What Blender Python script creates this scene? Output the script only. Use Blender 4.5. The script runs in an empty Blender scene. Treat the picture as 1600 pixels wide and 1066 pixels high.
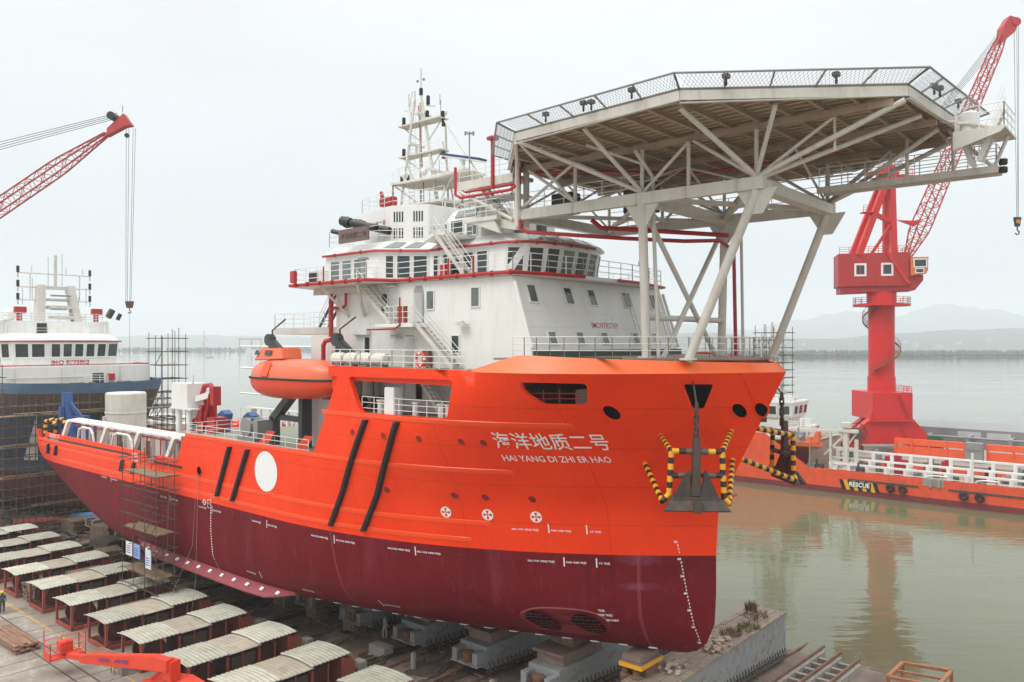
import bpy, bmesh, math, random
from mathutils import Vector, Matrix, noise
from mathutils.geometry import delaunay_2d_cdt
random.seed(7)
scene = bpy.context.scene
COL = scene.collection
R = math.radians

# ------------------------------------------------------------------ camera
# world frame: x = ship's forward, y = port, z up from the keel, origin at the stem
cd = bpy.data.cameras.new("camera")
cam = bpy.data.objects.new("camera", cd)
COL.objects.link(cam)
cam.location = (20.976, -42.606, 18.52)
cam.rotation_euler = (R(90), 0, R(40.6))
cd.sensor_width = 36.0
cd.lens = 1244 / 1600 * 36
cd.shift_y = 2 / 1600
cd.clip_start = 0.5
cd.clip_end = 20000
scene.camera = cam

# ------------------------------------------------------------------ sky and sun (bright overcast)
SUN_EL, SUN_AZ = R(52), Vector((-0.25, -0.95))      # horizontal direction towards the sun
world = bpy.data.worlds.new("World")
scene.world = world
world.use_nodes = True
wn, wl = world.node_tree.nodes, world.node_tree.links
wn.clear()
wo = wn.new("ShaderNodeOutputWorld")
sky = wn.new("ShaderNodeTexSky")
sky.sky_type = 'NISHITA'
sky.sun_disc = False
sky.sun_elevation = SUN_EL
sky.sun_rotation = math.atan2(SUN_AZ.x, SUN_AZ.y)
sky.air_density = 2.0
sky.dust_density = 6.0
bg1 = wn.new("ShaderNodeBackground"); bg1.inputs[1].default_value = 0.05
wl.new(sky.outputs[0], bg1.inputs[0])
# the cloud sheet: paler and brighter towards the zenith, as an overcast sky is
tc = wn.new("ShaderNodeTexCoord")
sp = wn.new("ShaderNodeSeparateXYZ"); wl.new(tc.outputs['Generated'], sp.inputs[0])
ramp = wn.new("ShaderNodeValToRGB"); wl.new(sp.outputs[2], ramp.inputs[0])
el = ramp.color_ramp.elements
el[0].position = 0.0; el[0].color = (0.76, 0.83, 0.875, 1)
el[1].position = 1.0; el[1].color = (2.75, 2.8, 2.85, 1)
e2 = el.new(0.16); e2.color = (0.86, 0.915, 0.95, 1)
e3 = el.new(0.40); e3.color = (1.04, 1.07, 1.09, 1)
nz = wn.new("ShaderNodeTexNoise"); nz.inputs['Scale'].default_value = 1.7; nz.inputs['Detail'].default_value = 5
mp = wn.new("ShaderNodeMapping"); mp.inputs['Scale'].default_value = (1, 1, 3.5)
wl.new(tc.outputs['Generated'], mp.inputs[0]); wl.new(mp.outputs[0], nz.inputs[0])
mr = wn.new("ShaderNodeMapRange"); wl.new(nz.outputs[0], mr.inputs[0])
mr.inputs[1].default_value = 0.3; mr.inputs[2].default_value = 0.7; mr.inputs[3].default_value = 0.94; mr.inputs[4].default_value = 1.05
bg2 = wn.new("ShaderNodeBackground"); wl.new(ramp.outputs[0], bg2.inputs[0]); wl.new(mr.outputs[0], bg2.inputs[1])
mx = wn.new("ShaderNodeMixShader"); mx.inputs[0].default_value = 0.93
wl.new(bg1.outputs[0], mx.inputs[1]); wl.new(bg2.outputs[0], mx.inputs[2])
wl.new(mx.outputs[0], wo.inputs[0])
sd = bpy.data.lights.new("sun", 'SUN')
sd.energy = 1.45; sd.angle = R(28); sd.color = (1.0, 0.965, 0.91)
sun = bpy.data.objects.new("sun", sd); COL.objects.link(sun)
az = SUN_AZ.normalized()
sdir = Vector((az.x * math.cos(SUN_EL), az.y * math.cos(SUN_EL), math.sin(SUN_EL)))
sun.rotation_euler = sdir.to_track_quat('Z', 'Y').to_euler()
sun.location = (0, -80, 90)

vs = scene.view_settings
scene.display_settings.display_device = 'sRGB'
vs.view_transform = 'Standard'; vs.look = 'None'; vs.exposure = 0.0; vs.gamma = 1.0
scene.cycles.max_bounces = 6
scene.cycles.diffuse_bounces = 3
scene.cycles.volume_bounces = 3

# ------------------------------------------------------------------ materials
def nt(m):
    m.use_nodes = True
    return m.node_tree.nodes, m.node_tree.links
def M(name, rgb, rough=0.5, metal=0.0, var=0.12, scale=0.6, stain=None, amt=0.0, vert=True, bump=0.0, bscale=20, spec=0.5, stscale=1.0, coat=0.0):
    m = bpy.data.materials.new(name)
    n, l = nt(m)
    b = n['Principled BSDF']
    b.inputs['Roughness'].default_value = rough
    b.inputs['Metallic'].default_value = metal
    b.inputs['Specular IOR Level'].default_value = spec
    b.inputs['Coat Weight'].default_value = coat
    b.inputs['Coat Roughness'].default_value = 0.12
    t = n.new('ShaderNodeTexCoord')
    a = n.new('ShaderNodeTexNoise'); a.inputs['Scale'].default_value = scale; a.inputs['Detail'].default_value = 8
    a.inputs['Roughness'].default_value = 0.65
    l.new(t.outputs['Object'], a.inputs[0])
    r = n.new('ShaderNodeMapRange'); l.new(a.outputs[0], r.inputs[0])
    r.inputs[1].default_value = 0.25; r.inputs[2].default_value = 0.75
    r.inputs[3].default_value = 1 - var; r.inputs[4].default_value = 1 + var
    c = n.new('ShaderNodeMix'); c.data_type = 'RGBA'; c.blend_type = 'MULTIPLY'; c.inputs[0].default_value = 1
    c.inputs[6].default_value = (*rgb, 1)
    l.new(r.outputs[0], c.inputs[7])
    col = c.outputs[2]
    if stain:
        mpn = n.new('ShaderNodeMapping')
        mpn.inputs['Scale'].default_value = (1.3 * stscale, 1.3 * stscale, 0.16 * stscale) if vert else (stscale,) * 3
        l.new(t.outputs['Object'], mpn.inputs[0])
        s = n.new('ShaderNodeTexNoise'); s.inputs['Scale'].default_value = 1.6; s.inputs['Detail'].default_value = 10
        s.inputs['Roughness'].default_value = 0.7
        l.new(mpn.outputs[0], s.inputs[0])
        q = n.new('ShaderNodeMapRange'); l.new(s.outputs[0], q.inputs[0])
        q.inputs[1].default_value = 0.5; q.inputs[2].default_value = 0.78; q.inputs[3].default_value = 0; q.inputs[4].default_value = amt
        k = n.new('ShaderNodeMix'); k.data_type = 'RGBA'
        l.new(q.outputs[0], k.inputs[0]); l.new(col, k.inputs[6]); k.inputs[7].default_value = (*stain, 1)
        col = k.outputs[2]
    l.new(col, b.inputs['Base Color'])
    if bump:
        bn = n.new('ShaderNodeTexNoise'); bn.inputs['Scale'].default_value = bscale; bn.inputs['Detail'].default_value = 6
        l.new(t.outputs['Object'], bn.inputs[0])
        bp = n.new('ShaderNodeBump'); bp.inputs['Strength'].default_value = bump; bp.inputs['Distance'].default_value = 0.05
        l.new(bn.outputs[0], bp.inputs['Height']); l.new(bp.outputs[0], b.inputs['Normal'])
    return m

RUST = (0.16, 0.07, 0.03)
m_white = M("white ship paint", (0.74, 0.735, 0.70), 0.42, var=0.06, scale=0.35, stain=(0.42, 0.33, 0.24), amt=0.28, stscale=0.7)
m_cream = M("aged white steel paint", (0.60, 0.575, 0.51), 0.5, var=0.10, scale=0.8, stain=(0.36, 0.24, 0.14), amt=0.5)
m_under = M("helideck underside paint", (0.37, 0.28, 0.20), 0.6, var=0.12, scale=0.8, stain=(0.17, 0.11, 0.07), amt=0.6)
m_rail = M("white rail paint", (0.72, 0.72, 0.69), 0.45, var=0.05, stain=(0.4, 0.22, 0.12), amt=0.35)
m_grey = M("grey steel", (0.25, 0.25, 0.245), 0.55, var=0.15)
m_dgrey = M("dark grey davit paint", (0.045, 0.05, 0.052), 0.45, var=0.2)
m_black = M("black rubber", (0.014, 0.014, 0.015), 0.7, var=0.3, bump=0.3)
m_blackp = M("black paint", (0.018, 0.017, 0.017), 0.4, var=0.2)
m_void = M("unlit opening", (0.006, 0.006, 0.007), 1.0, var=0.1, spec=0.0)
m_yellow = M("yellow hazard paint", (0.75, 0.36, 0.015), 0.45, var=0.08)
m_red = M("red fire main paint", (0.42, 0.018, 0.022), 0.4, var=0.12)
m_redlt = M("red crane paint", (0.60, 0.013, 0.012), 0.42, var=0.10, scale=0.25, stain=(0.35, 0.03, 0.03), amt=0.4)
m_redbox = M("dark red steel", (0.30, 0.068, 0.042), 0.6, var=0.2, stain=(0.10, 0.04, 0.03), amt=0.6)
m_orange = M("orange ship paint", (0.88, 0.075, 0.010), 0.33, var=0.04, scale=0.3)
m_orlt = M("light orange bulwark paint", (0.86, 0.14, 0.03), 0.36, var=0.06, scale=0.4)
m_boat = M("faded orange lifeboat", (0.72, 0.15, 0.065), 0.35, var=0.08, scale=0.8, stain=(0.45, 0.07, 0.03), amt=0.35)
m_deck = M("green deck paint", (0.20, 0.22, 0.16), 0.75, var=0.2, stain=(0.16, 0.08, 0.04), amt=0.6, vert=False)
m_deckred = M("bare primed deck", (0.30, 0.22, 0.17), 0.8, var=0.2, stain=(0.16, 0.07, 0.04), amt=0.6, vert=False)
m_rust = M("rusty steel", (0.17, 0.085, 0.05), 0.85, var=0.35, scale=2.0, stain=(0.06, 0.035, 0.025), amt=0.7, vert=False)
m_darkst = M("weathered dark steel", (0.075, 0.062, 0.052), 0.75, var=0.4, scale=2.0, stain=(0.14, 0.07, 0.035), amt=0.6, vert=False)
m_anchor = M("anchor iron", (0.060, 0.046, 0.038), 0.65, var=0.4, scale=3.0, stain=(0.20, 0.11, 0.06), amt=0.55, vert=True, bump=0.3)
m_blue = M("blue paint", (0.022, 0.075, 0.22), 0.45, var=0.15)
m_canvas = M("white canister", (0.68, 0.66, 0.58), 0.5, var=0.1)
m_paintw = M("white marking paint", (0.80, 0.80, 0.78), 0.5, var=0.03)
m_paintr = M("red marking paint", (0.45, 0.02, 0.025), 0.5, var=0.03)
m_blued = M("blue solar cover", (0.02, 0.06, 0.16), 0.3, var=0.1)
m_brown = M("brown sign board", (0.16, 0.10, 0.09), 0.6, var=0.15)
m_wood = M("old timber", (0.20, 0.135, 0.09), 0.85, var=0.4, scale=2.5, stain=(0.09, 0.06, 0.045), amt=0.7, vert=False, bump=0.4, bscale=8)
m_plank = M("weathered plank", (0.25, 0.20, 0.155), 0.85, var=0.35, scale=2.0, stain=(0.10, 0.075, 0.055), amt=0.7, vert=False)
m_conc = M("concrete", (0.29, 0.265, 0.23), 0.9, var=0.22, scale=0.6, stain=(0.13, 0.10, 0.075), amt=0.7, vert=False)
m_skin = M("skin", (0.42, 0.25, 0.17), 0.6, var=0.05)
m_cloth = M("pale work clothes", (0.38, 0.37, 0.35), 0.85, var=0.15, scale=3)
m_clothd = M("dark work clothes", (0.05, 0.065, 0.05), 0.85, var=0.2, scale=3)
m_scaf = M("rusty scaffold tube", (0.10, 0.07, 0.055), 0.7, var=0.35, scale=1.5)
m_bamboo = M("scaffold plank", (0.22, 0.155, 0.09), 0.8, var=0.35, scale=1.5)
m_rope = M("steel wire rope", (0.12, 0.12, 0.125), 0.6, var=0.2)

def glass(name, rgb, rough=0.06):
    m = M(name, rgb, rough, var=0.35, scale=0.8, spec=0.6)
    return m
m_glass = glass("dark window glass", (0.030, 0.042, 0.044))
m_glassg = glass("curtained window glass", (0.13, 0.16, 0.15))
m_skyl = glass("grey skylight glass", (0.22, 0.24, 0.225), 0.12)

# ------------------------------------------------------------------ mesh helpers
class MB:
    def __init__(s):
        s.v = []; s.f = []; s.mi = []; s.cur = 0
    def face(s, pts):
        i = len(s.v); s.v += [tuple(p) for p in pts]
        s.f.append(tuple(range(i, i + len(pts)))); s.mi.append(s.cur)
        return s
    def box(s, x0, x1, y0, y1, z0, z1):
        i = len(s.v)
        s.v += [(x, y, z) for z in (z0, z1) for y in (y0, y1) for x in (x0, x1)]
        for q in ((0, 2, 3, 1), (4, 5, 7, 6), (0, 1, 5, 4), (2, 6, 7, 3), (0, 4, 6, 2), (1, 3, 7, 5)):
            s.f.append(tuple(i + k for k in q)); s.mi.append(s.cur)
        return s
    def cbox(s, c, size, rz=0, ry=0):
        i = len(s.v)
        hx, hy, hz = size[0] / 2, size[1] / 2, size[2] / 2
        m = Matrix.Rotation(rz, 3, 'Z') @ Matrix.Rotation(ry, 3, 'Y')
        for z in (-hz, hz):
            for y in (-hy, hy):
                for x in (-hx, hx):
                    s.v.append(tuple(Vector(c) + m @ Vector((x, y, z))))
        for q in ((0, 2, 3, 1), (4, 5, 7, 6), (0, 1, 5, 4), (2, 6, 7, 3), (0, 4, 6, 2), (1, 3, 7, 5)):
            s.f.append(tuple(i + k for k in q)); s.mi.append(s.cur)
        return s
    def frame(s, d):
        d = d.normalized()
        up = Vector((0, 0, 1)) if abs(d.z) < 0.95 else Vector((1, 0, 0))
        a = d.cross(up).normalized(); b = a.cross(d).normalized()
        return a, b
    def bar(s, p, q, w, h=None):
        p, q = Vector(p), Vector(q); h = h or w
        if (q - p).length < 1e-5: return s
        a, b = s.frame(q - p); a = a * (w / 2); b = b * (h / 2)
        i = len(s.v)
        for c in (p, q):
            s.v += [tuple(c - a - b), tuple(c + a - b), tuple(c + a + b), tuple(c - a + b)]
        for k in ((0, 1, 2, 3), (7, 6, 5, 4), (0, 4, 5, 1), (1, 5, 6, 2), (2, 6, 7, 3), (3, 7, 4, 0)):
            s.f.append(tuple(i + j for j in k)); s.mi.append(s.cur)
        return s
    def tube(s, p, q, r, n=8, r2=None, caps=True):
        p, q = Vector(p), Vector(q); r2 = r if r2 is None else r2
        if (q - p).length < 1e-6: return s
        a, b = s.frame(q - p)
        i = len(s.v)
        for c, rr in ((p, r), (q, r2)):
            for k in range(n):
                t = 2 * math.pi * k / n
                s.v.append(tuple(c + a * (rr * math.cos(t)) + b * (rr * math.sin(t))))
        for k in range(n):
            j = (k + 1) % n
            s.f.append((i + k, i + j, i + n + j, i + n + k)); s.mi.append(s.cur)
        if caps:
            s.f.append(tuple(i + k for k in reversed(range(n)))); s.mi.append(s.cur)
            s.f.append(tuple(i + n + k for k in range(n))); s.mi.append(s.cur)
        return s
    def pipe(s, pts, r, n=8, closed=False):
        pts = [Vector(p) for p in pts]
        rings = []
        m = len(pts)
        for j, p in enumerate(pts):
            d = Vector((0, 0, 0))
            if j > 0: d += (p - pts[j - 1]).normalized()
            if j < m - 1: d += (pts[j + 1] - p).normalized()
            if d.length < 1e-6: d = Vector((0, 0, 1))
            a, b = s.frame(d)
            if rings:
                a0 = rings[-1][1]
                d_ = d.normalized(); a = (a0 - d_ * a0.dot(d_))
                a = a.normalized() if a.length > 1e-4 else s.frame(d)[0]
                b = a.cross(d_).normalized()
            i = len(s.v)
            for k in range(n):
                t = 2 * math.pi * k / n
                s.v.append(tuple(p + a * (r * math.cos(t)) + b * (r * math.sin(t))))
            rings.append((i, a))
        for (i, _), (j, _) in zip(rings, rings[1:]):
            for k in range(n):
                k2 = (k + 1) % n
                s.f.append((i + k, i + k2, j + k2, j + k)); s.mi.append(s.cur)
        for i, rev in ((rings[0][0], 1), (rings[-1][0], 0)):
            s.f.append(tuple(i + k for k in (reversed(range(n)) if rev else range(n)))); s.mi.append(s.cur)
        return s
    def prism(s, poly, d):
        """poly: 3D points of one face, d: extrusion vector"""
        d = Vector(d); i = len(s.v); n = len(poly)
        s.v += [tuple(p) for p in poly] + [tuple(Vector(p) + d) for p in poly]
        s.f.append(tuple(i + k for k in reversed(range(n)))); s.mi.append(s.cur)
        s.f.append(tuple(i + n + k for k in range(n))); s.mi.append(s.cur)
        for k in range(n):
            j = (k + 1) % n
            s.f.append((i + k, i + j, i + n + j, i + n + k)); s.mi.append(s.cur)
        return s
    def lathe(s, prof, c=(0, 0, 0), n=16, axis='Z'):
        i = len(s.v); m = len(prof)
        for r, z in prof:
            for k in range(n):
                t = 2 * math.pi * k / n
                p = (r * math.cos(t), r * math.sin(t), z)
                if axis == 'X': p = (p[2], p[0], p[1])
                if axis == 'Y': p = (p[0], p[2], p[1])
                s.v.append((c[0] + p[0], c[1] + p[1], c[2] + p[2]))
        for j in range(m - 1):
            for k in range(n):
                k2 = (k + 1) % n
                s.f.append((i + j * n + k, i + j * n + k2, i + (j + 1) * n + k2, i + (j + 1) * n + k)); s.mi.append(s.cur)
        s.f.append(tuple(i + k for k in reversed(range(n)))); s.mi.append(s.cur)
        s.f.append(tuple(i + (m - 1) * n + k for k in range(n))); s.mi.append(s.cur)
        return s
    def ball(s, c, r, n=10, sc=(1, 1, 1)):
        m = n // 2
        prof = []
        i = len(s.v)
        for j in range(m + 1):
            t = math.pi * j / m
            for k in range(n):
                u = 2 * math.pi * k / n
                s.v.append((c[0] + sc[0] * r * math.sin(t) * math.cos(u), c[1] + sc[1] * r * math.sin(t) * math.sin(u), c[2] + sc[2] * r * math.cos(t)))
        for j in range(m):
            for k in range(n):
                k2 = (k + 1) % n
                s.f.append((i + j * n + k, i + (j + 1) * n + k, i + (j + 1) * n + k2, i + j * n + k2)); s.mi.append(s.cur)
        return s
    def build(s, name, mat, parent=None, smooth=False, bevel=0, label=None, weld=False, auto=None, loc=None):
        me = bpy.data.meshes.new(name)
        me.from_pydata(s.v, [], s.f)
        mats = mat if isinstance(mat, (list, tuple)) else [mat]
        for m in mats: me.materials.append(m)
        if len(mats) > 1:
            me.polygons.foreach_set('material_index', s.mi)
        bm = bmesh.new(); bm.from_mesh(me)
        if weld: bmesh.ops.remove_doubles(bm, verts=bm.verts, dist=0.002)
        else:
            bmesh.ops.dissolve_degenerate(bm, dist=1e-5, edges=bm.edges)
        bmesh.ops.recalc_face_normals(bm, faces=bm.faces)
        if bevel:
            es = [e for e in bm.edges if len(e.link_faces) == 2 and e.calc_face_angle(0) > 0.6]
            bmesh.ops.bevel(bm, geom=es, offset=bevel, segments=2, affect='EDGES', clamp_overlap=True)
        bm.to_mesh(me); bm.free()
        if smooth:
            me.polygons.foreach_set('use_smooth', [True] * len(me.polygons))
            if auto is not None:
                me.set_sharp_from_angle(angle=R(auto))
        o = bpy.data.objects.new(name, me); COL.objects.link(o)
        if parent: o.parent = parent
        if label: o['label'] = label
        if loc: o.location = loc
        return o

def tag(o, label=None, cat=None, group=None, kind=None):
    if label: o['label'] = label
    if cat: o['category'] = cat
    if group: o['group'] = group
    if kind: o['kind'] = kind
    return o
def empty(name, label, cat, loc=(0, 0, 0), rz=0, group=None):
    o = bpy.data.objects.new(name, None); COL.objects.link(o)
    o.location = loc; o.rotation_euler = (0, 0, rz)
    o.empty_display_size = 0.5
    return tag(o, label, cat, group)
CHILD = None
def copy_tree(o, parent=None):
    c = o.copy(); COL.objects.link(c); c.parent = parent
    for ch in [k for k in bpy.data.objects if k.parent == o]:
        copy_tree(ch, c)
    return c
def lerp(a, b, t): return a + (b - a) * t
def vl(a, b, t): return tuple(lerp(x, y, t) for x, y in zip(a, b))
def rail(mb, pts, h=1.05, step=1.5, r=0.026, bars=(0.35, 0.70, 1.05), closed=False):
    """hand rail along 3D foot points"""
    pts = [Vector(p) for p in pts]
    if closed: pts.append(pts[0])
    for a, b in zip(pts, pts[1:]):
        L = (b - a).length; n = max(1, round(L / step))
        for k in range(n + 1):
            p = a.lerp(b, k / n); mb.tube(p, p + Vector((0, 0, h)), r, 5, caps=False)
        for z in bars:
            mb.tube(a + Vector((0, 0, z * h / 1.05)), b + Vector((0, 0, z * h / 1.05)), r * 0.85, 5, caps=False)
    return mb
def stairs(mb, rl, top, bot, width, side, n=None):
    """side: unit vector across the stair; treads and stringers in mb, hand rails in rl"""
    top, bot, side = Vector(top), Vector(bot), Vector(side)
    n = n or max(4, int(abs(top.z - bot.z) / 0.24))
    for s_ in (-0.5, 0.5):
        o = side * (width * s_)
        mb.bar(top + o, bot + o, 0.05, 0.24)
        rl.pipe([top + o + Vector((0, 0, 0.1)), top + o + Vector((0, 0, 0.95)), bot + o + Vector((0, 0, 0.95)), bot + o + Vector((0, 0, 0.1))], 0.026, 5)
        rl.tube(top + o + Vector((0, 0, 0.55)), bot + o + Vector((0, 0, 0.55)), 0.02, 5)
    d = (bot - top); d.z = 0; d.normalize()
    for k in range(1, n):
        p = top.lerp(bot, k / n)
        a = side * (width / 2)
        mb.prism([p - a - d * .13, p + a - d * .13, p + a + d * .13, p - a + d * .13], (0, 0, 0.03))
    return mb
def text_mesh(s, size, bold=0.0, align='LEFT'):
    cu = bpy.data.curves.new("lettering", 'FONT'); cu.body = s; cu.size = size
    cu.align_x = align; cu.offset = bold; cu.resolution_u = 2
    o = bpy.data.objects.new("lettering", cu); COL.objects.link(o)
    dg = bpy.context.evaluated_depsgraph_get(); dg.update()
    me = bpy.data.meshes.new_from_object(o.evaluated_get(dg))
    v = [tuple(p.co) for p in me.vertices]; f = [tuple(p.vertices) for p in me.polygons]
    bpy.data.objects.remove(o); bpy.data.curves.remove(cu); bpy.data.meshes.remove(me)
    return v, f
def put_text(mb, s, size, origin, right, up, bold=0.0, align='LEFT', sx=1.0, thick=None):
    v, f = text_mesh(s, size, bold, align)
    o, r_, u = Vector(origin), Vector(right).normalized(), Vector(up).normalized()
    i = len(mb.v)
    mb.v += [tuple(o + r_ * (p[0] * sx) + u * p[1]) for p in v]
    for q in f: mb.f.append(tuple(i + k for k in q)); mb.mi.append(mb.cur)
    return mb
def window(parent, c, right, up, w, h, glassm=None, fw=0.07, name="window", out=None):
    """framed window: frame is the part, pane its sub-part. c = centre on the wall"""
    c, r_, u = Vector(c), Vector(right).normalized(), Vector(up).normalized()
    nrm = Vector(out).normalized() if out else r_.cross(u).normalized()
    f = MB()
    for a, b in (((-1, -1), (1, -1)), ((-1, 1), (1, 1)), ((-1, -1), (-1, 1)), ((1, -1), (1, 1))):
        hor = a[1] == b[1]
        e = fw / 2 if hor else -fw / 2
        dirv = r_ if hor else u
        p = c + r_ * (a[0] * (w + fw) / 2) + u * (a[1] * (h + fw) / 2) - dirv * e
        q = c + r_ * (b[0] * (w + fw) / 2) + u * (b[1] * (h + fw) / 2) + dirv * e
        x = u if hor else r_
        f.prism([p - x * (fw / 2), q - x * (fw / 2), q + x * (fw / 2), p + x * (fw / 2)], nrm * 0.07)
    fo = f.build(name, m_white, parent)
    g = MB()
    g.prism([c - r_ * (w / 2) - u * (h / 2), c + r_ * (w / 2) - u * (h / 2), c + r_ * (w / 2) + u * (h / 2), c - r_ * (w / 2) + u * (h / 2)], nrm * 0.025)
    g.build("pane", glassm or m_glass, fo)
    return fo
# ================================================================== THE SURVEY SHIP
ZT = [0, .15, .4, 1, 2.2, 4, 6.2, 9, 12, 14.5, 16.9, 19]
XE = [-2.4, -1.8, -1.2, -.6, -.1, 0, 0, .15, 1.6, 2.9, 4.1, 5.1]
LE = [37.5, 36.5, 35, 32.5, 30.2, 29, 28, 26, 22, 17.5, 13.5, 12]
PP = [1.55, 1.65, 1.75, 1.9, 2.1, 2.2, 2.25, 2.3, 2.4, 2.5, 2.6, 2.7]
BB = [9.0, 9.6, 10.05, 10.6, 11.05, 11.2, 11.2, 11.2, 11.2, 11.2, 11.2, 11.2]
def tab(T, z):
    if z <= ZT[0]: return T[0]
    for i in range(len(ZT) - 1):
        if z <= ZT[i + 1]:
            return lerp(T[i], T[i + 1], (z - ZT[i]) / (ZT[i + 1] - ZT[i]))
    return T[-1]
XS = -72.6
def zb(x): return 0.0 if x > -54 else 5.2 * ((-54 - x) / 18.5) ** 1.35
def hb(x, z):
    ze = max(0.0, z - zb(x))
    u = (tab(XE, ze) - x) / tab(LE, ze)
    if u <= 0: return 0.0
    return tab(BB, ze) * (1 - (1 - min(u, 1)) ** tab(PP, ze))
def hp(x, z, off=0.0):
    """point on the starboard shell, pushed out by off along the normal"""
    e = 0.05
    p = Vector((x, -hb(x, z), z))
    if off:
        n = Vector((2 * e, -hb(x + e, z) + hb(x - e, z), 0)).cross(Vector((0, -hb(x, z + e) + hb(x, z - e), 2 * e)))
        if n.y > 0: n = -n
        p += n.normalized() * off
    return p
ship = empty("survey_ship", "big orange and white survey ship with a helideck over its bow, on the slipway", "ship")

# paint: oxide red below the load line, orange above, with weld seams and scuffs
def hull_paint():
    m = bpy.data.materials.new("hull paint")
    n, l = nt(m); b = n['Principled BSDF']
    t = n.new('ShaderNodeTexCoord'); s = n.new('ShaderNodeSeparateXYZ'); l.new(t.outputs['Object'], s.inputs[0])
    def math_(op, a, bb=None, c=None):
        k = n.new('ShaderNodeMath'); k.operation = op
        for i, q in enumerate((a, bb, c)):
            if q is None: continue
            if isinstance(q, (int, float)): k.inputs[i].default_value = q
            else: l.new(q, k.inputs[i])
        return k.outputs[0]
    def noise_(scale, det, mp=None, rough=0.6):
        q = n.new('ShaderNodeTexNoise'); q.inputs['Scale'].default_value = scale; q.inputs['Detail'].default_value = det
        q.inputs['Roughness'].default_value = rough
        if mp:
            k = n.new('ShaderNodeMapping'); k.inputs['Scale'].default_value = mp; l.new(t.outputs['Object'], k.inputs[0]); l.new(k.outputs[0], q.inputs[0])
        else: l.new(t.outputs['Object'], q.inputs[0])
        return q.outputs[0]
    def rng(v, a, bb, c, d):
        k = n.new('ShaderNodeMapRange'); l.new(v, k.inputs[0])
        for i, q in enumerate((a, bb, c, d)): k.inputs[i + 1].default_value = q
        return k.outputs[0]
    def mix(f, a, bb, mode='MIX'):
        k = n.new('ShaderNodeMix'); k.data_type = 'RGBA'; k.blend_type = mode
        for i, q in ((0, f), (6, a), (7, bb)):
            if isinstance(q, tuple): k.inputs[i].default_value = (*q, 1)
            elif isinstance(q, (int, float)): k.inputs[i].default_value = q
            else: l.new(q, k.inputs[i])
        return k.outputs[2]
    big = noise_(0.22, 6); fine = noise_(9, 4); vst = noise_(1.0, 9, (0.8, 0.8, 0.07), 0.7); blot = noise_(0.5, 9, None, 0.7)
    org = mix(rng(big, .3, .7, 0, 1), (0.84, 0.038, 0.004), (0.93, 0.056, 0.006))
    mar = mix(rng(big, .3, .7, 0, 1), (0.125, 0.0055, 0.010), (0.175, 0.010, 0.016))
    mar = mix(rng(vst, .53, .80, 0, .6), mar, (0.23, 0.05, 0.075))
    mar = mix(rng(blot, .58, .75, 0, .5), mar, (0.11, 0.012, 0.015))
    # spray overlap bands where blocks were painted at different times
    org = mix(rng(blot, .56, .74, 0, .55), org, (0.70, 0.045, 0.010))
    org = mix(rng(noise_(1.2, 10, (.9, .9, .05), .75), .55, .80, 0, .42), org, (0.50, 0.035, 0.010))
    mar = mix(rng(noise_(2.6, 10, (1, 1, .25), .75), .55, .72, 0, .6), mar, (0.24, 0.05, 0.06))
    z = s.outputs[2]
    # lighter stripes over the erection welds, and paler patches about the forward one
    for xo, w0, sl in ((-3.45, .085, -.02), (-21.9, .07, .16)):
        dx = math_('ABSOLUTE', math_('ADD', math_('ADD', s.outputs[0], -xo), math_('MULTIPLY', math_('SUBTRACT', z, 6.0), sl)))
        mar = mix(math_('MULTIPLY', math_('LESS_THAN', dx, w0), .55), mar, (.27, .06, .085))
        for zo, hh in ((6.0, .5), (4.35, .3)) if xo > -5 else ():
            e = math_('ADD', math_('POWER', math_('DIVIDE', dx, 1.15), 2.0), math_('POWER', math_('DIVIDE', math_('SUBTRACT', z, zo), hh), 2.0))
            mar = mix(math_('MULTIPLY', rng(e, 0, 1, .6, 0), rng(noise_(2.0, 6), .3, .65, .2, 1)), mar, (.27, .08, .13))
    isor = math_('GREATER_THAN', z, 6.19)
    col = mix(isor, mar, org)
    col = mix(1.0, col, rng(fine, .3, .7, .93, 1.06), 'MULTIPLY')
    # weld seams
    def seam(v, period, w, off):
        f = math_('FRACT', math_('DIVIDE', math_('ADD', v, off), period))
        d = math_('ABSOLUTE', math_('SUBTRACT', f, .5))
        return math_('LESS_THAN', d, w / period)
    sm = math_('MAXIMUM', seam(z, 2.35, .028, .3), seam(s.outputs[0], 7.4, .03, 1.0))
    col = mix(math_('MULTIPLY', sm, .38), col, mix(1.0, col, (.55, .5, .5), 'MULTIPLY'))
    l.new(col, b.inputs['Base Color'])
    b.inputs['Roughness'].default_value = .36
    l.new(math_('SUBTRACT', .56, math_('MULTIPLY', isor, .2)), b.inputs['Roughness'])
    l.new(math_('ADD', .14, math_('MULTIPLY', isor, .14)), b.inputs['Specular IOR Level'])
    wob = noise_(0.55, 2, (1, 1, .8)); sb = math_('ADD', math_('MULTIPLY', wob, .09), math_('MULTIPLY', sm, .006))
    sb = math_('ADD', sb, math_('MULTIPLY', fine, .002))
    bp = n.new('ShaderNodeBump'); bp.inputs['Strength'].default_value = .5; bp.inputs['Distance'].default_value = 1
    l.new(sb, bp.inputs['Height']); l.new(bp.outputs[0], b.inputs['Normal'])
    return m
m_hull = hull_paint()

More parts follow.
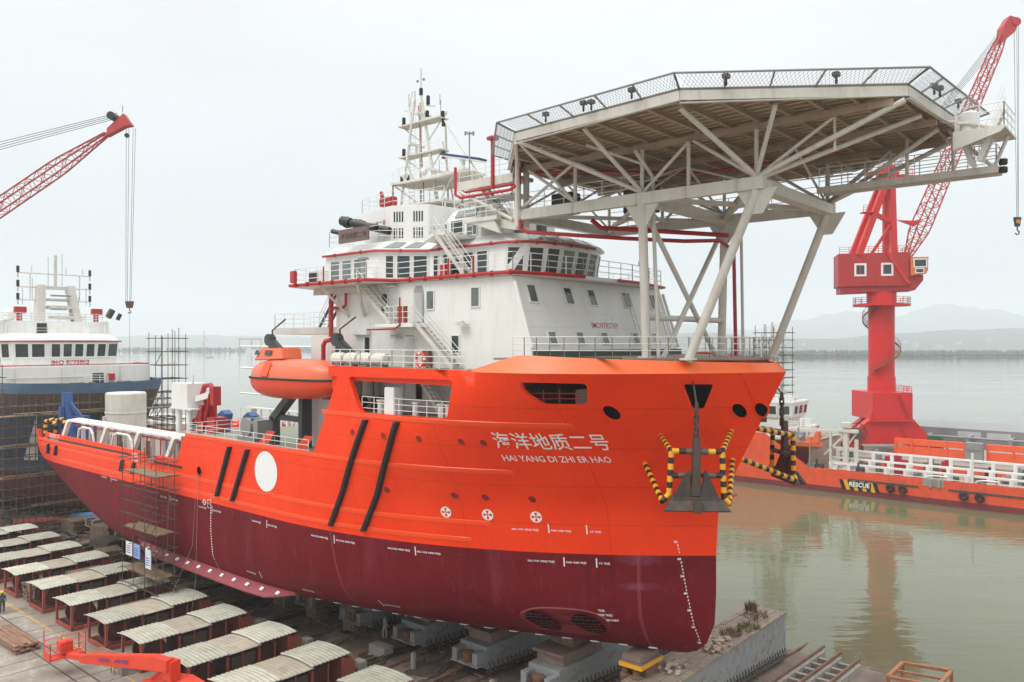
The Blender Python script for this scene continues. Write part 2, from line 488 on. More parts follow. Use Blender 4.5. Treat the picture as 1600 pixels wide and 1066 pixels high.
def densify_open(pts, d=0.5):
    out = []
    for a, b in zip(pts, pts[1:]):
        n = max(1, int(math.dist(a, b) / d))
        out += [(lerp(a[0], b[0], k / n), lerp(a[1], b[1], k / n)) for k in range(n)]
    return out + [pts[-1]]
def rounded(poly, r=0.25, k=4):
    out = []
    n = len(poly)
    for i in range(n):
        p, a, b = Vector(poly[i]), Vector(poly[i - 1]), Vector(poly[(i + 1) % n])
        ra = min(r, (a - p).length * .45, (b - p).length * .45)
        s, e = p + (a - p).normalized() * ra, p + (b - p).normalized() * ra
        for j in range(k + 1):
            t = j / k; out.append(tuple((1 - t) ** 2 * s + 2 * t * (1 - t) * p + t * t * e))
    return out
def inside(p, poly):
    c = False; n = len(poly)
    for i in range(n):
        a, b = poly[i], poly[i - 1]
        if (a[1] > p[1]) != (b[1] > p[1]) and p[0] < (b[0] - a[0]) * (p[1] - a[1]) / (b[1] - a[1]) + a[0]: c = not c
    return c
bot = [(x, zb(x)) for x in [XS + (XS * 0 + 18.6) * k / 20 for k in range(20)]] + [(-54 + 51.6 * k / 40, 0.0) for k in range(41)]
stem = [(tab(XE, z), z) for z in (.07, .15, .27, .4, .7, 1, 1.6, 2.2, 3, 4, 5, 6.2, 7.2, 8, 9, 10, 11, 12, 13, 13.7, 14.5, 15.2, 16, 16.9)]
top = [(x, 16.9) for x in [4.1 - 0.6 * k for k in range(1, 22)]] + [(-9.1, 16.98), (-21.6, 17.0), (-21.6, 16.38), (-20.65, 16.33), (-23.35, 11.0), (-40.7, 10.97),
      (-41.6, 9.35), (-41.95, 9.1), (-42.4, 9.0), (-45.7, 8.97), (-45.75, 8.35), (-47.45, 8.3), (-48.1, 9.03), (-70.0, 9.1), (-70.5, 8.1), (-71.9, 8.1), (-71.95, 9.3), (XS, 9.3)]
outer = bot + stem + densify_open([stem[-1]] + top + [bot[0]], 0.7)[1:-1]
def opening(c): return rounded(c, 0.28)
HOLES = {
    'side': rounded([(-19.55, 16.36), (-10.25, 16.42), (-11.0, 14.2), (-18.35, 14.15)], 0.35),
    'moor': rounded([(-5.95, 16.42), (-2.8, 16.38), (-3.3, 15.25), (-5.3, 15.25), (-5.95, 15.95)], 0.25),
    'anch': rounded([(0.62, 16.33), (1.68, 16.3), (0.93, 14.97), (0.45, 14.97)], 0.12),
}
def shell(side):
    loops = [outer] + list(HOLES.values())
    pts = []; edges = []
    for lp in loops:
        i = len(pts); pts += [Vector(p) for p in lp]; n = len(lp)
        edges += [(i + k, i + (k + 1) % n) for k in range(n)]
    zs = [.08, .2, .35, .6, .9, 1.3, 1.8, 2.5, 3.3, 4.2, 5.2, 6.19] + [7 + .75 * k for k in range(14)]
    xs = [XS + 1.2 * k for k in range(1, 44)] + [-20 + .6 * k for k in range(41)]
    for x in xs:
        for z0 in zs:
            z = z0 + zb(x)
            p = (x, z)
            if z > 16.6 or not inside(p, outer) or any(inside(p, h) for h in HOLES.values()): continue
            if any((Vector(q) - Vector(p)).length < .16 for lp in loops for q in lp): continue
            pts.append(Vector(p))
    v, e, f, *_ = delaunay_2d_cdt(pts, edges, [], 0, 1e-4)
    mb = MB()
    mb.v = [(p[0], -side * hb(p[0], p[1]), p[1]) for p in v]
    for t in f:
        c = sum((Vector(v[k]) for k in t), Vector((0, 0))) / len(t)
        if inside(c, outer) and not any(inside(c, h) for h in HOLES.values()):
            mb.f.append(tuple(t)); mb.mi.append(0)
    # plate edge turned in round the openings and along the upper edge
    for lp, d in [(HOLES['side'], .3), (HOLES['moor'], .3), (HOLES['anch'], .3)]:
        n = len(lp)
        for k in range(n):
            a, b = lp[k], lp[(k + 1) % n]
            ya, yb = -side * hb(*a), -side * hb(*b)
            mb.face([(a[0], ya, a[1]), (b[0], yb, b[1]), (b[0], yb + side * d, b[1]), (a[0], ya + side * d, a[1])])
    tp = top[21:]
    for a, b in zip(tp, tp[1:]):
        ya, yb = -side * hb(*a), -side * hb(*b)
        mb.face([(a[0], ya, a[1]), (b[0], yb, b[1]), (b[0], yb + side * .3, b[1]), (a[0], ya + side * .3, a[1])])
        mb.face([(a[0], ya + side * .3, a[1]), (b[0], yb + side * .3, b[1]), (b[0], yb + side * .3, b[1] - .9), (a[0], ya + side * .3, a[1] - .9)])
    return mb
hm = shell(1); h2 = shell(-1)
k0 = len(hm.v); hm.v += h2.v; hm.f += [tuple(k0 + k for k in f) for f in h2.f]; hm.mi += h2.mi
for a, b in zip(bot, bot[1:]):                          # flat bottom
    hm.face([(a[0], -hb(*a), a[1]), (b[0], -hb(*b), b[1]), (b[0], hb(*b), b[1]), (a[0], hb(*a), a[1])])
tz = [zb(XS), 6.19, 7.6]
hm.face([(XS, -hb(XS, z), z) for z in tz] + [(XS, hb(XS, z), z) for z in reversed(tz)])
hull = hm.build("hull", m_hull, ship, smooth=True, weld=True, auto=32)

# decks inside the shell
def deck_poly(x0, x1, z, inset=0.12, n=30, zz=None):
    zz = zz or z
    xs = [lerp(x0, x1, k / n) for k in range(n + 1)]
    return [(x, -max(0.02, hb(x, zz) - inset), z) for x in xs] + [(x, max(0.02, hb(x, zz) - inset), z) for x in reversed(xs)]
d = MB()
d.prism(deck_poly(-72.3, -41, 7.75, .2), (0, 0, .08))
d.build("aft_deck", m_plank, ship)
d = MB(); d.prism(deck_poly(-41.4, -7, 10.8, .1), (0, 0, .1))
d.box(-41.5, -41.3, -11, 11, 7.8, 10.8)
d.build("boat_deck", m_deck, ship)
d = MB(); d.prism(deck_poly(-21.5, 1.6, 13.98, .15), (0, 0, .1)); d.build("mooring_deck", m_deckred, ship)
d = MB(); d.prism(deck_poly(-21.5, -7.4, 16.88, .32), (0, 0, .06)); d.build("promenade_deck", m_deck, ship)

# inward sloping bulwark above the knuckle, and the forecastle deck it carries
bw = MB()
def bwtop(x):
    t = max(0.0, min(1.0, (-6.3 - x) / 2.7))
    zt = lerp(17.85 - 0.045 * max(0, x + 6.3), 17.0, t)
    ins = (zt - 16.9) * 0.95
    return zt, ins
XB = [4.1 - .12 * k for k in range(12)] + [2.6 - .5 * k for k in range(24)]
prev = None
for side in (1, -1):
    prev = None
    for x in XB:
        zt, ins = bwtop(x)
        y0 = hb(x, 16.9)
        xi = x - ins * (0.9 if y0 < 3 else 0.35 * max(0, 1 - (y0 - 3) / 6))
        y1 = max(0, y0 - ins * (0.45 if y0 < 2 else .8))
        cur = [(x, -side * y0, 16.9), (xi, -side * y1, zt), (xi - .05, -side * max(0, y1 - .15), zt), (xi - .05, -side * max(0, y1 - .15), zt - .5)]
        if prev:
            for k in range(3): bw.face([prev[k], cur[k], cur[k + 1], prev[k + 1]])
        prev = cur
bw.build("bulwark", m_orlt, ship, smooth=True, weld=True, auto=30)
d = MB(); pl = []
for x in [3.0 - .55 * k for k in range(21)]:
    pl.append((x - .3, -max(.05, hb(x, 16.9) - 1.15)))
d.prism([(x, y, 17.55) for x, y in pl] + [(x, -y, 17.55) for x, y in reversed(pl)], (0, 0, .12))
d.build("forecastle_deck", m_deckred, ship)
inn = MB(); inn.box(-6.6, -6.4, -6.4, 6.4, 14.1, 17.5)
inn.box(-5, 3.0, -.06, .06, 14.1, 17.4); inn.build("bulkhead_and_sky_block", m_dgrey, ship)  # centreline sheet added to block sky seen through both anchor pockets

# long rubbing strakes: half-round bars along the shell
def strake(z, x0, x1, name="rubbing_strake"):
    mb = MB(); n = int((x1 - x0) / .6) + 1
    for s_ in (1, -1):
        prev = None
        for k in range(n + 1):
            x = lerp(x0, x1, k / n)
            ring = []
            for dz, o in ((.15, -.02), (.12, .032), (-.12, .032), (-.15, -.02)):
                p = hp(x, z + dz, o if 0 < k < n else -.02); ring.append((p.x, p.y * s_, p.z))
            if prev:
                for j in range(3): mb.face([prev[j], ring[j], ring[j + 1], prev[j + 1]])
            prev = ring
    mb.build(name, m_orange, ship, smooth=True, weld=True, auto=25)
strake(14.0, -22.3, -4.2); strake(11.1, -40.5, -8.3); strake(7.8, -72, -10.4); strake(6.72, -66, -11.6); strake(8.35, -72.2, -50)

# slanted black fenders on the side
for (xa, za, xb, zc) in ((-33.55, 10.75, -35.4, 6.85), (-31.1, 10.75, -33.2, 6.75), (-17.75, 13.75, -21.75, 6.6), (-14.9, 13.8, -19.0, 6.6)):
    mb = MB(); n = 14; w = .21; ring0 = None
    for k in range(n + 1):
        t = k / n; x, z = lerp(xa, xb, t), lerp(za, zc, t)
        ring = []
        for dx, o in ((-w, -.02), (-w, .14), (-w * .55, .26), (w * .55, .26), (w, .14), (w, -.02)):
            ring.append(hp(x + dx, z, o))
        if ring0:
            for j in range(5): mb.face([ring0[j], ring[j], ring[j + 1], ring0[j + 1]])
        else: mb.face(ring)
        ring0 = ring
    mb.face(ring0)
    mb.build("side_fender", m_black, ship, smooth=True, weld=True, auto=40)
for x in (-69.3, -67.2, -51.9, -49.6):
    mb = MB(); ring0 = None
    for z, dx in ((8.0, .25), (7.0, -.15)):
        ring = [hp(x + dx + a, z, o) for a, o in ((-.2, -.02), (-.2, .2), (.2, .2), (.2, -.02))]
        if ring0:
            for j in range(3): mb.face([ring0[j], ring[j], ring[j + 1], ring0[j + 1]])
        mb.face(ring); ring0 = ring
    mb.build("side_fender", m_black, ship)
# long dark slot under the aft bulwark
for xa, xb, z in ((-69.5, -50.2, 8.62), (-45.9, -40.9, 8.42)):
    mb = MB(); n = 24
    for k in range(n):
        a, b = lerp(xa, xb, k / n), lerp(xa, xb, (k + 1) / n)
        mb.face([hp(a, z - .09, .02), hp(b, z - .09, .02), hp(b, z + .09, .02), hp(a, z + .09, .02)])
    mb.build("drain_slot", m_blackp, ship)

def on_hull(x, z, dx, dz, off):
    """point at shell arc length dx, height dz from (x, z)"""
    s = 0.0; st = .05 if dx > 0 else -.05; q = x
    while abs(s) < abs(dx) - 1e-6:
        a = Vector((q, hb(q, z))); b = Vector((q + st, hb(q + st, z))); L = (b - a).length
        if abs(s) + L > abs(dx): q += st * (abs(dx) - abs(s)) / L; break
        s += L if dx > 0 else -L; q += st
    return hp(q, z + dz, off)
def hull_disc(x, z, r, name, mat, off=.03, n=28, ring=None, parent=None):
    mb = MB()
    P = [on_hull(x, z, r * math.cos(2 * math.pi * k / n), r * math.sin(2 * math.pi * k / n), off) for k in range(n)]
    if ring:
        Q = [on_hull(x, z, ring * math.cos(2 * math.pi * k / n), ring * math.sin(2 * math.pi * k / n), off) for k in range(n)]
        for k in range(n): mb.face([P[k], P[(k + 1) % n], Q[(k + 1) % n], Q[k]])
    else:
        c = on_hull(x, z, 0, 0, off)
        for k in range(n): mb.face([c, P[k], P[(k + 1) % n]])
    return mb.build(name, mat, parent or ship)
hull_disc(-28.82, 9.4, 1.42, "white_circle", m_paintw)
# portholes: raised rim and dark recessed glass
def porthole(x, z, r, deep=False):
    n = 24; mb = MB()
    C = [(1.18, -.02), (1.18, .07), (1.0, .07), (.96, -.02)] if deep else [(1.1, -.02), (1.1, .03), (1.0, .03), (.97, -.02)]
    rings = [[on_hull(x, z, r * a * math.cos(2 * math.pi * k / n), r * a * math.sin(2 * math.pi * k / n), o) for k in range(n)] for a, o in C]
    for A, B in zip(rings, rings[1:]):
        for k in range(n): mb.face([A[k], A[(k + 1) % n], B[(k + 1) % n], B[k]])
    o = mb.build("fairlead" if deep else "porthole", m_hull, ship, smooth=True, weld=True, auto=40)
    hull_disc(x, z, r * .98, "opening" if deep else "pane", m_void if deep else m_ppane, .008, parent=o)
m_ppane = M("porthole glass", (0.22, 0.018, 0.012), 0.25, var=0.3)
for x in (-19.1, -16.2, -13.4, -10.63, -9.35): porthole(x, 12.88, .2)
for x in (-16.8, -12.35, -10.6, -8.14): porthole(x, 9.43, .22)
for x in (-2.51, 2.1, 2.85): porthole(x, 14.8, .42, True)
porthole(-38.14, 8.45, .36, True)
# bow thruster warning signs: white disc with a four-bladed propeller
for x in (-13.12, -10.71, -8.16):
    mb = MB(); n = 24; r = .34; z = 8.34
    Q = lambda a, rr: on_hull(x, z, rr * math.cos(a), rr * math.sin(a), .03)
    for k in range(n):
        a, b = 2 * math.pi * k / n, 2 * math.pi * (k + 1) / n
        mb.face([Q(a, r), Q(b, r), Q(b, r * .80), Q(a, r * .80)])
    for k in range(4):
        a = math.pi / 4 + k * math.pi / 2
        mb.face([Q(a, .02), Q(a - .42, r * .80), Q(a, r * .82), Q(a + .42, r * .80)])
    mb.build("thruster_mark", m_paintw, ship)
def hull_text(s, x, z, size, name="lettering", mat=None, bold=0.0, off=.03, sx=1.0, slant=0.0):
    v, f = text_mesh(s, size, bold)
    mb = MB()
    # arc-length table
    tbl = [(0.0, x)]; q = x; s_ = 0.0
    w = max(p[0] for p in v) * sx + .5
    while s_ < w and q < 5:
        a, b = hb(q, z), hb(q + .04, z); s_ += math.hypot(.04, b - a); q += .04; tbl.append((s_, q))
    def xa(d):
        lo = min(range(len(tbl) - 1), key=lambda i: abs(tbl[i][0] - d)) if len(tbl) < 3 else None
        import bisect
        i = max(1, min(len(tbl) - 1, bisect.bisect([t[0] for t in tbl], d)))
        (s0, x0), (s1, x1) = tbl[i - 1], tbl[i]
        return x0 + (x1 - x0) * (d - s0) / (s1 - s0)
    mb.v = [tuple(hp(xa(p[0] * sx + slant * p[1]), z + p[1], off)) for p in v]
    mb.f = list(f); mb.mi = [0] * len(f)
    return mb.build(name, mat or m_paintw, ship)
hull_text("海洋地质二号", -8.72, 12.72, 1.05, "ship_name", bold=.008, sx=1.03, off=.09)
hull_text("HAI YANG DI ZHI ER HAO", -8.72, 11.86, .53, "ship_name", bold=.004, sx=.98, off=.08)
# small tank and frame marks
def tank(s, x, z, size=.155): hull_text(s, x, z, size, "tank_mark", bold=.004)
tank("NO.1 F.W. WING TK(S)", -9.5, 7.5); tank("FWD VOID TK(S)", -7.5, 7.5); tank("F.P. TK(S)", -5.6, 7.5)
tank("NO.1 F.W. WING TK(S)", -8.85, 5.62); tank("FWD VOID TK(S)", -6.9, 5.62); tank("F.P. TK(S)", -5.3, 5.62)
tank("NO.2 W.B. WING TK(S)", -17.3, 5.62); tank("NO.1 W.B. WING TK(S)", -15.3, 5.62)
tank("NO.3 W.B. WING TK(S)", -23.7, 5.62); tank("NO.2 W.B. WING TK(S)", -21.4, 5.62)
tank("NO.4 W.B. TK(S)", -30.6, 5.62); tank("NO.3 W.B. TK(S)", -28.6, 5.62)
tank("NO.5 F.O. TK(S)", -38.2, 5.62); tank("NO.4 F.O. TK(S)", -36.0, 5.62)
tank("NO.6 F.O. TK(S)", -44.6, 5.62); tank("NO.5 F.O. TK(S)", -42.7, 5.62)
tank("NO.7 W.B. TK(S)", -56.2, 6.0); tank("NO.6 W.B. TK(S)", -54.0, 6.0)
tank("NO.4 W.B. TK(S)", -31.8, 1.7); tank("NO.3 W.B. TK(S)", -25.6, 1.5); tank("NO.2 W.B. TK(S)", -18.6, 1.6)
tank("THR.", -5.55, 2.75, .2); tank("VOID TK(S)", -5.6, 2.5, .17); tank("SEA CHEST", -5.2, 2.2, .15)
bars = MB()
for x, z in ((-21.55, 5.62), (-15.4, 5.62), (-28.7, 5.62), (-36.2, 5.62), (-42.9, 5.62), (-54.15, 6.0), (-7.6, 7.6), (-5.75, 7.6), (-7.0, 5.62), (-5.42, 5.62), (-30.0, 1.75), (-18.8, 1.65)):
    bars.face([hp(x - .03, z - .2, .03), hp(x + .03, z - .2, .03), hp(x + .03, z + .35, .03), hp(x - .03, z + .35, .03)])
bars.build("frame_mark", m_paintw, ship)
# draught marks at the bow and amidships
for k in range(31):
    z = 1.0 + .2 * k; mt = (k % 5 == 0)
    if z < 6.15 or z > 6.3:
        hull_text(f"{int(z + .01)}M" if mt else str(2 * (k % 5)), lerp(-.95, -1.72, (z - 1) / 6) - (.12 if mt else 0), z - .05, .17, "draught_mark", bold=.006)
mb = MB()
for k in range(26):
    z = 1.75 + .2 * k; mb.face([hp(-36.45, z, .03), hp(-36.33, z, .03), hp(-36.33, z + .11, .03), hp(-36.45, z + .11, .03)])
for k in range(7):
    z = .55 + .17 * k; x = -36.1 - .05 * k; mb.face([hp(x, z, .03), hp(x + .09, z, .03), hp(x + .09, z + .06, .03), hp(x, z + .06, .03)])
mb.build("draught_mark", m_paintw, ship)
# load line disc and ladder
hull_disc(-37.4, 6.1, .22, "load_line", m_paintw, .013, 20, ring=.16)
mb = MB()
for a, b, c, d_ in ((-37.8, 6.08, -37.0, 6.12), (-36.9, 5.75, -36.86, 6.4), (-36.9, 6.36, -36.6, 6.4), (-36.9, 6.06, -36.6, 6.1), (-36.9, 5.75, -36.6, 5.79)):
    mb.face([hp(a, b, .03), hp(c, b, .03), hp(c, d_, .03), hp(a, d_, .03)])
mb.build("load_line", m_paintw, ship)
hull_text("海洋地质二号", -69.0, 8.72, .5, "ship_name", sx=.9); hull_text("HAI YANG DI ZHI ER HAO", -68.9, 8.5, .2, "ship_name")
hull_text("DECK", -49.9, 8.55, .42, "deck_mark", bold=.01); hull_text("NO.6A", -49.9, 8.12, .4, "deck_mark", bold=.01)
# zinc anodes along the bilge
for k in range(15):
    x = -26.5 + 1.62 * k
    if x > -3.5: break
    mb = MB(); z = .22
    mb.prism([hp(x, z, 0), hp(x + .42, z, 0), hp(x + .42, z + .1, 0), hp(x, z + .1, 0)], hp(x, z, .06) - hp(x, z))
    mb.build("anode", m_paintw, ship)
# bilge keel with its anodes
mb = MB(); bk0 = None; xs = [-50 + .8 * k for k in range(30)]
for x in xs:
    t = min(1, (x + 50) / 3, (-26.3 - x) / 2.8); t = max(0.02, t)
    z = .95 + .012 * max(0, -40 - x)
    a = hp(x, z); b = a + Vector((0, -.78 * t, -.55 * t))
    ring = [a + Vector((0, .1, .06)), b + Vector((0, 0, .05)), b + Vector((0, .02, -.05)), a + Vector((0, .1, -.06))]
    if bk0:
        for j in range(4): mb.face([bk0[j], ring[j], ring[(j + 1) % 4], bk0[(j + 1) % 4]])
    bk0 = ring
m_bilge = M("oxide paint lit from above", (0.27, 0.05, 0.06), .5, var=.12, stain=(.2, .04, .05), amt=.5)  # pinker than the hull: light from above put into the paint
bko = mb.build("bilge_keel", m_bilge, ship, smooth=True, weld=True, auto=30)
for x in [-47.5 + 1.75 * k for k in range(12)]:
    a = hp(x, .95) + Vector((0, -.38, -.2)); mb = MB()
    u = Vector((0, -.82, -.57)); r_ = Vector((1, 0, 0)); nn = Vector((0, -.57, .82))
    mb.prism([a - r_ * .16 - u * .13, a + r_ * .16 - u * .13, a + r_ * .16 + u * .13, a - r_ * .16 + u * .13], nn * .09)
    mb.build("anode", m_paintw, bko)
# bow thruster tunnels: flared recess plate with grilles
mb = MB(); n = 40; P = []
for k in range(n):
    a = 2 * math.pi * k / n; cx_, sz = math.cos(a), math.sin(a)
    P.append((abs(cx_) ** .75 * (1 if cx_ > 0 else -1) * 2.55, abs(sz) ** .8 * (1 if sz > 0 else -1) * .88))
A = [on_hull(-7.4, 1.92, p[0], p[1], .05) for p in P]; B = [on_hull(-7.4, 1.92, p[0] * 1.05, p[1] * 1.1, -.02) for p in P]
for k in range(n): mb.face([A[k], A[(k + 1) % n], B[(k + 1) % n], B[k]])
mb.face(A)
m_tun = M("thruster recess paint", (0.17, 0.014, 0.018), .45, var=.12)
tun = mb.build("thruster_recess", m_tun, ship, smooth=True, weld=True, auto=30)
for x in (-8.55, -6.15):
    mb = MB(); n = 28
    ro = lambda a: (.98 * math.cos(a) * math.cos(-.4) - .58 * math.sin(a) * math.sin(-.4), .98 * math.cos(a) * math.sin(-.4) + .58 * math.sin(a) * math.cos(-.4))
    Q = [on_hull(x, 1.95, *ro(2 * math.pi * k / n), .15) for k in range(n)]
    c = on_hull(x, 1.95, 0, 0, .15)
    for k in range(n): mb.face([c, Q[k], Q[(k + 1) % n]])
    mb.build("thruster_opening", m_void, tun)
    g = MB()
    for k in range(6):
        zz = -.5 + .2 * k; w = .98 * math.sqrt(max(0, 1 - (zz / .64) ** 2)) * .9; c0 = -zz * .55
        g.bar(on_hull(x, 1.95, c0 - w, zz, .17), on_hull(x, 1.95, c0 + w, zz, .17), .018)
    for k in range(5):
        xx = -.6 + .3 * k; h = .5 * math.sqrt(max(0, 1 - (xx / .95) ** 2)); c0 = -xx * .32
        g.bar(on_hull(x, 1.95, xx, c0 - h, .18), on_hull(x, 1.95, xx, c0 + h, .18), .016)
    g.build("grille", m_tun, tun)
# stern thruster nozzles and skeg
for y in (-5.2, 5.2):
    nz_ = MB(); nz_.lathe([(1.5, -.7), (1.62, -.5), (1.5, .7), (1.3, .75), (1.28, -.6), (1.5, -.7)], (-66.3, y, 1.1), 28, 'X')
    nz_.tube((-66.3, y, 1.1), (-66.3, y, 4.2), .45, 12); nz_.tube((-67.2, y, 1.1), (-65.4, y, 1.1), .35, 12)
    for k in range(4):
        a = k * math.pi / 2 + .4; nz_.bar((-66.1, y, 1.1), (-66.2, y + 1.2 * math.cos(a), 1.1 + 1.2 * math.sin(a)), .5, .08)
    nz_.build("thruster", M("thruster oxide paint", (.13, .018, .022), .5), ship, smooth=True, auto=35)
sk = MB(); sk.prism([(-54, -.35, 0.02), (-70, -.35, 3.4), (-69, -.35, .5), (-60, -.35, -.02)], (0, .7, 0)); sk.build("skeg", m_hull, ship)
# ------------------------------------------------------------------ superstructure
X, Y, Z = Vector((1, 0, 0)), Vector((0, 1, 0)), Vector((0, 0, 1))
def xw(z): return -7.05 - (z - 18.1) * 0.335
HW = 8.2
mb = MB()
sec = [(-10.4, 10.9), (-10.4, 16.2), (-7.2, 17.2), (xw(17.4), 17.4), (xw(22.38), 22.38), (-24.8, 22.38), (-24.8, 10.9)]
mb.prism([(x, -HW, z) for x, z in sec], (0, 2 * HW, 0))
house = mb.build("deckhouse", m_white, ship, bevel=.06)
mb = MB(); mb.box(-28.2, -24.81, -7.9, 7.9, 10.9, 19.1); mb.build("aft_house", m_white, ship, bevel=.05)
# faint plate lines on the side walls
pl = MB()
for z in (13.9, 16.9, 19.75):
    pl.bar((-24.7, -HW - .004, z), (xw(z) - .1, -HW - .004, z), .012, .03)
for z in (19.4, 20.3):
    pl.bar((xw(z) + .004, -7.9, z), (xw(z) + .004, 7.9, z), .012, .025)
pl.build("plate_seam", m_white, house)
# white corner bar on the leaning front
mb = MB(); mb.bar((xw(22.0) + .12, -8.25, 22.0), (xw(18.2) + .12, -8.25, 18.2), .16); mb.bar((xw(22.0) + .12, 8.25, 22.0), (xw(18.2) + .12, 8.25, 18.2), .16)
mb.build("corner_bar", m_white, house)
UPF = Vector((-.335, 0, 1)).normalized(); NF = Vector((1, 0, .335)).normalized()
for i, y in enumerate((-6.85, -3.35, -.85, 3.2, 6.6)):
    window(ship, (xw(21.34) + .004, y, 21.34), Y, UPF, .72, 1.02, (m_glassg, m_glass, m_glassg, m_glassg, m_glassg)[i], out=NF)
for y in (-6.05, -3.3, -.68, 3.03, 5.7):
    window(ship, (xw(18.75) + .004, y, 18.75), Y, UPF, .66, .72, m_glassg, out=NF)
for x, z in ((-15.2, 21.15), (-11.35, 21.2)): window(ship, (x, -HW, z), X, Z, .62, 1.1, m_glassg)
window(ship, (-13.0, -HW, 18.4), X, Z, .6, 1.02, m_glass)
window(ship, (-19.55, -HW, 21.1), X, Z, .6, 1.3, m_glass)
window(ship, (-21.3, -HW, 18.3), X, Z, .55, 1.1, m_glass)
for x in (-20.4, -16.2): window(ship, (x, -HW, 15.5), X, Z, .62, 1.15, m_glass)
for x, z in ((-15.2, 21.15), (-19.0, 21.15), (-13.0, 18.4), (-18.0, 18.4)): window(ship, (x, HW, z), -X, Z, .62, 1.1, m_glassg)
# arched alcove and open doorway
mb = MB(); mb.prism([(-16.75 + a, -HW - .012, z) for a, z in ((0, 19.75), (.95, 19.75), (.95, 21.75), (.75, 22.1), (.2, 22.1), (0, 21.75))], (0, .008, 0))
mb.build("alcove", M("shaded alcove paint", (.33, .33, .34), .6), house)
mb = MB(); mb.box(-15.95, -15.9, -HW - .75, -HW, 19.8, 21.6); mb.build("door", m_white, house, bevel=.02)
mb = MB(); mb.box(-17.5, -16.75, -HW - .015, -HW, 17.0, 18.95); dr = mb.build("doorway", M("dark brown doorway", (.05, .032, .022), .6), house)
mb = MB(); mb.box(-16.74, -16.7, -HW - .8, -HW - .02, 17.05, 18.9); mb.build("door", m_white, house, bevel=.02)
mb = MB(); mb.box(-18.7, -17.6, -HW - .05, -HW, 14.2, 16.1); mb.build("door", m_white, house, bevel=.02)
mb = MB(); mb.box(-22.6, -21.0, -HW - .35, -HW, 19.0, 19.4); mb.build("vent_box", m_white, house, bevel=.04)
# red IMO number on the front
mb = MB(); put_text(mb, "IMO9783769", .56, (xw(19.45) + .02, -1.75, 19.4), Y, UPF, bold=.004, sx=1.0); mb.build("imo_number", m_paintr, house)
# small wall brackets / lamp arms
for x, z in ((-12.6, 19.55), (-19.0, 22.1), (-18.6, 18.8)):
    mb = MB(); mb.box(x, x + .8, -HW - .6, -HW - .1, z, z + .06); mb.tube((x + .1, -HW, z + .25), (x + .7, -HW - .5, z + .25), .03, 5)
    for k in range(4): mb.ball((x + .15 + .17 * k, -HW - .4, z + .15), .07, 6)
    mb.build("lamp_bracket", m_cream, house)

# bridge deck with wing platforms
bdk = [(-8.35, -8.4), (-18.1, -8.35), (-19.1, -10.2), (-27.4, -10.0), (-28.3, -7.6), (-28.3, 7.6), (-27.4, 10.0), (-19.1, 10.2), (-18.1, 8.35), (-8.35, 8.4), (-7.75, 5.8), (-7.3, 2.9), (-7.3, -2.9), (-7.75, -5.8)]
mb = MB(); mb.prism([(x, y, 22.36) for x, y in bdk], (0, 0, .22)); bd = mb.build("bridge_deck", m_white, ship)
mb = MB()
for s in (-1, 1):
    for a, b in (((-23.3, s * 8.25, 20.3), (-24.4, s * 9.8, 22.35)), ((-21.6, s * 8.25, 20.3), (-20.3, s * 9.9, 22.35))): mb.bar(a, b, .16)
    mb.prism([(-27.3, s * 8.2, 22.34), (-19.2, s * 8.2, 22.34), (-19.2, s * 8.25, 21.7), (-27.3, s * 8.25, 21.9)], (0, s * .08, 0))
mb.build("wing_bracket", m_cream, bd)
red = MB()
def ringz(pts, z): return [(x, y, z) for x, y in pts]
red.pipe(ringz([(-28.2, 7.4), (-28.45, -7.6), (-27.5, -10.15), (-19.0, -10.35), (-18.0, -8.5), (-8.3, -8.55), (-7.6, -5.9), (-7.15, -3.0)], 22.5), .11, 8)
red.pipe(ringz([(-7.15, .8), (-7.2, 3.2), (-7.7, 6.0), (-8.3, 8.6), (-18, 8.5)], 22.5), .10, 8)
for k in range(14):
    x = -26.6 + 1.4 * k; y = -10.3 if x < -19 else -8.5
    if not -19.4 < x < -17.8: red.tube((x - .09, y, 22.5), (x + .07, y, 22.5), .165, 10)
red.build("fire_main", m_red, ship, smooth=True, auto=40)
r2 = MB()
rail(r2, ringz([(-28.1, 7.4), (-28.1, -7.5), (-27.3, -9.85), (-19.15, -10.05), (-18.15, -8.25), (-8.4, -8.25), (-7.85, -5.7), (-7.4, -2.8), (-7.4, 2.8), (-7.85, 5.7), (-8.4, 8.25), (-18, 8.25)], 22.58), 1.1, 1.4, .028)
r2.build("bridge_railing", m_rail, ship)

# wheelhouse: glazed ring with outward leaning front
base = [(-27.6, -7.0), (-21.6, -7.1), (-18.95, -4.75), (-12.0, -4.85), (-11.15, -3.95), (-10.65, -2.8), (-10.45, -1.5), (-10.4, 0)]
base = base + [(x, -y) for x, y in reversed(base[:-1])]
lean = [0, 0, 0, .15, .45, .5, .5, .5]; lean = lean + lean[:-1][::-1]
eave = []
for (x, y), q in zip(base, lean):
    v = Vector((x + 16, y)); v.normalize()
    eave.append((x + q * max(.3, v.x), y + (.3 * q * v.y)))
mb = MB(); n = len(base); zb0, zt0 = 22.58, 24.75
for k in range(n):
    a, b, c, d_ = base[k], base[(k + 1) % n], eave[(k + 1) % n], eave[k]
    mb.face([(*a, zb0), (*b, zb0), (*c, zt0), (*d_, zt0)])
mb.face([(*p, zt0) for p in eave])
wh = mb.build("wheelhouse", m_white, ship, weld=True)
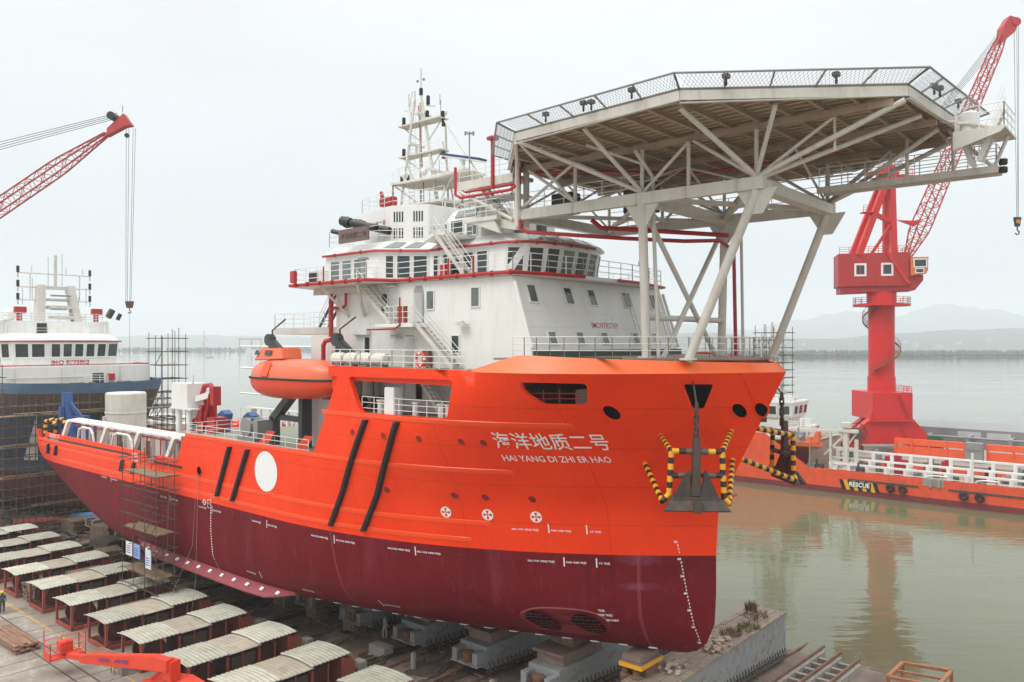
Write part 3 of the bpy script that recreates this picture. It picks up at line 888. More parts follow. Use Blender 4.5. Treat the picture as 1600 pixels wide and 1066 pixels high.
def wall_window(k, t0, t1, z0, z1, gm, name="window"):
    A, B, C, D = (Vector((*base[k], zb0)), Vector((*base[(k + 1) % n], zb0)), Vector((*eave[(k + 1) % n], zt0)), Vector((*eave[k], zt0)))
    def P(t, z):
        s = (z - zb0) / (zt0 - zb0); return A.lerp(B, t).lerp(D.lerp(C, t), s)
    c = (P(t0, z0) + P(t1, z0) + P(t1, z1) + P(t0, z1)) / 4
    r_ = P((t0 + t1) / 2 + .01, (z0 + z1) / 2) - P((t0 + t1) / 2, (z0 + z1) / 2)
    u = P((t0 + t1) / 2, z1) - P((t0 + t1) / 2, z0)
    nn = r_.cross(u).normalized()
    w = (P(t1, (z0 + z1) / 2) - P(t0, (z0 + z1) / 2)).length
    u = u.normalized(); r_ = r_.normalized()
    window(ship, c + nn * .004, r_, u, w, (P(t0, z1) - P(t0, z0)).length, gm, .06, name)
for t in (.2, .43, .66): wall_window(0, t - .085, t + .085, 23.05, 24.35, m_glassg)
for t0, t1 in ((.16, .3), (.38, .62), (.70, .95)): wall_window(1, t0, t1, 22.95, 24.45, m_glass)
for t in (.10, .23): wall_window(2, t - .03, t + .03, 22.7, 24.4, m_glass)
for t in (.37, .54, .72): wall_window(2, t - .065, t + .065, 23.0, 24.4, m_glass)
for k in (3, 4, 5, 6, 7, 8, 9, 10): wall_window(k, .13, .87, 22.95, 24.5, m_glass if k != 6 else m_glassg)
for t in (.3, .5, .7): wall_window(11, t - .06, t + .06, 23.0, 24.4, m_glass)
# some panes are of paler glass than the rest
# sloping roof fascia with skylights, roof slab
top2 = []
for (x, y) in eave:
    v = Vector((x + 17, y * 1.3)); v.normalize(); top2.append((x - v.x * .85, y - v.y * .75))
out = [(x + .22 * (1 if x > -15 else 0), y + (.2 if y > 0 else -.2 if y < 0 else 0)) for x, y in eave]
mb = MB()
for k in range(n):
    a, b, c, d_ = out[k], out[(k + 1) % n], top2[(k + 1) % n], top2[k]
    mb.face([(*a, 24.76), (*b, 24.76), (*b, 24.92), (*a, 24.92)])
    mb.face([(*a, 24.92), (*b, 24.92), (*c, 25.5), (*d_, 25.5)])
mb.face([(*p, 24.76) for p in out]); mb.face([(*p, 25.5) for p in top2])
roof = mb.build("wheelhouse_roof", m_white, ship, weld=True)
for k, t0, t1 in ((1, .12, .42), (1, .52, .82), (4, .1, .85), (5, .1, .85), (6, .1, .85), (7, .1, .9), (8, .1, .9), (9, .1, .9)):
    A, B = Vector((*out[k], 24.92)), Vector((*out[(k + 1) % n], 24.92)); D, C = Vector((*top2[k], 25.5)), Vector((*top2[(k + 1) % n], 25.5))
    P = lambda t, s: A.lerp(B, t).lerp(D.lerp(C, t), s)
    q = [P(t0, .12), P(t1, .12), P(t1 - .04, .85), P(t0 + .04, .85)]
    nn = (q[1] - q[0]).cross(q[3] - q[0]).normalized()
    mb = MB(); mb.prism(q, nn * .03); mb.build("skylight", m_skyl, roof)
rp = MB()
rp.pipe([(x + .1 * (1 if x > -15 else 0), y * 1.012, 24.8) for x, y in out[:9]], .085, 7)
for k in range(8):
    a, b = Vector((*out[k], 24.8)), Vector((*out[k + 1], 24.8)); L = (b - a).length
    for j in range(max(1, int(L / 2.2))):
        p = a.lerp(b, (j + .5) / max(1, int(L / 2.2))); u = (b - a).normalized() * .07; p.y *= 1.012
        rp.tube(p - u, p + u, .13, 8)
rp.build("eave_pipe", m_red, ship, smooth=True, auto=40)
r2 = MB(); rail(r2, ringz([(-27.3, -6.9), (-21.7, -6.9), (-18.9, -4.3), (-15.2, -4.4)], 25.5), 1.1, 1.5, .026)
rail(r2, ringz([(-13, 4.4), (-18.9, 4.3), (-21.7, 6.9), (-27.3, 6.9), (-27.3, -6.9)], 25.5), 1.1, 1.8, .026)
r2.build("roof_railing", m_rail, ship)
# landing by the stair: white slab sloping out from the roof
mb = MB(); mb.prism([(-18.6, -4.4, 25.3), (-14.9, -4.4, 25.3), (-14.9, -7.3, 25.3), (-15.5, -7.6, 25.3), (-18.6, -5.6, 25.3)], (0, 0, .22)); mb.build("roof_landing", m_white, ship)
st = MB(); rl = MB(); stairs(st, rl, (-15.2, -7.6, 25.45), (-12.6, -7.6, 22.65), .75, Y)
s1 = st.build("stair", m_cream, ship); rl.build("handrail", m_rail, s1)
st = MB(); rl = MB(); stairs(st, rl, (-21.3, -8.75, 22.4), (-18.0, -8.75, 19.75), .8, Y)
s1 = st.build("stair", m_cream, ship); rl.build("handrail", m_rail, s1)
st = MB(); rl = MB(); stairs(st, rl, (-15.5, -8.85, 19.7), (-12.3, -8.85, 17.0), .8, Y)
s1 = st.build("stair", m_cream, ship); rl.build("handrail", m_rail, s1)
st = MB(); rl = MB(); stairs(st, rl, (-15.6, -8.9, 16.8), (-13.2, -8.9, 14.1), .7, Y)
s1 = st.build("stair", m_cream, ship); rl.build("handrail", m_rail, s1)
mb = MB(); mb.box(-19.0, -15.4, -9.55, -8.2, 19.45, 19.68); mb.build("stair_landing", m_white, ship, bevel=.03)
r2 = MB(); rail(r2, ringz([(-18.0, -9.5), (-15.5, -9.5)], 19.68), 1.1, .9); r2.build("landing_railing", m_rail, ship)
# red pipe along the landing and standpipes
rp = MB(); rp.pipe([(-20.4, -9.0, 19.35), (-17.0, -9.6, 19.35), (-16.5, -9.6, 19.6), (-16.5, -9.6, 21.3)], .06, 6)
rp.pipe([(-24.95, -8.5, 21.9), (-24.95, -8.5, 18.9)], .165, 10); rp.pipe([(-24.9, -8.5, 20.9), (-23.6, -8.5, 20.9), (-23.3, -8.5, 21.1), (-23.3, -8.5, 21.9)], .1, 8)
rp.pipe([(-24.95, -8.5, 18.7), (-25.6, -8.5, 18.6), (-25.85, -8.5, 18.3), (-25.85, -8.5, 16.6)], .16, 10)
for x in (-23.5, -13.4, -11.3): rp.tube((x, -8.45 if x > -18 else -10.2, 22.6), (x, -8.45 if x > -18 else -10.2, 23.6), .06, 6)
rp.pipe([(-26.5, -8.0, 14.6), (-24.4, -8.6, 14.6), (-24.4, -8.6, 12.2)], .2, 8)
rp.build("standpipe", m_red, ship, smooth=True, auto=40)
# aft platform on the starboard side, with rail and stair
mb = MB(); mb.box(-33.0, -24.9, -7.9, -4.5, 19.12, 19.6); mb.prism([(-26.5, -7.5, 19.1), (-24.9, -7.5, 19.1), (-24.9, -7.5, 18.5)], (0, 2.5, 0)); mb.build("aft_platform", m_cream, ship)
r2 = MB(); rail(r2, ringz([(-26.6, -7.85), (-32.9, -7.85), (-32.9, -4.6)], 19.6), 1.1, 1.3); r2.build("platform_railing", m_rail, ship)
st = MB(); rl = MB(); stairs(st, rl, (-26.0, -6.6, 22.4), (-28.4, -6.6, 19.6), .8, Y); s1 = st.build("stair", m_dgrey, ship); rl.build("handrail", m_rail, s1)
# fire stations, louvre box, cowl vent on the bridge deck
for x, y, z, h in ((-27.6, -10.1, 22.7, .85), (-17.2, -5.5, 22.75, .95)):
    mb = MB(); mb.box(x, x + .6, y, y + .25, z, z + h); mb.build("hose_box", m_red, ship, bevel=.05)
mb = MB(); mb.box(-17.1, -16.3, -9.3, -9.1, 19.75, 20.8); mb.build("hose_box", m_redbox, ship, bevel=.03)
mb = MB(); mb.box(-15.6, -15.0, -8.6, -8.25, 17.0, 18.0); mb.build("hose_box", m_redbox, ship, bevel=.03)
mb = MB(); mb.box(-26.5, -25.2, -9.3, -8.5, 22.65, 23.55); vb = mb.build("vent_box", m_white, ship, bevel=.04)
mb = MB(); mb.box(-26.35, -25.35, -9.36, -9.28, 22.75, 23.45); mb.build("louvre", m_blackp, vb)
mb = MB(); mb.tube((-21.9, -8.1, 22.6), (-21.9, -8.1, 24.1), .16, 10); mb.lathe([(.16, 0), (.38, .05), (.38, .15), (.1, .3)], (-21.9, -8.1, 24.1), 12); mb.build("cowl_vent", m_grey, ship, smooth=True, auto=40)
# promenade rail above the side opening and inside it
r2 = MB(); rail(r2, [(x, -hb(x, 16.9) + .12, 16.98) for x in (-21.5, -18.5, -15.5, -12.5, -9.4)], 1.08, 1.05, .028); r2.build("promenade_railing", m_rail, ship)
r2 = MB(); rail(r2, [(x, -hb(x, 14.2) + .35, 14.08) for x in (-18.6, -14, -10.6)], 1.05, 1.2, .028); r2.build("mooring_railing", m_rail, ship)
r2 = MB(); rail(r2, [(x, -hb(x, 15.3) + .4, 15.25) for x in (-6.2, -2.6)], .75, .9, .03, (.35, .75)); r2.build("mooring_railing", m_red, ship)
mb = MB(); mb.box(-16.45, -15.55, -10.9, -10.2, 14.08, 15.8); mb.build("winch_post", m_white, ship, bevel=.04)
for x in (-17.6, -17.0, -14.4, -12.2, -11.6):
    mb = MB(); mb.lathe([(.2, 0), (.2, .75), (.28, .78), (.28, .85), (.1, .88)], (x, -10.2, 14.08), 12); mb.build("bollard", m_white, ship, smooth=True, auto=40)
mb = MB(); mb.lathe([(.42, 0), (.42, 1.9), (.3, 2.3)], (-21.3, -9.2, 14.08), 14); mb.tube((-20.0, -8.5, 14.1), (-20.0, -8.5, 16.9), .18, 8); mb.build("vent_trunk", m_cream, ship, smooth=True, auto=40)
mb = MB(); mb.box(-5.2, -4.2, -6.6, -6.0, 14.1, 15.9); mb.box(-3.7, -3.1, -5.6, -5.1, 14.1, 16.2); mb.build("mooring_locker", m_cream, ship, bevel=.05)
# forecastle rail, ladder bars on the front wall, deck coaming
r2 = MB(); fp = []
for k in range(15):
    x = -6.6 + .69 * k; fp.append((x - .35, -max(.12, hb(x, 16.9) - 1.05), 17.72))
rail(r2, fp + [(p[0], -p[1], p[2]) for p in reversed(fp)], 1.08, 1.35, .028); r2.build("forecastle_railing", m_rail, ship)
mb = MB()
for y in (2.9, 3.35): mb.tube((xw(21.9) + .3, y, 21.9), (xw(18.3) + .3, y, 18.3), .03, 5)
for y in (6.85, 7.3): mb.tube((xw(22) + .25, y, 22), (xw(18.6) + .25, y, 18.6), .03, 5)
for k in range(12):
    z = 18.5 + .3 * k; mb.tube((xw(z) + .27, 6.85, z), (xw(z) + .27, 7.3, z), .02, 4); mb.tube((xw(z) + .3, 2.9, z), (xw(z) + .3, 3.35, z), .02, 4)
mb.build("wall_ladder", m_cream, house)
mb = MB(); mb.box(-6.9, -6.75, -8.3, 8.3, 17.66, 18.06); mb.box(-6.9, -1, -8.6, -8.4, 17.66, 17.76); mb.build("coaming", M("dark green coaming", (.05, .085, .055), .6), ship)
mb = MB(); mb.tube((-7.4, 3.8, 22.6), (-7.4, 3.8, 23.7), .04, 5); mb.cbox((-7.3, 3.8, 23.8), (.2, .5, .3)); mb.build("floodlight", m_grey, ship)

# --- top of the wheelhouse: funnel casing, top house, sign board, exhausts
mb = MB()
mb.prism([(-26.6, -4.6, 25.45), (-22.1, -5.5, 25.45), (-19.55, -4.2, 25.45), (-19.0, 1.5, 25.45), (-26.6, 1.5, 25.45)], (0, 0, 2.72))
mb.prism([(-27.1, -4.5, 27.0), (-26.55, -4.6, 27.0), (-26.55, 1.4, 27.0), (-27.1, 1.4, 27.0)], (0, 0, 1.15))
fun = mb.build("funnel", m_white, ship, bevel=.04)
d0, d1 = Vector((-22.1, -5.5, 0)), Vector((-19.55, -4.2, 0)); u = (d1 - d0).normalized(); nn = u.cross(Z).normalized()
for zc in (27.35, 26.2):
    for t0 in (.28, 1.75):
        mb = MB()
        for k in range(4):
            p = d0 + u * (t0 + .2 * k) + Z * zc; mb.prism([p - u * .05 - Z * .36, p + u * .05 - Z * .36, p + u * .05 + Z * .36, p - u * .05 + Z * .36], nn * .02)
        mb.build("louvre", m_blackp, fun)
a, b = Vector((-26.6, -4.6, 0)), Vector((-22.1, -5.5, 0)); u2 = (b - a).normalized(); n2 = u2.cross(Z).normalized()
mb = MB(); put_text(mb, "海洋地质二号", .5, a + u2 * .75 + Z * 26.85 + n2 * .015, u2, Z, bold=.004, sx=1.05); mb.build("ship_name", m_paintr, fun)
r2 = MB(); rail(r2, ringz([(-26.5, 1.3), (-26.5, -4.5), (-22.1, -5.35), (-19.6, -4.1), (-19.2, .5)], 28.17), 1.05, 1.1, .024); r2.build("funnel_railing", m_rail, fun)
mb = MB(); mb.box(-24.0, -22.6, -5.0, -4.4, 28.35, 29.0); mb.tube((-23.9, -4.7, 28.9), (-24.1, -4.7, 29.5), .16, 8); mb.tube((-23.0, -4.7, 28.17), (-23.0, -4.7, 28.4), .3, 8); mb.build("fire_monitor", m_red, ship, bevel=.06)
mb = MB(); mb.prism([(-25.1, -7.75, 25.5), (-21.9, -7.75, 25.55), (-21.9, -7.75, 26.5), (-25.1, -7.75, 26.45)], (0, .18, 0)); sg = mb.build("sign_board", m_brown, ship)
mb = MB(); put_text(mb, "海洋地质二号", .47, (-24.85, -7.765, 25.78), X, Z, sx=1.02, bold=.006); mb.build("lettering", M("dark lettering", (.06, .035, .03), .6), sg)
mb = MB()
for k, (x, y, z) in enumerate(((-25.3, -6.6, 27.15), (-24.6, -6.0, 26.95))):
    mb.tube((x + 2.6, y + .3, z - .6), (x, y, z), .28, 10); mb.tube((x + .1, y, z - .03), (x - .75, y - .1, z + .2), .36, 12); mb.tube((x - .2, y, z), (x - .4, y, z + .1), .42, 12)
mb.tube((-26.6, -7.2, 26.6), (-25.4, -6.9, 26.3), .17, 8); mb.build("exhaust_pipe", m_blackp, ship, smooth=True, auto=40)
mb = MB()
tb = [(-19.0, -3.2), (-17.9, -3.9), (-14.9, -3.9), (-13.9, -2.8), (-13.9, 2.8), (-14.9, 3.9), (-17.9, 3.9), (-19.0, 3.2)]
tt = [(x + (.35 if x < -16 else -.35), y * .88) for x, y in tb]
for k in range(8):
    a, b, c, d_ = tb[k], tb[(k + 1) % 8], tb[(k + 1) % 8], tb[k]
    mb.face([(*a, 25.45), (*b, 25.45), (*b, 26.85), (*a, 26.85)])
    mb.face([(*a, 26.85), (*b, 26.85), (*tt[(k + 1) % 8], 27.6), (*tt[k], 27.6)])
mb.face([(*p, 27.6) for p in tt])
th = mb.build("observation_house", m_white, ship, weld=True)
window(ship, (-18.45, -3.58, 26.25), Vector((1.1, -.7, 0)), Z, .7, 1.05, m_glass)
window(ship, (-17.1, -3.9, 26.25), X, Z, 1.1, 1.05, m_glass); window(ship, (-15.7, -3.9, 26.25), X, Z, .9, 1.05, m_glassg)
window(ship, (-13.9, -1.2, 26.25), Y, Z, 1.2, 1.0, m_glass); window(ship, (-13.9, 1.2, 26.25), Y, Z, 1.2, 1.0, m_glass)
mb = MB(); p = [Vector((-17.4, -3.86, 26.98)), Vector((-15.4, -3.86, 26.98)), Vector((-15.5, -3.55, 27.5)), Vector((-17.3, -3.55, 27.5))]; mb.prism(p, (0, -.03, .02)); mb.build("skylight", m_skyl, th)
r2 = MB(); rail(r2, ringz([(-18.5, -2.8), (-17.5, -3.3), (-15, -3.3), (-14.3, -2.4), (-14.3, 2.4)], 27.6), 1.05, 1.1, .024); r2.build("roof_railing", m_rail, th)

# --- mast
mb = MB()
for x, z, L in ((-25.4, 33.9, 1.6), (-24.6, 36.2, 1.5), (-23.2, 31.6, 2.2)): mb.box(x - .1, x + .1, -L / 2, L / 2, z, z + .16); mb.tube((x, 0, z - .5), (x, 0, z), .12, 8)
for x, y, z in ((-23.6, -.9, 31.3), (-21.2, 1.2, 31.4), (-25.8, -.9, 31.3), (-22.8, .4, 35.9)): mb.ball((x, y, z + .25), .3, 10); mb.tube((x, y, z - .3), (x, y, z + .1), .1, 6)
mb.build('radar_aerial', m_white, ship, smooth=True, auto=40)
ms = MB(); P0 = Vector((-24.5, 0, 27.6))
T1 = (-25.0, 0, 37.2)
ms.tube((-26.2, -1.2, 27.6), (-25.3, -.3, 37.4), .10, 8); ms.tube((-26.2, 1.2, 27.6), (-25.3, .3, 37.4), .10, 8)
ms.tube((-21.9, -.6, 26.5), (-24.9, 0, 37.8), .17, 10, .10); ms.tube((-21.9, 1.0, 27.6), (-23.0, .5, 34), .07, 8)
ms.tube((-23.4, 1.6, 27.6), (-23.4, 1.2, 35.5), .08, 8)
for z, x0, x1, w in ((35.55, -27.0, -22.4, .55), (33.1, -27.0, -22.3, .5)):
    ms.box(x0, x1, -w, w, z, z + .1)
for z0, a, b in ((35.5, -26.8, -24.9), (35.5, -22.6, -24.0), (33.1, -26.8, -24.6), (33.1, -22.6, -23.8)): ms.tube((a, 0, z0), (b, 0, z0 - 1.3), .05, 6)
ms.prism([(-26.9, -1.4, 30.85), (-24.6, -2.0, 30.6), (-21, -1.9, 30.6), (-19.2, -1.2, 30.95), (-19.2, 1.2, 30.95), (-21, 1.9, 30.6), (-24.6, 2.0, 30.6), (-26.9, 1.4, 30.85)], (0, 0, .16))
ms.prism([(-25.2, -1.8, 28.9), (-20.5, -1.8, 28.9), (-20.5, 1.8, 28.9), (-25.2, 1.8, 28.9)], (0, 0, .14))
for a, b in (((-26.7, -1.2, 30.8), (-24.2, -.6, 29.0)), ((-20.2, -1.2, 30.8), (-22.2, -.5, 29.2)), ((-26.7, 0, 33.0), (-25.6, 0, 31)), ((-25.3, -1.6, 28.9), (-25.3, -1.6, 27.6)), ((-20.6, -1.6, 28.9), (-20.6, -1.6, 25.5)), ((-22.4, 0, 35.5), (-18.9, 0, 31))): ms.tube(a, b, .07, 6)
ms.tube((-26.8, 0, 37.0), (-24.9, 0, 36.2), .05, 6); ms.tube((-26.3, 0, 36.9), (-25.9, 0, 38.3), .04, 5); ms.tube((-24.3, 0, 36.9), (-23.4, 0, 36.7), .06, 6)
for k in range(34):
    z = 28 + .28 * k; ms.tube((-25.75, -.5, z), (-25.25, -.4, z), .018, 4)
ms.tube((-25.8, -.5, 27.8), (-25.55, -.45, 37.5), .022, 4); ms.tube((-25.25, -.4, 27.8), (-25.1, -.35, 37.5), .022, 4)
mast = ms.build("mast", m_cream, ship, smooth=True, auto=30)
r2 = MB(); rail(r2, ringz([(-26.8, -1.3), (-24.6, -1.9), (-21, -1.8), (-19.4, -1.1)], 31.0), .9, 1.1, .022); rail(r2, ringz([(-25.1, -1.7), (-20.6, -1.7)], 29.05), .9, 1.2, .022); rail(r2, ringz([(-24.6, -.5), (-22.4, -.5)], 33.2), .7, 1, .022)
r2.build("mast_railing", m_rail, mast)
for x, y, z, h in ((-26.9, 0, 35.7, .75), (-26.9, 0, 33.2, .75), (-22.4, 0, 34.95, .6), (-22.4, 0, 32.5, .55), (-26.9, -.2, 31.0, .75), (-26.6, .2, 31.1, .75), (-24.9, 0, 37.8, .6), (-24.1, 0, 36.9, .75), (-24.2, 0, 36.0, .5), (-22.5, 0, 35.65, .5), (-26.7, -1.2, 29.05, .75)):
    mb = MB(); mb.lathe([(.12, 0), (.15, .06), (.15, h * .42), (.11, h * .46), (.15, h * .5), (.15, h * .92), (.08, h)], (x, y, z), 10); mb.build("navigation_light", m_blackp, mast, smooth=True, auto=40)
mb = MB(); mb.tube((-26.85, -1.2, 31), (-26.75, -1.2, 29.1), .06, 6); mb.pipe([(-25.0, -.2, 37), (-24.2, -.4, 31), (-24.0, -.5, 28)], .04, 5); mb.build("cable_run", m_redbox, mast)
mb = MB()
for x, y, z, h in ((-26.3, 0, 37.2, 1.0), (-24.9, 0, 38.3, 1.6), (-22.7, 0, 35.7, 1.3), (-25.6, 0, 37.4, .9), (-26.0, 0, 35.7, .9), (-23.1, .3, 36.8, .8), (-15.3, 0, 28, 5.2)): mb.tube((x, y, z), (x, y, z + h), .03, 5)
for x in (-25.3, -24.6): mb.ball((x, 0, 39), .12, 6)
mb.build("whip_antenna", m_grey, mast)
mb = MB(); mb.tube((-17.3, -2.5, 27.6), (-17.3, -2.5, 33.2), .05, 6)
for dx, dy in ((.4, 0), (-.4, 0), (0, .4), (0, -.4)): mb.tube((-17.3, -2.5, 33.0), (-17.3 + dx, -2.5 + dy, 33.1), .04, 5); mb.ball((-17.3 + dx, -2.5 + dy, 33.05), .09, 6)
mb.build("weather_mast", m_grey, ship)
mb = MB(); mb.cbox((-20.35, 0, 32.3), (4.2, .9, .16), ry=.24); sp_ = mb.build("radar_scanner", m_blued, ship, bevel=.03)
mb = MB(); mb.cbox((-20.35, 0, 32.16), (4.1, .8, .09), ry=.24); mb.tube((-20.4, 0, 31), (-20.4, 0, 32.2), .22, 10); mb.build("scanner_mount", m_white, sp_)
# ------------------------------------------------------------------ helideck over the bow
ZD = 29.9
HO = [(-7.0, -9.65), (3.36, -10.45), (11.35, -4.5), (11.85, 4.1), (4.4, 10.2), (-6.6, 10.2), (-11.6, 5.3), (-11.6, -4.9)]
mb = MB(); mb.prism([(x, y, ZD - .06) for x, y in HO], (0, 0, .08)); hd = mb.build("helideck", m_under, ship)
# fascia beam all round
mb = MB()
for k in range(8):
    a, b = Vector((*HO[k], 0)), Vector((*HO[(k + 1) % 8], 0)); mb.bar(a + Z * (ZD - .26), b + Z * (ZD - .26), .09, .42)
    mb.bar(a + Z * (ZD - .6), b + Z * (ZD - .48), .2, .04)
mb.build("edge_beam", m_cream, hd)
# underside: plank ribs along x, cross girders along y
import itertools
def yspan(x):
    ys = []
    for k in range(8):
        a, b = HO[k], HO[(k + 1) % 8]
        if (a[0] - x) * (b[0] - x) <= 0 and abs(a[0] - b[0]) > 1e-6: ys.append(a[1] + (b[1] - a[1]) * (x - a[0]) / (b[0] - a[0]))
    return (min(ys), max(ys)) if len(ys) > 1 else None
def xspan(y):
    xs = []
    for k in range(8):
        a, b = HO[k], HO[(k + 1) % 8]
        if (a[1] - y) * (b[1] - y) <= 0 and abs(a[1] - b[1]) > 1e-6: xs.append(a[0] + (b[0] - a[0]) * (y - a[1]) / (b[1] - a[1]))
    return (min(xs), max(xs)) if len(xs) > 1 else None
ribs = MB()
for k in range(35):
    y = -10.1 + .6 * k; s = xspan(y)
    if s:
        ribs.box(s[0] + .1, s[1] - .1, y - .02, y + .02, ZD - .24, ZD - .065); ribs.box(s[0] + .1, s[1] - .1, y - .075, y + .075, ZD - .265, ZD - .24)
rb = ribs.build("deck_rib", M('rib paint with lit edges', (.56, .45, .33), .6, var=.15), hd)  # paler than the underside: lit look of the rib edges put into colour
g = MB()
for k in range(15):
    x = -10.9 + 1.56 * k; s = yspan(x)
    if s:
        g.box(x - .03, x + .03, s[0] + .1, s[1] - .1, ZD - .52, ZD - .27); g.box(x - .09, x + .09, s[0] + .1, s[1] - .1, ZD - .55, ZD - .52)
for y in (-4.8, 0, 4.8):
    s = xspan(y); g.box(s[0] + .1, s[1] - .1, y - .09, y + .09, ZD - .88, ZD - .555)
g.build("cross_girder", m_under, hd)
# two lower chords on the legs, with the space frame between
ZL = 26.35
ch = MB()
for y in (-5.0, 5.0):
    ch.box(-11.0, 5.0, y - .2, y + .2, ZL - .31, ZL + .31)
    for x in (-6.5, -2.2, .8, 3.6): ch.box(x - .04, x + .04, y - .25, y + .25, ZL - .31, ZL + .31)
ch.box(-2.2, -1.6, -4.8, 4.8, ZL - .3, ZL + .25); ch.box(4.3, 5.0, -4.75, 4.75, ZL - .36, ZL + .2); ch.box(-11.0, -10.5, -4.8, 4.8, ZL - .3, ZL + .3)
ch.bar((-1.9, -4.8, ZL), (4.6, 4.8, ZL - .05), .3, .25); ch.bar((-1.9, 4.8, ZL), (4.6, -4.8, ZL - .05), .28, .22); ch.bar((-10.7, -4.8, ZL), (-2, 4.8, ZL - .1), .22); ch.bar((-10.7, 4.8, ZL), (-2, -4.8, ZL - .1), .2)
ch.build("lower_chord", m_cream, hd)
tr = MB()
def T(a, b, r=.13): tr.tube(a, b, r * .72, 8)
for s in (-1, 1):
    y = 5.0 * s; yo = 9.75 * s; zt = ZD - .6
    for x in (-10.7, -6.4, -1.9, .9, 4.6): T((x, y, ZL + .3), (x, y, ZD - .9), .15)
    T((-10.7, y, ZL + .3), (-6.4, y, ZD - .9)); T((-6.4, y, ZL + .3), (-9.9, y, ZD - .9)); T((-1.9, y, ZL + .3), (-6.2, y, ZD - 1)); T((-1.9, y, ZL + .3), (.9, y, ZD - .9)); T((4.6, y, ZL + .3), (1.2, y, ZD - .9))
    # outriggers to the deck edge
    T((-1.9, y, ZL + .35), (-6.6, yo, zt), .17); T((-1.9, y, ZL + .35), (-2.4, yo, zt), .16); T((4.6, y, ZL + .35), (3.0, yo, zt), .18); T((4.6, y, ZL + .35), (6.6, yo * .77, zt), .16)
    T((-6.4, y, ZL + .3), (-6.7, yo, zt), .12); T((-10.7, y, ZL + .3), (-6.9, yo, zt), .14)
    T((-1.9, y, ZL + 1.9), (-4.0, yo * .75, ZD - .7), .1)
    T((4.6, y, ZL + .3), (11.3, 4.7 * s, ZD - .7), .19); T((4.6, y, ZL + .2), (11.2, 1.6 * s, ZD - .7), .17)
    T((4.6, y, ZL + .3), (8.2, y * .9, ZD - .8), .12)
    T((8.2, y * .9, ZD - .8), (8.2, y * .9, 27.5), .09)
for x in (-10.7, -6.4, -1.9, 4.6):
    T((x, -5, ZL + .2), (x, 0, ZD - .9), .1); T((x, 5, ZL + .2), (x, 0, ZD - .9), .1)
T((-6.4, -5, ZL), (-1.9, 0, ZD - .9), .09); T((-1.9, 5, ZL), (-6.4, 0, ZD - .9), .09); T((4.6, 5, ZL), (.9, 0, ZD - .9), .09); T((-1.9, 0, ZD - 1), (4.6, -4.8, ZL), .1)
tr.build("brace", m_cream, hd, smooth=True, auto=40)
for s in (-1, 1):
    for (a, b, r) in (((-1.9, 4.56, 17.6), (-1.9, 5.0, ZL - .3), .25), ((1.05, 5.34, 17.55), (4.6, 4.95, ZL - .3), .235)):
        mb = MB(); mb.tube((a[0], s * a[1], a[2]), (b[0], s * b[1], b[2]), r, 18); mb.lathe([(r + .22, 0), (r + .22, .1)], (a[0], s * a[1], a[2] + .05), 18)
        mb.prism([(b[0] - 1.05, s * b[1] - .05, b[2] + .02), (b[0] + 1.05, s * b[1] - .05, b[2] + .02), (b[0] + .3, s * b[1] - .05, b[2] - 1.2), (b[0] - .3, s * b[1] - .05, b[2] - 1.2)], (0, .1, 0))
        mb.build("leg", m_cream, hd, smooth=True, auto=40)
cb = MB(); cb.tube((-1.9, -4.8, 19.9), (-1.9, 4.8, 19.9), .17, 12)
cb.tube((-1.9, -4.95, ZL - .4), (-1.6, 3.3, 17.6), .15, 12); cb.tube((-1.9, 4.95, ZL - .4), (-1.6, -3.3, 17.6), .15, 12)
cb.build("leg_brace", m_cream, hd, smooth=True, auto=40)
dp = MB(); dp.pipe([(-1.4, -4.1, 17.6), (-1.6, -4.3, 25), (-1.6, -4.4, 27.6), (-2, -5.6, ZD - 1)], .11, 8); dp.tube((-.9, 5.6, 17.6), (-1.0, 5.5, 26), .1, 8); dp.build("drain_pipe", m_cream, hd, smooth=True, auto=40)
# safety net: slanted frames with mesh
net = MB(); frm = MB(); W = 1.05; UPN = .42
OUT = []
for k in range(8):
    a, p, b = Vector(HO[k - 1]), Vector(HO[k]), Vector(HO[(k + 1) % 8])
    n1 = Vector((p - a)).normalized(); n2 = Vector((b - p)).normalized()
    n1 = Vector((n1.y, -n1.x)); n2 = Vector((n2.y, -n2.x)); m_ = (n1 + n2); m_ = m_ / (1 + n1.dot(n2))
    OUT.append(p + m_ * W)
for k in range(8):
    a, b = Vector((*HO[k], ZD)), Vector((*HO[(k + 1) % 8], ZD)); c, d_ = Vector((*OUT[(k + 1) % 8], ZD + UPN)), Vector((*OUT[k], ZD + UPN))
    if k in (2,): pass
    frm.tube(d_, c, .05, 6); frm.tube(a + Z * .06, b + Z * .06, .04, 6)
    L = (b - a).length; m = max(2, round(L / 1.9))
    for j in range(m + 1):
        t = j / m; frm.bar(a.lerp(b, t) + Z * .02, d_.lerp(c, t), .07, .07)
    nn = int(L / .17)
    for j in range(nn):
        t = (j + .5) / nn; t2 = min(1, t + .25 / L * 2)
        net.bar(a.lerp(b, t), d_.lerp(c, t2), .010); net.bar(a.lerp(b, t2), d_.lerp(c, t), .010)
fr = frm.build("net_frame", m_grey, hd); net.build("safety_net", m_grey, hd)
for x, y in ((-4.5, -10.2), (-1.9, -10.5), (-1.5, -10.4), (1.0, -10.7), (5.2, -9.6), (9.0, -6.7), (11.9, -2.2), (12.2, 1.2), (12.0, -1.6)):
    mb = MB(); mb.cbox((x, y, ZD + .42), (.30, .30, .2)); mb.tube((x, y, ZD), (x, y, ZD + .3), .06, 8); mb.build("deck_floodlight", m_dgrey, hd, bevel=.05)
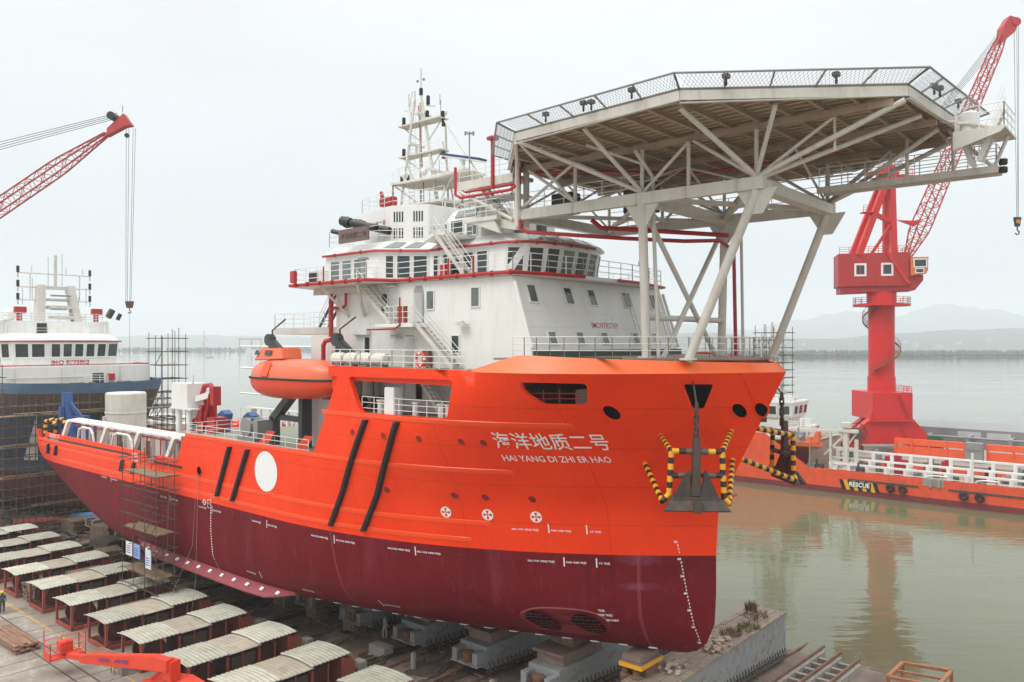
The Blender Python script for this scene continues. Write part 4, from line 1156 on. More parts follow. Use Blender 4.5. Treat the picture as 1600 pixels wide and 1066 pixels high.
# crew gangway, tower and platforms at the after edge
tw = MB()
for y in (-5.2, -4.4): tw.tube((-10.6, y, 25.6), (-10.6, y, ZD - .3), .2, 10)
tw.box(-15.8, -11.0, -5.2, -3.2, 28.72, 28.95); tw.box(-15.8, -11.0, -5.25, -5.15, 28.45, 29.0); tw.box(-15.8, -11.0, -5.1, -3.3, 27.7, 27.8)
tw.tube((-15.6, -5.2, 28.4), (-11.0, -5.2, 26.1), .12, 8)
for x in (-15.5, -13.2, -11.2): tw.box(x - .06, x + .06, -5.1, -5.0, 27.7, 28.72)
tw.box(-14.9, -12.0, -5.6, -3.0, 26.2, 26.45); tw.prism([(-14.4, -5.5, 26.2), (-12.3, -5.5, 26.2), (-11.8, -5.5, 25.3)], (0, .2, 0)); tw.bar((-12.1, -5.0, 26.0), (-10.6, -5.0, 25.7), .3, .55)
gw = tw.build("gangway", m_cream, hd)
r2 = MB(); rail(r2, ringz([(-15.7, -5.15), (-11.0, -5.15)], 28.97), 1.05, 1.1, .026); rail(r2, ringz([(-14.8, -5.55), (-12.0, -5.55), (-11.6, -4.6)], 26.45), 1.05, .9, .026); rail(r2, ringz([(-10.9, 5.2), (-6, 5.2), (4, 5.2)], ZL + .36), 1.05, 1.5, .026); rail(r2, ringz([(-10.4, -4.7), (-6, -4.7), (-2.2, -4.7)], ZL + .36), 1.05, 1.5, .026); r2.build("gangway_railing", m_rail, hd)
st = MB(); rl = MB(); stairs(st, rl, (-14.4, -4.2, 28.7), (-12.4, -4.2, 26.45), .7, Y); st.build("stair", m_cream, hd); rl.build("handrail", m_rail, hd)
mb = MB(); mb.box(-10.2, -8.6, -2.4, -1.4, ZL + .3, ZL + 1.6); mb.box(-6.6, -4.6, .4, 1.6, ZL + .35, ZL + 2.2); mb.tube((-9.6, -2, ZL + 1.6), (-9.6, -2, ZL + 2.2), .1, 8); mb.build("foam_unit", m_dgrey, hd, bevel=.06)
rp = MB()
rp.pipe([(-15.9, -5.3, 30.0), (-15.9, -5.3, 28.2), (-15.4, -5.3, 27.95), (-11.2, -5.3, 27.95), (-10.3, -5.4, 28.2), (-10.3, -5.4, 29.2)], .1, 8)
rp.pipe([(-15.3, -5.2, 28.3), (-10.8, -5.2, 28.3)], .09, 8); rp.tube((-12.6, -5.3, 28.2), (-12.6, -5.3, 31.3), .13, 8); rp.lathe([(.12, 0), (.4, .1), (.4, .22), (.15, .35)], (-12.6, -5.3, 31.2), 12)
rp.pipe([(-10.2, -5.45, 26), (-10.2, -5.45, 25.4), (-9.7, -5.3, 25.2), (-5.0, -2.0, 24.75), (-2.3, .5, 24.6), (-1.6, 3.8, 24.9), (-1.4, 5.3, 24.4), (-1.3, 5.4, 17.6)], .12, 8)
rp.pipe([(-7, -2.5, 26.0), (-6.5, -2.2, 25.5), (-3.5, -.6, 25.2), (-1.5, 4.6, 25.3)], .14, 8); rp.pipe([(-10, -4.6, 28.9), (-6.5, -4.4, 28.6), (-2, 2, 28.9), (6, 2.5, 29.0)], .08, 6)
rp.build("fire_main", m_red, hd, smooth=True, auto=40)
# walkway and stair on the forward edge
wk = MB(); wk.box(4.7, 13.6, 3.0, 4.1, 27.1, 27.25); wk.box(4.7, 13.6, 2.95, 3.05, 26.95, 27.3); wk.box(4.7, 13.6, 4.05, 4.15, 26.95, 27.3)
wk.box(12.0, 14.2, 1.0, 4.2, 28.7, 28.8); wk.prism([(12.0, 1, 28.7), (14.2, 1, 28.7), (14.0, 1, 28.5), (12.0, 1, 27.9)], (0, .15, 0))
for a, b in (((11.4, 3.1, ZD - .5), (13.4, 3.1, 27.2)), ((11.4, 4.0, ZD - .5), (11.4, 4.0, 27.2)), ((9.4, 3.1, 27.2), (9.4, 3.1, ZD - .6)), ((11.4, 1.2, ZD - .4), (14.0, 1.2, 28.7)), ((13.4, 3.1, 27.2), (14, 3.1, 28.7))): wk.tube(a, b, .09, 8)
wkk = wk.build("walkway", m_cream, hd)
r2 = MB(); rail(r2, ringz([(4.8, 3.05), (13.5, 3.05), (13.5, 4.1), (4.8, 4.1)], 27.28), 1.1, 1.2, .028); rail(r2, ringz([(12.1, 1.05), (14.15, 1.05), (14.15, 4.1)], 28.8), 1.1, .9, .028); r2.build("walkway_railing", m_rail, hd)
for y, a, b in ((2.6, (11.7, ZD + .2), (12.6, 27.3)), (2.0, (14.0, 29.9), (13.0, 27.4))):
    st = MB(); rl = MB(); stairs(st, rl, (a[0], y, a[1]), (b[0], y, b[1]), .6, Y); st.build("stair", m_white, hd); rl.build("handrail", m_white, hd)
mb = MB(); mb.lathe([(.42, 0), (.42, .9), (.3, 1.0)], (12.6, 1.6, 28.8), 14); mb.build("foam_drum", m_white, hd, smooth=True, auto=40)
mb = MB()
for z in (26.95, 27.35): mb.lathe([(.16, 0), (.2, .05), (.2, .28), (.1, .32)], (13.75, 3.4, z), 10)
mb.build("navigation_light", m_blackp, hd, smooth=True, auto=40)
# ------------------------------------------------------------------ anchor racks and anchors
def striped(mb, pts, r, period=.30, n=12):
    pts = [Vector(p) for p in pts]
    acc = 0
    for a, b in zip(pts, pts[1:]):
        L = (b - a).length; m = max(1, round(L / period))
        for k in range(m):
            mb.cur = acc % 2; acc += 1
            mb.tube(a.lerp(b, k / m), a.lerp(b, (k + 1) / m), r, n)
        mb.ball(b, r, 10)
    mb.cur = 0
for s in (-1, 1):
    def V(x, y, z): return Vector((x + .2, -s * 1.0 * (y - .25) * -1 if False else (y - .25) * (1 if s < 0 else -1), z))
    UL, UR, ML, MR, LL, LR = V(.5, -6.19, 12.97), V(2.45, -4.47, 12.92), V(.46, -6.22, 11.72), V(2.47, -4.45, 11.71), V(.41, -6.26, 10.78), V(2.52, -4.41, 10.54)
    hq = lambda x, z: Vector((x, (1 if s > 0 else -1) * hb(x, z), z))
    rk = MB()
    for pts in ([hq(-1.16, 13.42), UL, LL], [hq(1.52, 13.6), UR, LR], [hq(-2.32, 11.74), V(.15, -6.49, 10.42)], [hq(1.2, 11.9), V(2.72, -4.23, 10.28)], [UL.lerp(UR, .0), UL.lerp(UR, .28)], [UL.lerp(UR, .72), UR]): striped(rk, pts, .15)
    for p, q in ((LL, V(.15, -6.49, 10.42)), (LR, V(2.72, -4.23, 10.28))): striped(rk, [p, q], .15)
    rack = rk.build("anchor_rack", [m_yellow, m_blackp], ship, smooth=True, auto=40)
    rl = MB(); rl.tube(UL.lerp(UR, .28), UL.lerp(UR, .72), .17, 12); rl.tube(ML.lerp(MR, .14), ML.lerp(MR, .38), .16, 12); rl.tube(ML.lerp(MR, .62), ML.lerp(MR, .86), .16, 12)
    rl.build("roller", M("worn brown roller", (.13, .085, .05), .5), rack, smooth=True, auto=40)
    rb = MB(); rb.tube(ML, ML.lerp(MR, .14), .15, 10); rb.tube(ML.lerp(MR, .86), MR, .15, 10); rb.tube(ML.lerp(MR, .38), ML.lerp(MR, .62), .1, 10); rb.build("rack_bar", m_blackp, rack, smooth=True, auto=40)
    # wedge plate under the rack
    w = MB(); a, b, c = hq(-1.9, 8.95), hq(-.1, 9.3), hq(-2.2, 10.3)
    n_ = Vector((.66, .75 * s, 0))
    w.prism([a, a + n_ * .9 + Z * .5, c + n_ * .9, c], Vector((.2, .1 * s, 0))); w.prism([a + Vector((.1, 0, .1)), b, b + n_ * 1.2 + Z * .2, a + n_ * .9 + Z * .5], Z * .12); w.build("anchor_shelf", m_hull, ship)
    # anchor: chain swivel, shank, crown and two flukes
    A = empty("anchor", "rust-brown anchor in the striped rack on the near side of the bow" if s < 0 else "rust-brown anchor seen side-on in the striped rack on the far side of the bow", "anchor", group="bow anchors")
    top_, bot_ = V(1.44, -5.30, 14.95), V(1.4, -5.45, 10.7)
    u = (UR - UL).normalized(); dn = (bot_ - top_).normalized(); nf = u.cross(dn).normalized()
    if nf.dot(Vector((.66, .75 * s, 0))) < 0: nf = -nf
    sh = MB(); t0 = top_.lerp(bot_, .30)
    sh.prism([t0 - u * .16, t0 + u * .16, bot_ + u * .26, bot_ - u * .26], nf * .34); sh.build("shank", m_anchor, A, bevel=.03)
    ck = MB()
    for k in range(5):
        p = top_.lerp(bot_, -.03 + .075 * k); uu = u if k % 2 else nf
        for sg in (-1, 1): ck.tube(p + uu * .11 * sg, p + uu * .11 * sg + dn * .42, .055, 6)
        ck.tube(p - uu * .11, p + uu * .11, .055, 6); ck.tube(p - uu * .11 + dn * .42, p + uu * .11 + dn * .42, .055, 6)
    ck.tube(top_ - dn * .5, top_, .09, 8, .14); ck.tube(top_ - dn * 1.6 - nf * .9, top_ - dn * .4, .05, 6); ck.build("chain", m_anchor, A)
    cr = MB(); cb_ = bot_ + dn * .75
    q = [(-1.72, -.02), (1.72, -.02), (1.22, -.68), (-1.22, -.68)]
    cr.prism([cb_ + u * a + dn * b + nf * (.55 if b > -.3 else 0.2) for a, b in q], nf * .2 + dn * -.06)
    cr.prism([cb_ + u * a + dn * b for a, b in ((-1.15, -.72), (1.15, -.72), (1.6, 0), (-1.6, 0))], nf * .5); cr.prism([cb_ + u * a + dn * b + nf * .62 for a, b in ((-.2, -.62), (.2, -.62), (.2, 0), (-.2, 0))], nf * .25)
    cr.build("crown", m_anchor, A, bevel=.03)
    for sg in (-1, 1):
        f = MB(); tip = cb_ + u * (sg * .42) - dn * 2.15 + nf * .3
        f.prism([tip, cb_ + u * (sg * 1.2) - dn * .68 + nf * .1, cb_ + u * (sg * .2) - dn * .68 + nf * .1], nf * .26)
        f.build("fluke", m_anchor, A, bevel=.04)

# ------------------------------------------------------------------ davits, lifeboat, rafts and boat-deck gear
for x0 in (-31.3, -23.2):
    dv = MB()
    dv.bar((x0 + .1, -9.0, 10.9), (x0 + .1, -9.0, 13.0), .62, .62); dv.bar((x0 + .1, -9.0, 12.8), (x0 + 2.5, -9.0, 14.75), .62, .62); dv.bar((x0 + .4, -9.0, 13.0), (x0 + 3.7, -9.0, 12.95), .35, .4)
    dv.bar((x0 + 3.7, -8.8, 10.9), (x0 + 3.7, -8.8, 15.0), .85, .5)
    dv.bar((x0 + .1, -9.3, 18.6), (x0 + 2.3, -9.0, 16.9), .62, .5); dv.tube((x0, -9.55, 18.7), (x0, -9.05, 18.7), .45, 12); dv.tube((x0, -9.3, 18.5), (x0, -9.3, 17.3), .14, 8); dv.tube((x0 + .5, -9.3, 18.7), (x0 + 3.3, -9.3, 17.0), .06, 6)
    dv.pipe([(x0 + .3, -9.3, 18.9), (x0 + .3, -9.3, 19.4), (x0 + 2.0, -9.3, 20.2)], .07, 6)
    dv.build("davit", m_dgrey, ship, bevel=.03)
LB = empty("lifeboat", "faded orange enclosed lifeboat hanging in black davits beside the white deckhouse", "lifeboat", (-26.7, -10.1, 16.0))
def boat_section(t):
    """t in 0..1 stern to bow: half breadth, keel z, top z"""
    e = max(0.0, 1 - abs(2 * t - 1.0) ** 3.2)
    return 1.62 * e ** .55, -(1.62 - .35 * t) * (e ** .42), (1.42 - .1 * (1 - t)) * e ** .42
hullb = MB(); can = MB(); L = 10.4; NS = 25
def ringpts(t, lo):
    hbw, kz, tz_ = boat_section(t); x = -L / 2 + L * t + (0.25 * (0.5 - t) if not lo else 0)
    pts = []
    for k in range(13):
        a = math.pi * k / 12
        c, s = math.cos(a), math.sin(a)
        if lo: pts.append((x, -hbw * c * (1 if abs(c) < .9 else 1), kz * abs(s) ** .8))
        else: pts.append((x, -hbw * .97 * (1 if c > 0 else -1) * abs(c) ** .75, tz_ * abs(s) ** .7))
    return pts
for mb_, lo in ((hullb, True), (can, False)):
    prev = None
    for k in range(NS):
        r_ = ringpts(.004 + .992 * k / (NS - 1), lo)
        if prev:
            for j in range(12): mb_.face([prev[j], r_[j], r_[j + 1], prev[j + 1]])
        prev = r_
hullb.build("hull", M("orange lifeboat hull", (.80, .07, .018), .32, var=.06, stain=(.5, .05, .02), amt=.4), LB, smooth=True, weld=True, auto=50)
can.build("canopy", m_boat, LB, smooth=True, weld=True, auto=50)
ct = MB(); ct.prism([(-4.2, -.85, 1.2), (-.4, -.85, 1.35), (-.95, -.62, 2.12), (-3.5, -.62, 2.1)], (0, 1.6, 0)); cto = ct.build("conning_tower", m_boat, LB, bevel=.06)
for a in ((-2.75, -1.95), (-4.0, -3.6)):
    w = MB(); w.prism([(a[0], -.83, 1.62), (a[1], -.83, 1.62), (a[1], -.74, 1.95), (a[0], -.74, 1.95)], (0, -.03, 0)); w.build("pane", m_glass, cto)
f = MB(); prev = None
for k in range(NS):
    for_side = boat_section(.004 + .992 * k / (NS - 1))[0]; x = -L / 2 + L * (.004 + .992 * k / (NS - 1))
    cur = (x, -for_side - .03, 0.0)
    if prev: f.tube(prev, cur, .075, 6); f.tube((prev[0], -prev[1], 0), (cur[0], -cur[1], 0), .075, 6)
    prev = cur
f.build("fender_strip", m_black, LB)
h = MB()
h.prism([(-2.1, -1.615, .15), (-1.2, -1.615, .15), (-.95, -1.36, 1.15), (-1.75, -1.36, 1.15)], (0, -.05, .02)); h.build("hatch", M("orange hatch", (.82, .09, .02), .4), LB)
ln = MB()
for k in range(12): ln.ball((-3.6 + .5 * k, -boat_section((-3.6 + .5 * k + L / 2) / L)[0] * .93, -.62), .05, 6)
for x in (-4.0, 1.6): ln.pipe([(x, -1.56 * boat_section((x + L / 2) / L)[0] / 1.62, z) for z in (-.5, 0)], .02, 4)
ln.build("grab_fitting", m_boat, LB)
RG = "liferaft canisters on the promenade deck"
for k, (x, lab) in enumerate(((-22.3, "white ribbed raft canister nearest the lifeboat behind the promenade rail"), (-20.9, "white ribbed raft canister second from the lifeboat behind the rail"), (-19.5, "white ribbed raft canister third from the lifeboat behind the rail"), (-18.1, "white ribbed raft canister farthest from the lifeboat, before the door"))):
    r_ = empty("liferaft", lab, "liferaft", (x, -9.8, 17.45), group=RG)
    c = MB(); c.lathe([(.05, -.62), (.34, -.58), (.40, -.4), (.40, -.05), (.43, -.03), (.43, .03), (.40, .05), (.40, .4), (.34, .58), (.05, .62)], (0, 0, 0), 16, 'X'); c.build("canister", m_canvas, r_, smooth=True, auto=40)
    c = MB(); c.box(-.4, .4, -.35, .35, -.47, -.40); c.box(-.35, -.3, -.36, .36, -.47, -.1); c.box(.3, .35, -.36, .36, -.47, -.1); c.build("cradle", m_grey, r_)
lb = MB(); nseg = 20
for k in range(nseg):
    a, b = 2 * math.pi * k / nseg, 2 * math.pi * (k + 1) / nseg
    lb.cur = 1 if k % 5 == 0 else 0
    lb.tube((.36 * math.cos(a), 0, .36 * math.sin(a)), (.36 * math.cos(b), 0, .36 * math.sin(b)), .09, 8)
o = lb.build("lifebuoy", [M("lifebuoy orange", (.7, .10, .04), .5), m_paintw], smooth=True, auto=60, loc=(-13.4, -10.75, 17.5)); tag(o, "orange and white lifebuoy ring hung on the promenade rail", "lifebuoy")

# boat-deck gear (fitted to the ship)
r2 = MB(); rail(r2, [(x, -11.05, 10.93) for x in (-40.4, -36, -32, -28, -24)], 1.05, 1.3, .028); rail(r2, [(-40.8, -10.9, 10.93), (-40.8, -3, 10.93)], 1.05, 1.4, .028); r2.build("boat_deck_railing", m_rail, ship)
mb = MB()
for x in (-30.6, -26.0): mb.prism([(x, -11.0, 10.95), (x + 1.0, -11.0, 10.95), (x + 1.0, -10.2, 12.1), (x + .4, -10.2, 12.1)], (.35, 0, 0))
mb.build("cable_chute", m_orange, ship)
wn_ = MB(); wn_.box(-35.4, -33.0, -9.6, -8.3, 10.9, 11.3)
for y in (-9.5, -8.4): wn_.tube((-34.2, y - .12, 12.0), (-34.2, y + .12, 12.0), .75, 14)
wn_.tube((-34.2, -9.5, 12.0), (-34.2, -8.4, 12.0), .42, 12); wn_.box(-33.3, -32.7, -9.5, -8.4, 11.2, 12.6); wn_.build("mooring_winch", m_grey, ship)
pc = MB(); pc.box(-47.8, -45.0, -9.2, -7.4, 12.9, 15.0); pc.box(-47.9, -44.2, -9.3, -7.2, 12.75, 12.9)
for x, y in ((-47.2, -8.8), (-45.4, -8.8), (-46.4, -7.8), (-45.4, -7.8)): pc.tube((x, y, 7.8), (x, y, 12.8), .26, 10)
pc.prism([(-44.9, -8.6, 13.4), (-43.2, -8.3, 13.8), (-43.0, -8.3, 14.4), (-44.9, -8.6, 13.9)], (0, .8, 0)); pc.tube((-44.6, -8.9, 15.0), (-44.6, -8.9, 15.8), .1, 8); pc.v = [(a + 1.0, b, c) for a, b, c in pc.v]; pc.build("control_stand", m_white, ship, bevel=.03)
rc = MB()
rc.tube((-43.9, -7.6, 10.9), (-43.9, -7.6, 13.6), .5, 12); rc.pipe([(-43.9, -8.0, 13.3), (-44.6, -8.0, 14.1), (-44.2, -8.0, 14.8), (-43.2, -8.0, 14.9), (-42.6, -8.0, 14.4)], .22, 8); rc.pipe([(-43.5, -7.6, 11.4), (-43.2, -7.9, 14.6)], .24, 8); rc.pipe([(-43.9, -8.2, 11.4), (-42.9, -8.2, 14.2)], .16, 8)
rc.box(-42.8, -42.2, -8.3, -7.6, 13.2, 14.8); rc.box(-45.6, -43.4, -8.6, -7.0, 10.9, 11.7); rc.box(-43.2, -41.9, -8.4, -7.2, 10.9, 12.2); rc.tube((-44.8, -8.6, 11.5), (-44.8, -7.4, 11.5), .55, 12); rc.prism([(-45, -8.5, 11.6), (-44.0, -8.5, 11.6), (-43.7, -8.5, 13.2), (-44.2, -8.5, 13.2)], (0, .3, 0))
rc.v = [(a + .9, b, c) for a, b, c in rc.v]; rc.build("deck_crane", M("dark red crane paint", (.40, .012, .02), .4, var=.1), ship, smooth=True, auto=35, bevel=.03)
for x, y in ((-57.6, 2.0), (-53.5, 2.6)):
    mb = MB(); mb.box(x - .45, x + .45, y - .4, y + .4, 7.8, 10.4); mb.prism([(x - .7, y - .5, 10.3), (x + .6, y - .5, 10.3), (x + .8, y - .5, 10.9), (x + .1, y - .5, 11.3), (x - .8, y - .5, 10.8)], (0, 1.0, 0)); mb.build("capstan_box", m_blue, ship, bevel=.04)
cg = MB()
for s, y in ((1, -10.6), (1, 10.6)):
    o_ = -1 if y < 0 else 1
    cg.prism([(-66.0, y - .0 * o_, 10.5), (-42.0, y, 10.5), (-42.0, y - 1.2 * o_, 10.62), (-66.0, y - 1.2 * o_, 10.62)], (0, 0, .16))
    for x in (-66.0, -56.9, -50.2, -43.8): cg.bar((x - .5, y + .1 * o_, 8.95), (x + .35, y - .05 * o_, 10.55), .4, .34)
    for x in [-65 + 1.9 * k for k in range(12)]: cg.box(x, x + .35, y - 1.1 * o_ - .15, y - 1.1 * o_ + .15, 7.8, 10.55)
    for x0, x1 in ((-63.3, -59.5), (-55.5, -51.2)): cg.pipe([(x0, y, 8.95), (x0 + .35, y, 9.9), (x0 + 1.2, y, 10.15), (x1 - .8, y, 10.15), (x1 - .2, y, 9.7), (x1, y, 8.95)], .12, 8)
cg.build("cargo_rail", m_white, ship)
rp = MB(); rp.tube((-65, -10.3, 10.2), (-42.5, -10.3, 10.2), .08, 6)
for x in (-64, -55, -49, -46.5): rp.tube((x, -10.3, 8.0), (x, -10.3, 10.2), .06, 6)
rp.build("deck_pipe", m_red, ship)
bx = MB()
for x0, x1, z in ((-63, -61.5, 9.6), (-58.8, -58, 9.5), (-54.5, -53.6, 9.4), (-53.0, -52.3, 9.4)): bx.box(x0, x1, -9.3, -8.4, 7.8, z)
bx.build("deck_box", m_wood, ship)
for k, (x, w) in enumerate(((-49.0, 1.0), (-46.6, 1.0))):
    cl = MB(); cl.box(x - .1, x + w + .1, -8.9, -8.2, 7.8, 10.3); lk = cl.build("deck_locker", m_white, ship)
    st_ = MB()
    for j in range(5): st_.box(x + .05 + .18 * j, x + .14 + .18 * j, -8.93, -8.9, 8.3, 9.9)
    st_.build("striped_cover", M("violet stripes", (.22, .12, .42), .6), lk)
tk = MB(); tk.lathe([(2.1, 7.8), (2.1, 10.6), (2.16, 10.62), (2.16, 10.75), (2.1, 10.77), (2.1, 12.75), (2.0, 12.9)], (-70.2, -2.9, 0), 32); tko = tk.build("crane_pedestal", m_cream, ship, smooth=True, auto=30)
dr = MB(); dr.box(-70.9, -70.2, -5.2, -4.75, 8.2, 10.3); dr.build("door", m_cream, tko, bevel=.03)
af = MB(); af.prism([(-72.5, -8.9, 7.8), (-70.2, -8.9, 7.8), (-71.6, -8.9, 13.1), (-72.2, -8.9, 13.1)], (0, .9, 0)); af.cbox((-71.2, -7.4, 10.2), (1.0, 2.0, .6), rz=.4); af.cbox((-71.0, -7.0, 8.9), (1.6, 2.4, 1.6), rz=.3); af.box(-72, -71.2, -9.3, -8.9, 9.2, 11.6)
af.bar((-71.4, -8.4, 12.0), (-69.8, -7.2, 9.6), .4)
af.build("stern_gantry", m_blue, ship, bevel=.05)
lp = MB()
for y in (-10.6, -9.6): striped(lp, [(-71.8, y, 8.2), (-71.8, y, 10.1), (-71.2, y + .5, 10.3), (-70.6, y + .6, 9.6)], .2, .32)
lp.build("guide_loop", [m_yellow, m_blackp], ship, smooth=True, auto=40)
wr = MB()
for s in (1,): rail(wr, [(-60, 5.2, 7.85), (-44, 5.2, 7.85)], 3.3, 1.9, .12, (1.6, 2.5, 3.25)); 
wr.build("cable_guard", m_white, ship)
# ================================================================== THE SLIPWAY YARD
def gz(y): return -3.7 if y < -4 else -3.7 - (y + 4) * 0.068
def ground_mat():
    m = bpy.data.materials.new("yard ground"); n, l = nt(m); b = n['Principled BSDF']
    t = n.new('ShaderNodeTexCoord'); s = n.new('ShaderNodeSeparateXYZ'); l.new(t.outputs['Object'], s.inputs[0])
    def noise_(sc, det, mp=(1, 1, 1), rg=.65):
        k = n.new('ShaderNodeMapping'); k.inputs['Scale'].default_value = mp; l.new(t.outputs['Object'], k.inputs[0])
        q = n.new('ShaderNodeTexNoise'); q.inputs['Scale'].default_value = sc; q.inputs['Detail'].default_value = det; q.inputs['Roughness'].default_value = rg
        l.new(k.outputs[0], q.inputs[0]); return q.outputs[0]
    def rng(v, a, bb, c, d):
        k = n.new('ShaderNodeMapRange'); l.new(v, k.inputs[0])
        for i, q in enumerate((a, bb, c, d)): k.inputs[i + 1].default_value = q
        return k.outputs[0]
    def mix(f, a, bb):
        k = n.new('ShaderNodeMix'); k.data_type = 'RGBA'
        for i, q in ((0, f), (6, a), (7, bb)):
            if isinstance(q, tuple): k.inputs[i].default_value = (*q, 1)
            else: l.new(q, k.inputs[i])
        return k.outputs[2]
    yard = mix(rng(noise_(.45, 8), .35, .7, 0, 1), (.20, .165, .125), (.36, .32, .275))
    yard = mix(rng(noise_(.9, 6), .58, .72, 0, .55), yard, (.50, .47, .42))
    slip = mix(rng(noise_(.6, 9, (1, .35, 1)), .35, .68, 0, 1), (.13, .095, .07), (.27, .20, .15))
    slip = mix(rng(noise_(1.4, 7), .55, .72, 0, .7), slip, (.065, .05, .04))
    w = rng(s.outputs[1], -19.5, -16.5, 0, 1)
    col = mix(w, yard, slip)
    col = mix(rng(noise_(3.5, 8), .5, .8, 0, .35), col, (.07, .055, .045))
    l.new(col, b.inputs['Base Color']); b.inputs['Roughness'].default_value = .85
    bp = n.new('ShaderNodeBump'); bp.inputs['Strength'].default_value = .6; bp.inputs['Distance'].default_value = .08
    l.new(noise_(4, 8), bp.inputs['Height']); l.new(bp.outputs[0], b.inputs['Normal'])
    return m
g = MB(); ys = [-260, -60, -30, -18, -10, -4, 0, 6, 12, 18, 26, 45]
for a, b_ in zip(ys, ys[1:]): g.face([(-420, a, gz(a)), (160, a, gz(a)), (160, b_, gz(b_)), (-420, b_, gz(b_))])
tag(g.build("ground", ground_mat(), weld=True), kind="structure")
ln = MB()
for x in [-75 + 3.0 * k for k in range(18)]: ln.box(x, x + 2.6 - random.random() * .8, -19.2, -19.05, -3.696, -3.692)
tag(ln.build("yard_line", M("worn yellow line", (.48, .30, .07), .8, var=.35, scale=3)), kind="structure")
for y in (-21.6, -20.6):
    t = MB(); t.box(-120, 0, y - .05, y + .05, -3.72, -3.68); tag(t.build("crane_track", m_darkst), kind="structure")

XC = [-3.2, -9.7] + [-15.7 - 6.0 * k for k in range(11)]
for x in [-76 + 6.0 * k for k in range(11)]:
    for dx in (-1.0, .9):
        t = MB(); t.box(x + dx - .035, x + dx + .035, -34, -18.4, -3.698, -3.69); tag(t.build("cable_groove", m_darkst), kind="structure")
# rails, haulage ropes and sleepers of every slip track
for i, xc in enumerate(XC):
    trk = empty("slip_track", f"pair of rusty slip rails with haulage ropes below {'the bow' if i == 0 else 'the hull'}, track {i + 1} counted from the bow", "rail track", (xc, 0, 0), group="slip tracks under the ship")
    trk['label'] = ["rusty slip rails running under the bow beside the water", "rusty slip rails next aft of the bow track", "rusty slip rails third aft from the bow", "rusty slip rails fourth aft from the bow beside the two workers", "rusty slip rails fifth aft from the bow", "rusty slip rails below the white circle of the hull", "rusty slip rails below the aft end of the bilge keel", "rusty slip rails beside the scaffold tower", "rusty slip rails just behind the scaffold tower", "rusty slip rails below the stern thrusters", "rusty slip rails just aft of the survey ship's stern", "rusty slip rails under the blue ship's bow", "rusty slip rails farthest left, beneath the blue ship"][i]
    for dx in (-1.0, 1.0):
        r_ = MB()
        for a, b_ in ((-10, -4), (-4, 22)):
            r_.prism([(dx - .07, a, gz(a) + .004), (dx + .07, a, gz(a) + .004), (dx + .07, a, gz(a) + .16), (dx - .07, a, gz(a) + .16)], (0, b_ - a, gz(b_) - gz(a)))
        r_.build("rail", m_rust, trk)
    c = MB()
    for dx in (-.32, -.12, .12, .32): c.pipe([(dx, -10, -3.2), (dx, -4, -3.45), (dx * .8, 1, -3.5)], .035, 5)
    c.build("haulage_rope", m_blackp, trk)
    sl = MB(); rr = random.Random(i)
    for k in range(16):
        y = -9.5 + 1.2 * k; w = 1.35 + rr.random() * .5; sl.cbox((rr.uniform(-.2, .2), y, gz(y) + .03), (2 * w, .28, .10), rz=rr.uniform(-.06, .06))
    sl.build("sleeper", m_wood, trk)
m_car = M("grey cradle steel", (.25, .26, .26), .7, var=.25, scale=1.3, stain=(.14, .08, .05), amt=1.5, vert=False, stscale=.8)
def carriage(xc, y0, y1, zt, half, label):
    t = empty("slip_carriage", label, "carriage", (xc, 0, 0), group="wedge carriages carrying the ship")
    b = MB()
    P = lambda y, z: (-half, y, z)
    zb_ = lambda y: gz(y) + .62
    sec = [P(y0, zt - .15), P(y0, zb_(y0)), P(y1, zb_(y1)), P(y1, zt)]
    b.prism([P(y0, zb_(y0)), P(y1, zb_(y1)), P(y1, zt), P(y0, zt)], (2 * half, 0, 0)); body = b.build("body", m_car, t, bevel=.02)
    r_ = MB(); n_ = int((y1 - y0) / .45)
    for k in range(n_ + 1):
        y = y0 + .2 + .45 * k
        if y > y1 - .1: break
        for s in (-1, 1): r_.prism([(s * half, y - .05, zb_(y) + .45), (s * half, y + .05, zb_(y) + .45), (s * (half + .22), y + .05, zb_(y) - .05), (s * (half + .22), y - .05, zb_(y) - .05)], (0, 0, -.12))
    for s in (-1, 1): r_.prism([(s * (half + .25), y0, zb_(y0) - .1), (s * (half + .25), y1, zb_(y1) - .1), (s * (half + .25), y1, zb_(y1) - .18), (s * (half + .25), y0, zb_(y0) - .18)], (-s * .3, 0, 0))
    r_.build("rib_row", m_darkst, t)
    w = MB(); k = 0; y = y0 + .6
    while y < y1:
        for dx in (-1.0, 1.0): w.lathe([(.22, -.1), (.26, -.05), (.26, .05), (.22, .1)], (dx, y, gz(y) + .40), 12, 'X')
        y += 1.3
    w.build("wheel_row", m_darkst, t)
    f = MB()
    for dx in (-half + .1, half - .5): f.box(dx, dx + .45, y0 - .9, y0, zt - 1.0, zt - .25)
    f.box(-half, half, y0 - .95, y0 - .02, zt - 1.15, zt - 1.02); f.build("front_bracket", m_car, t, bevel=.02)
    q = MB(); q.lathe([(.2, 0), (.42, .05), (.42, .2), (.36, .22), (.36, .4), (.42, .42), (.42, .6), (.2, .62)], (0, y0 - .5, zt - 1.0), 14); q.build("rope_sheave", m_rust, t, smooth=True, auto=35)
    return t
labs = ["long grey wedge carriage under the bow reaching into the water, stones on its planks", "grey wedge carriage with a brown top slab below the thruster openings", "grey wedge carriage next aft of the one below the thruster openings", "grey wedge carriage beside the two workers in pale clothes", "dim grey wedge carriage under the hull just aft of the two workers"]
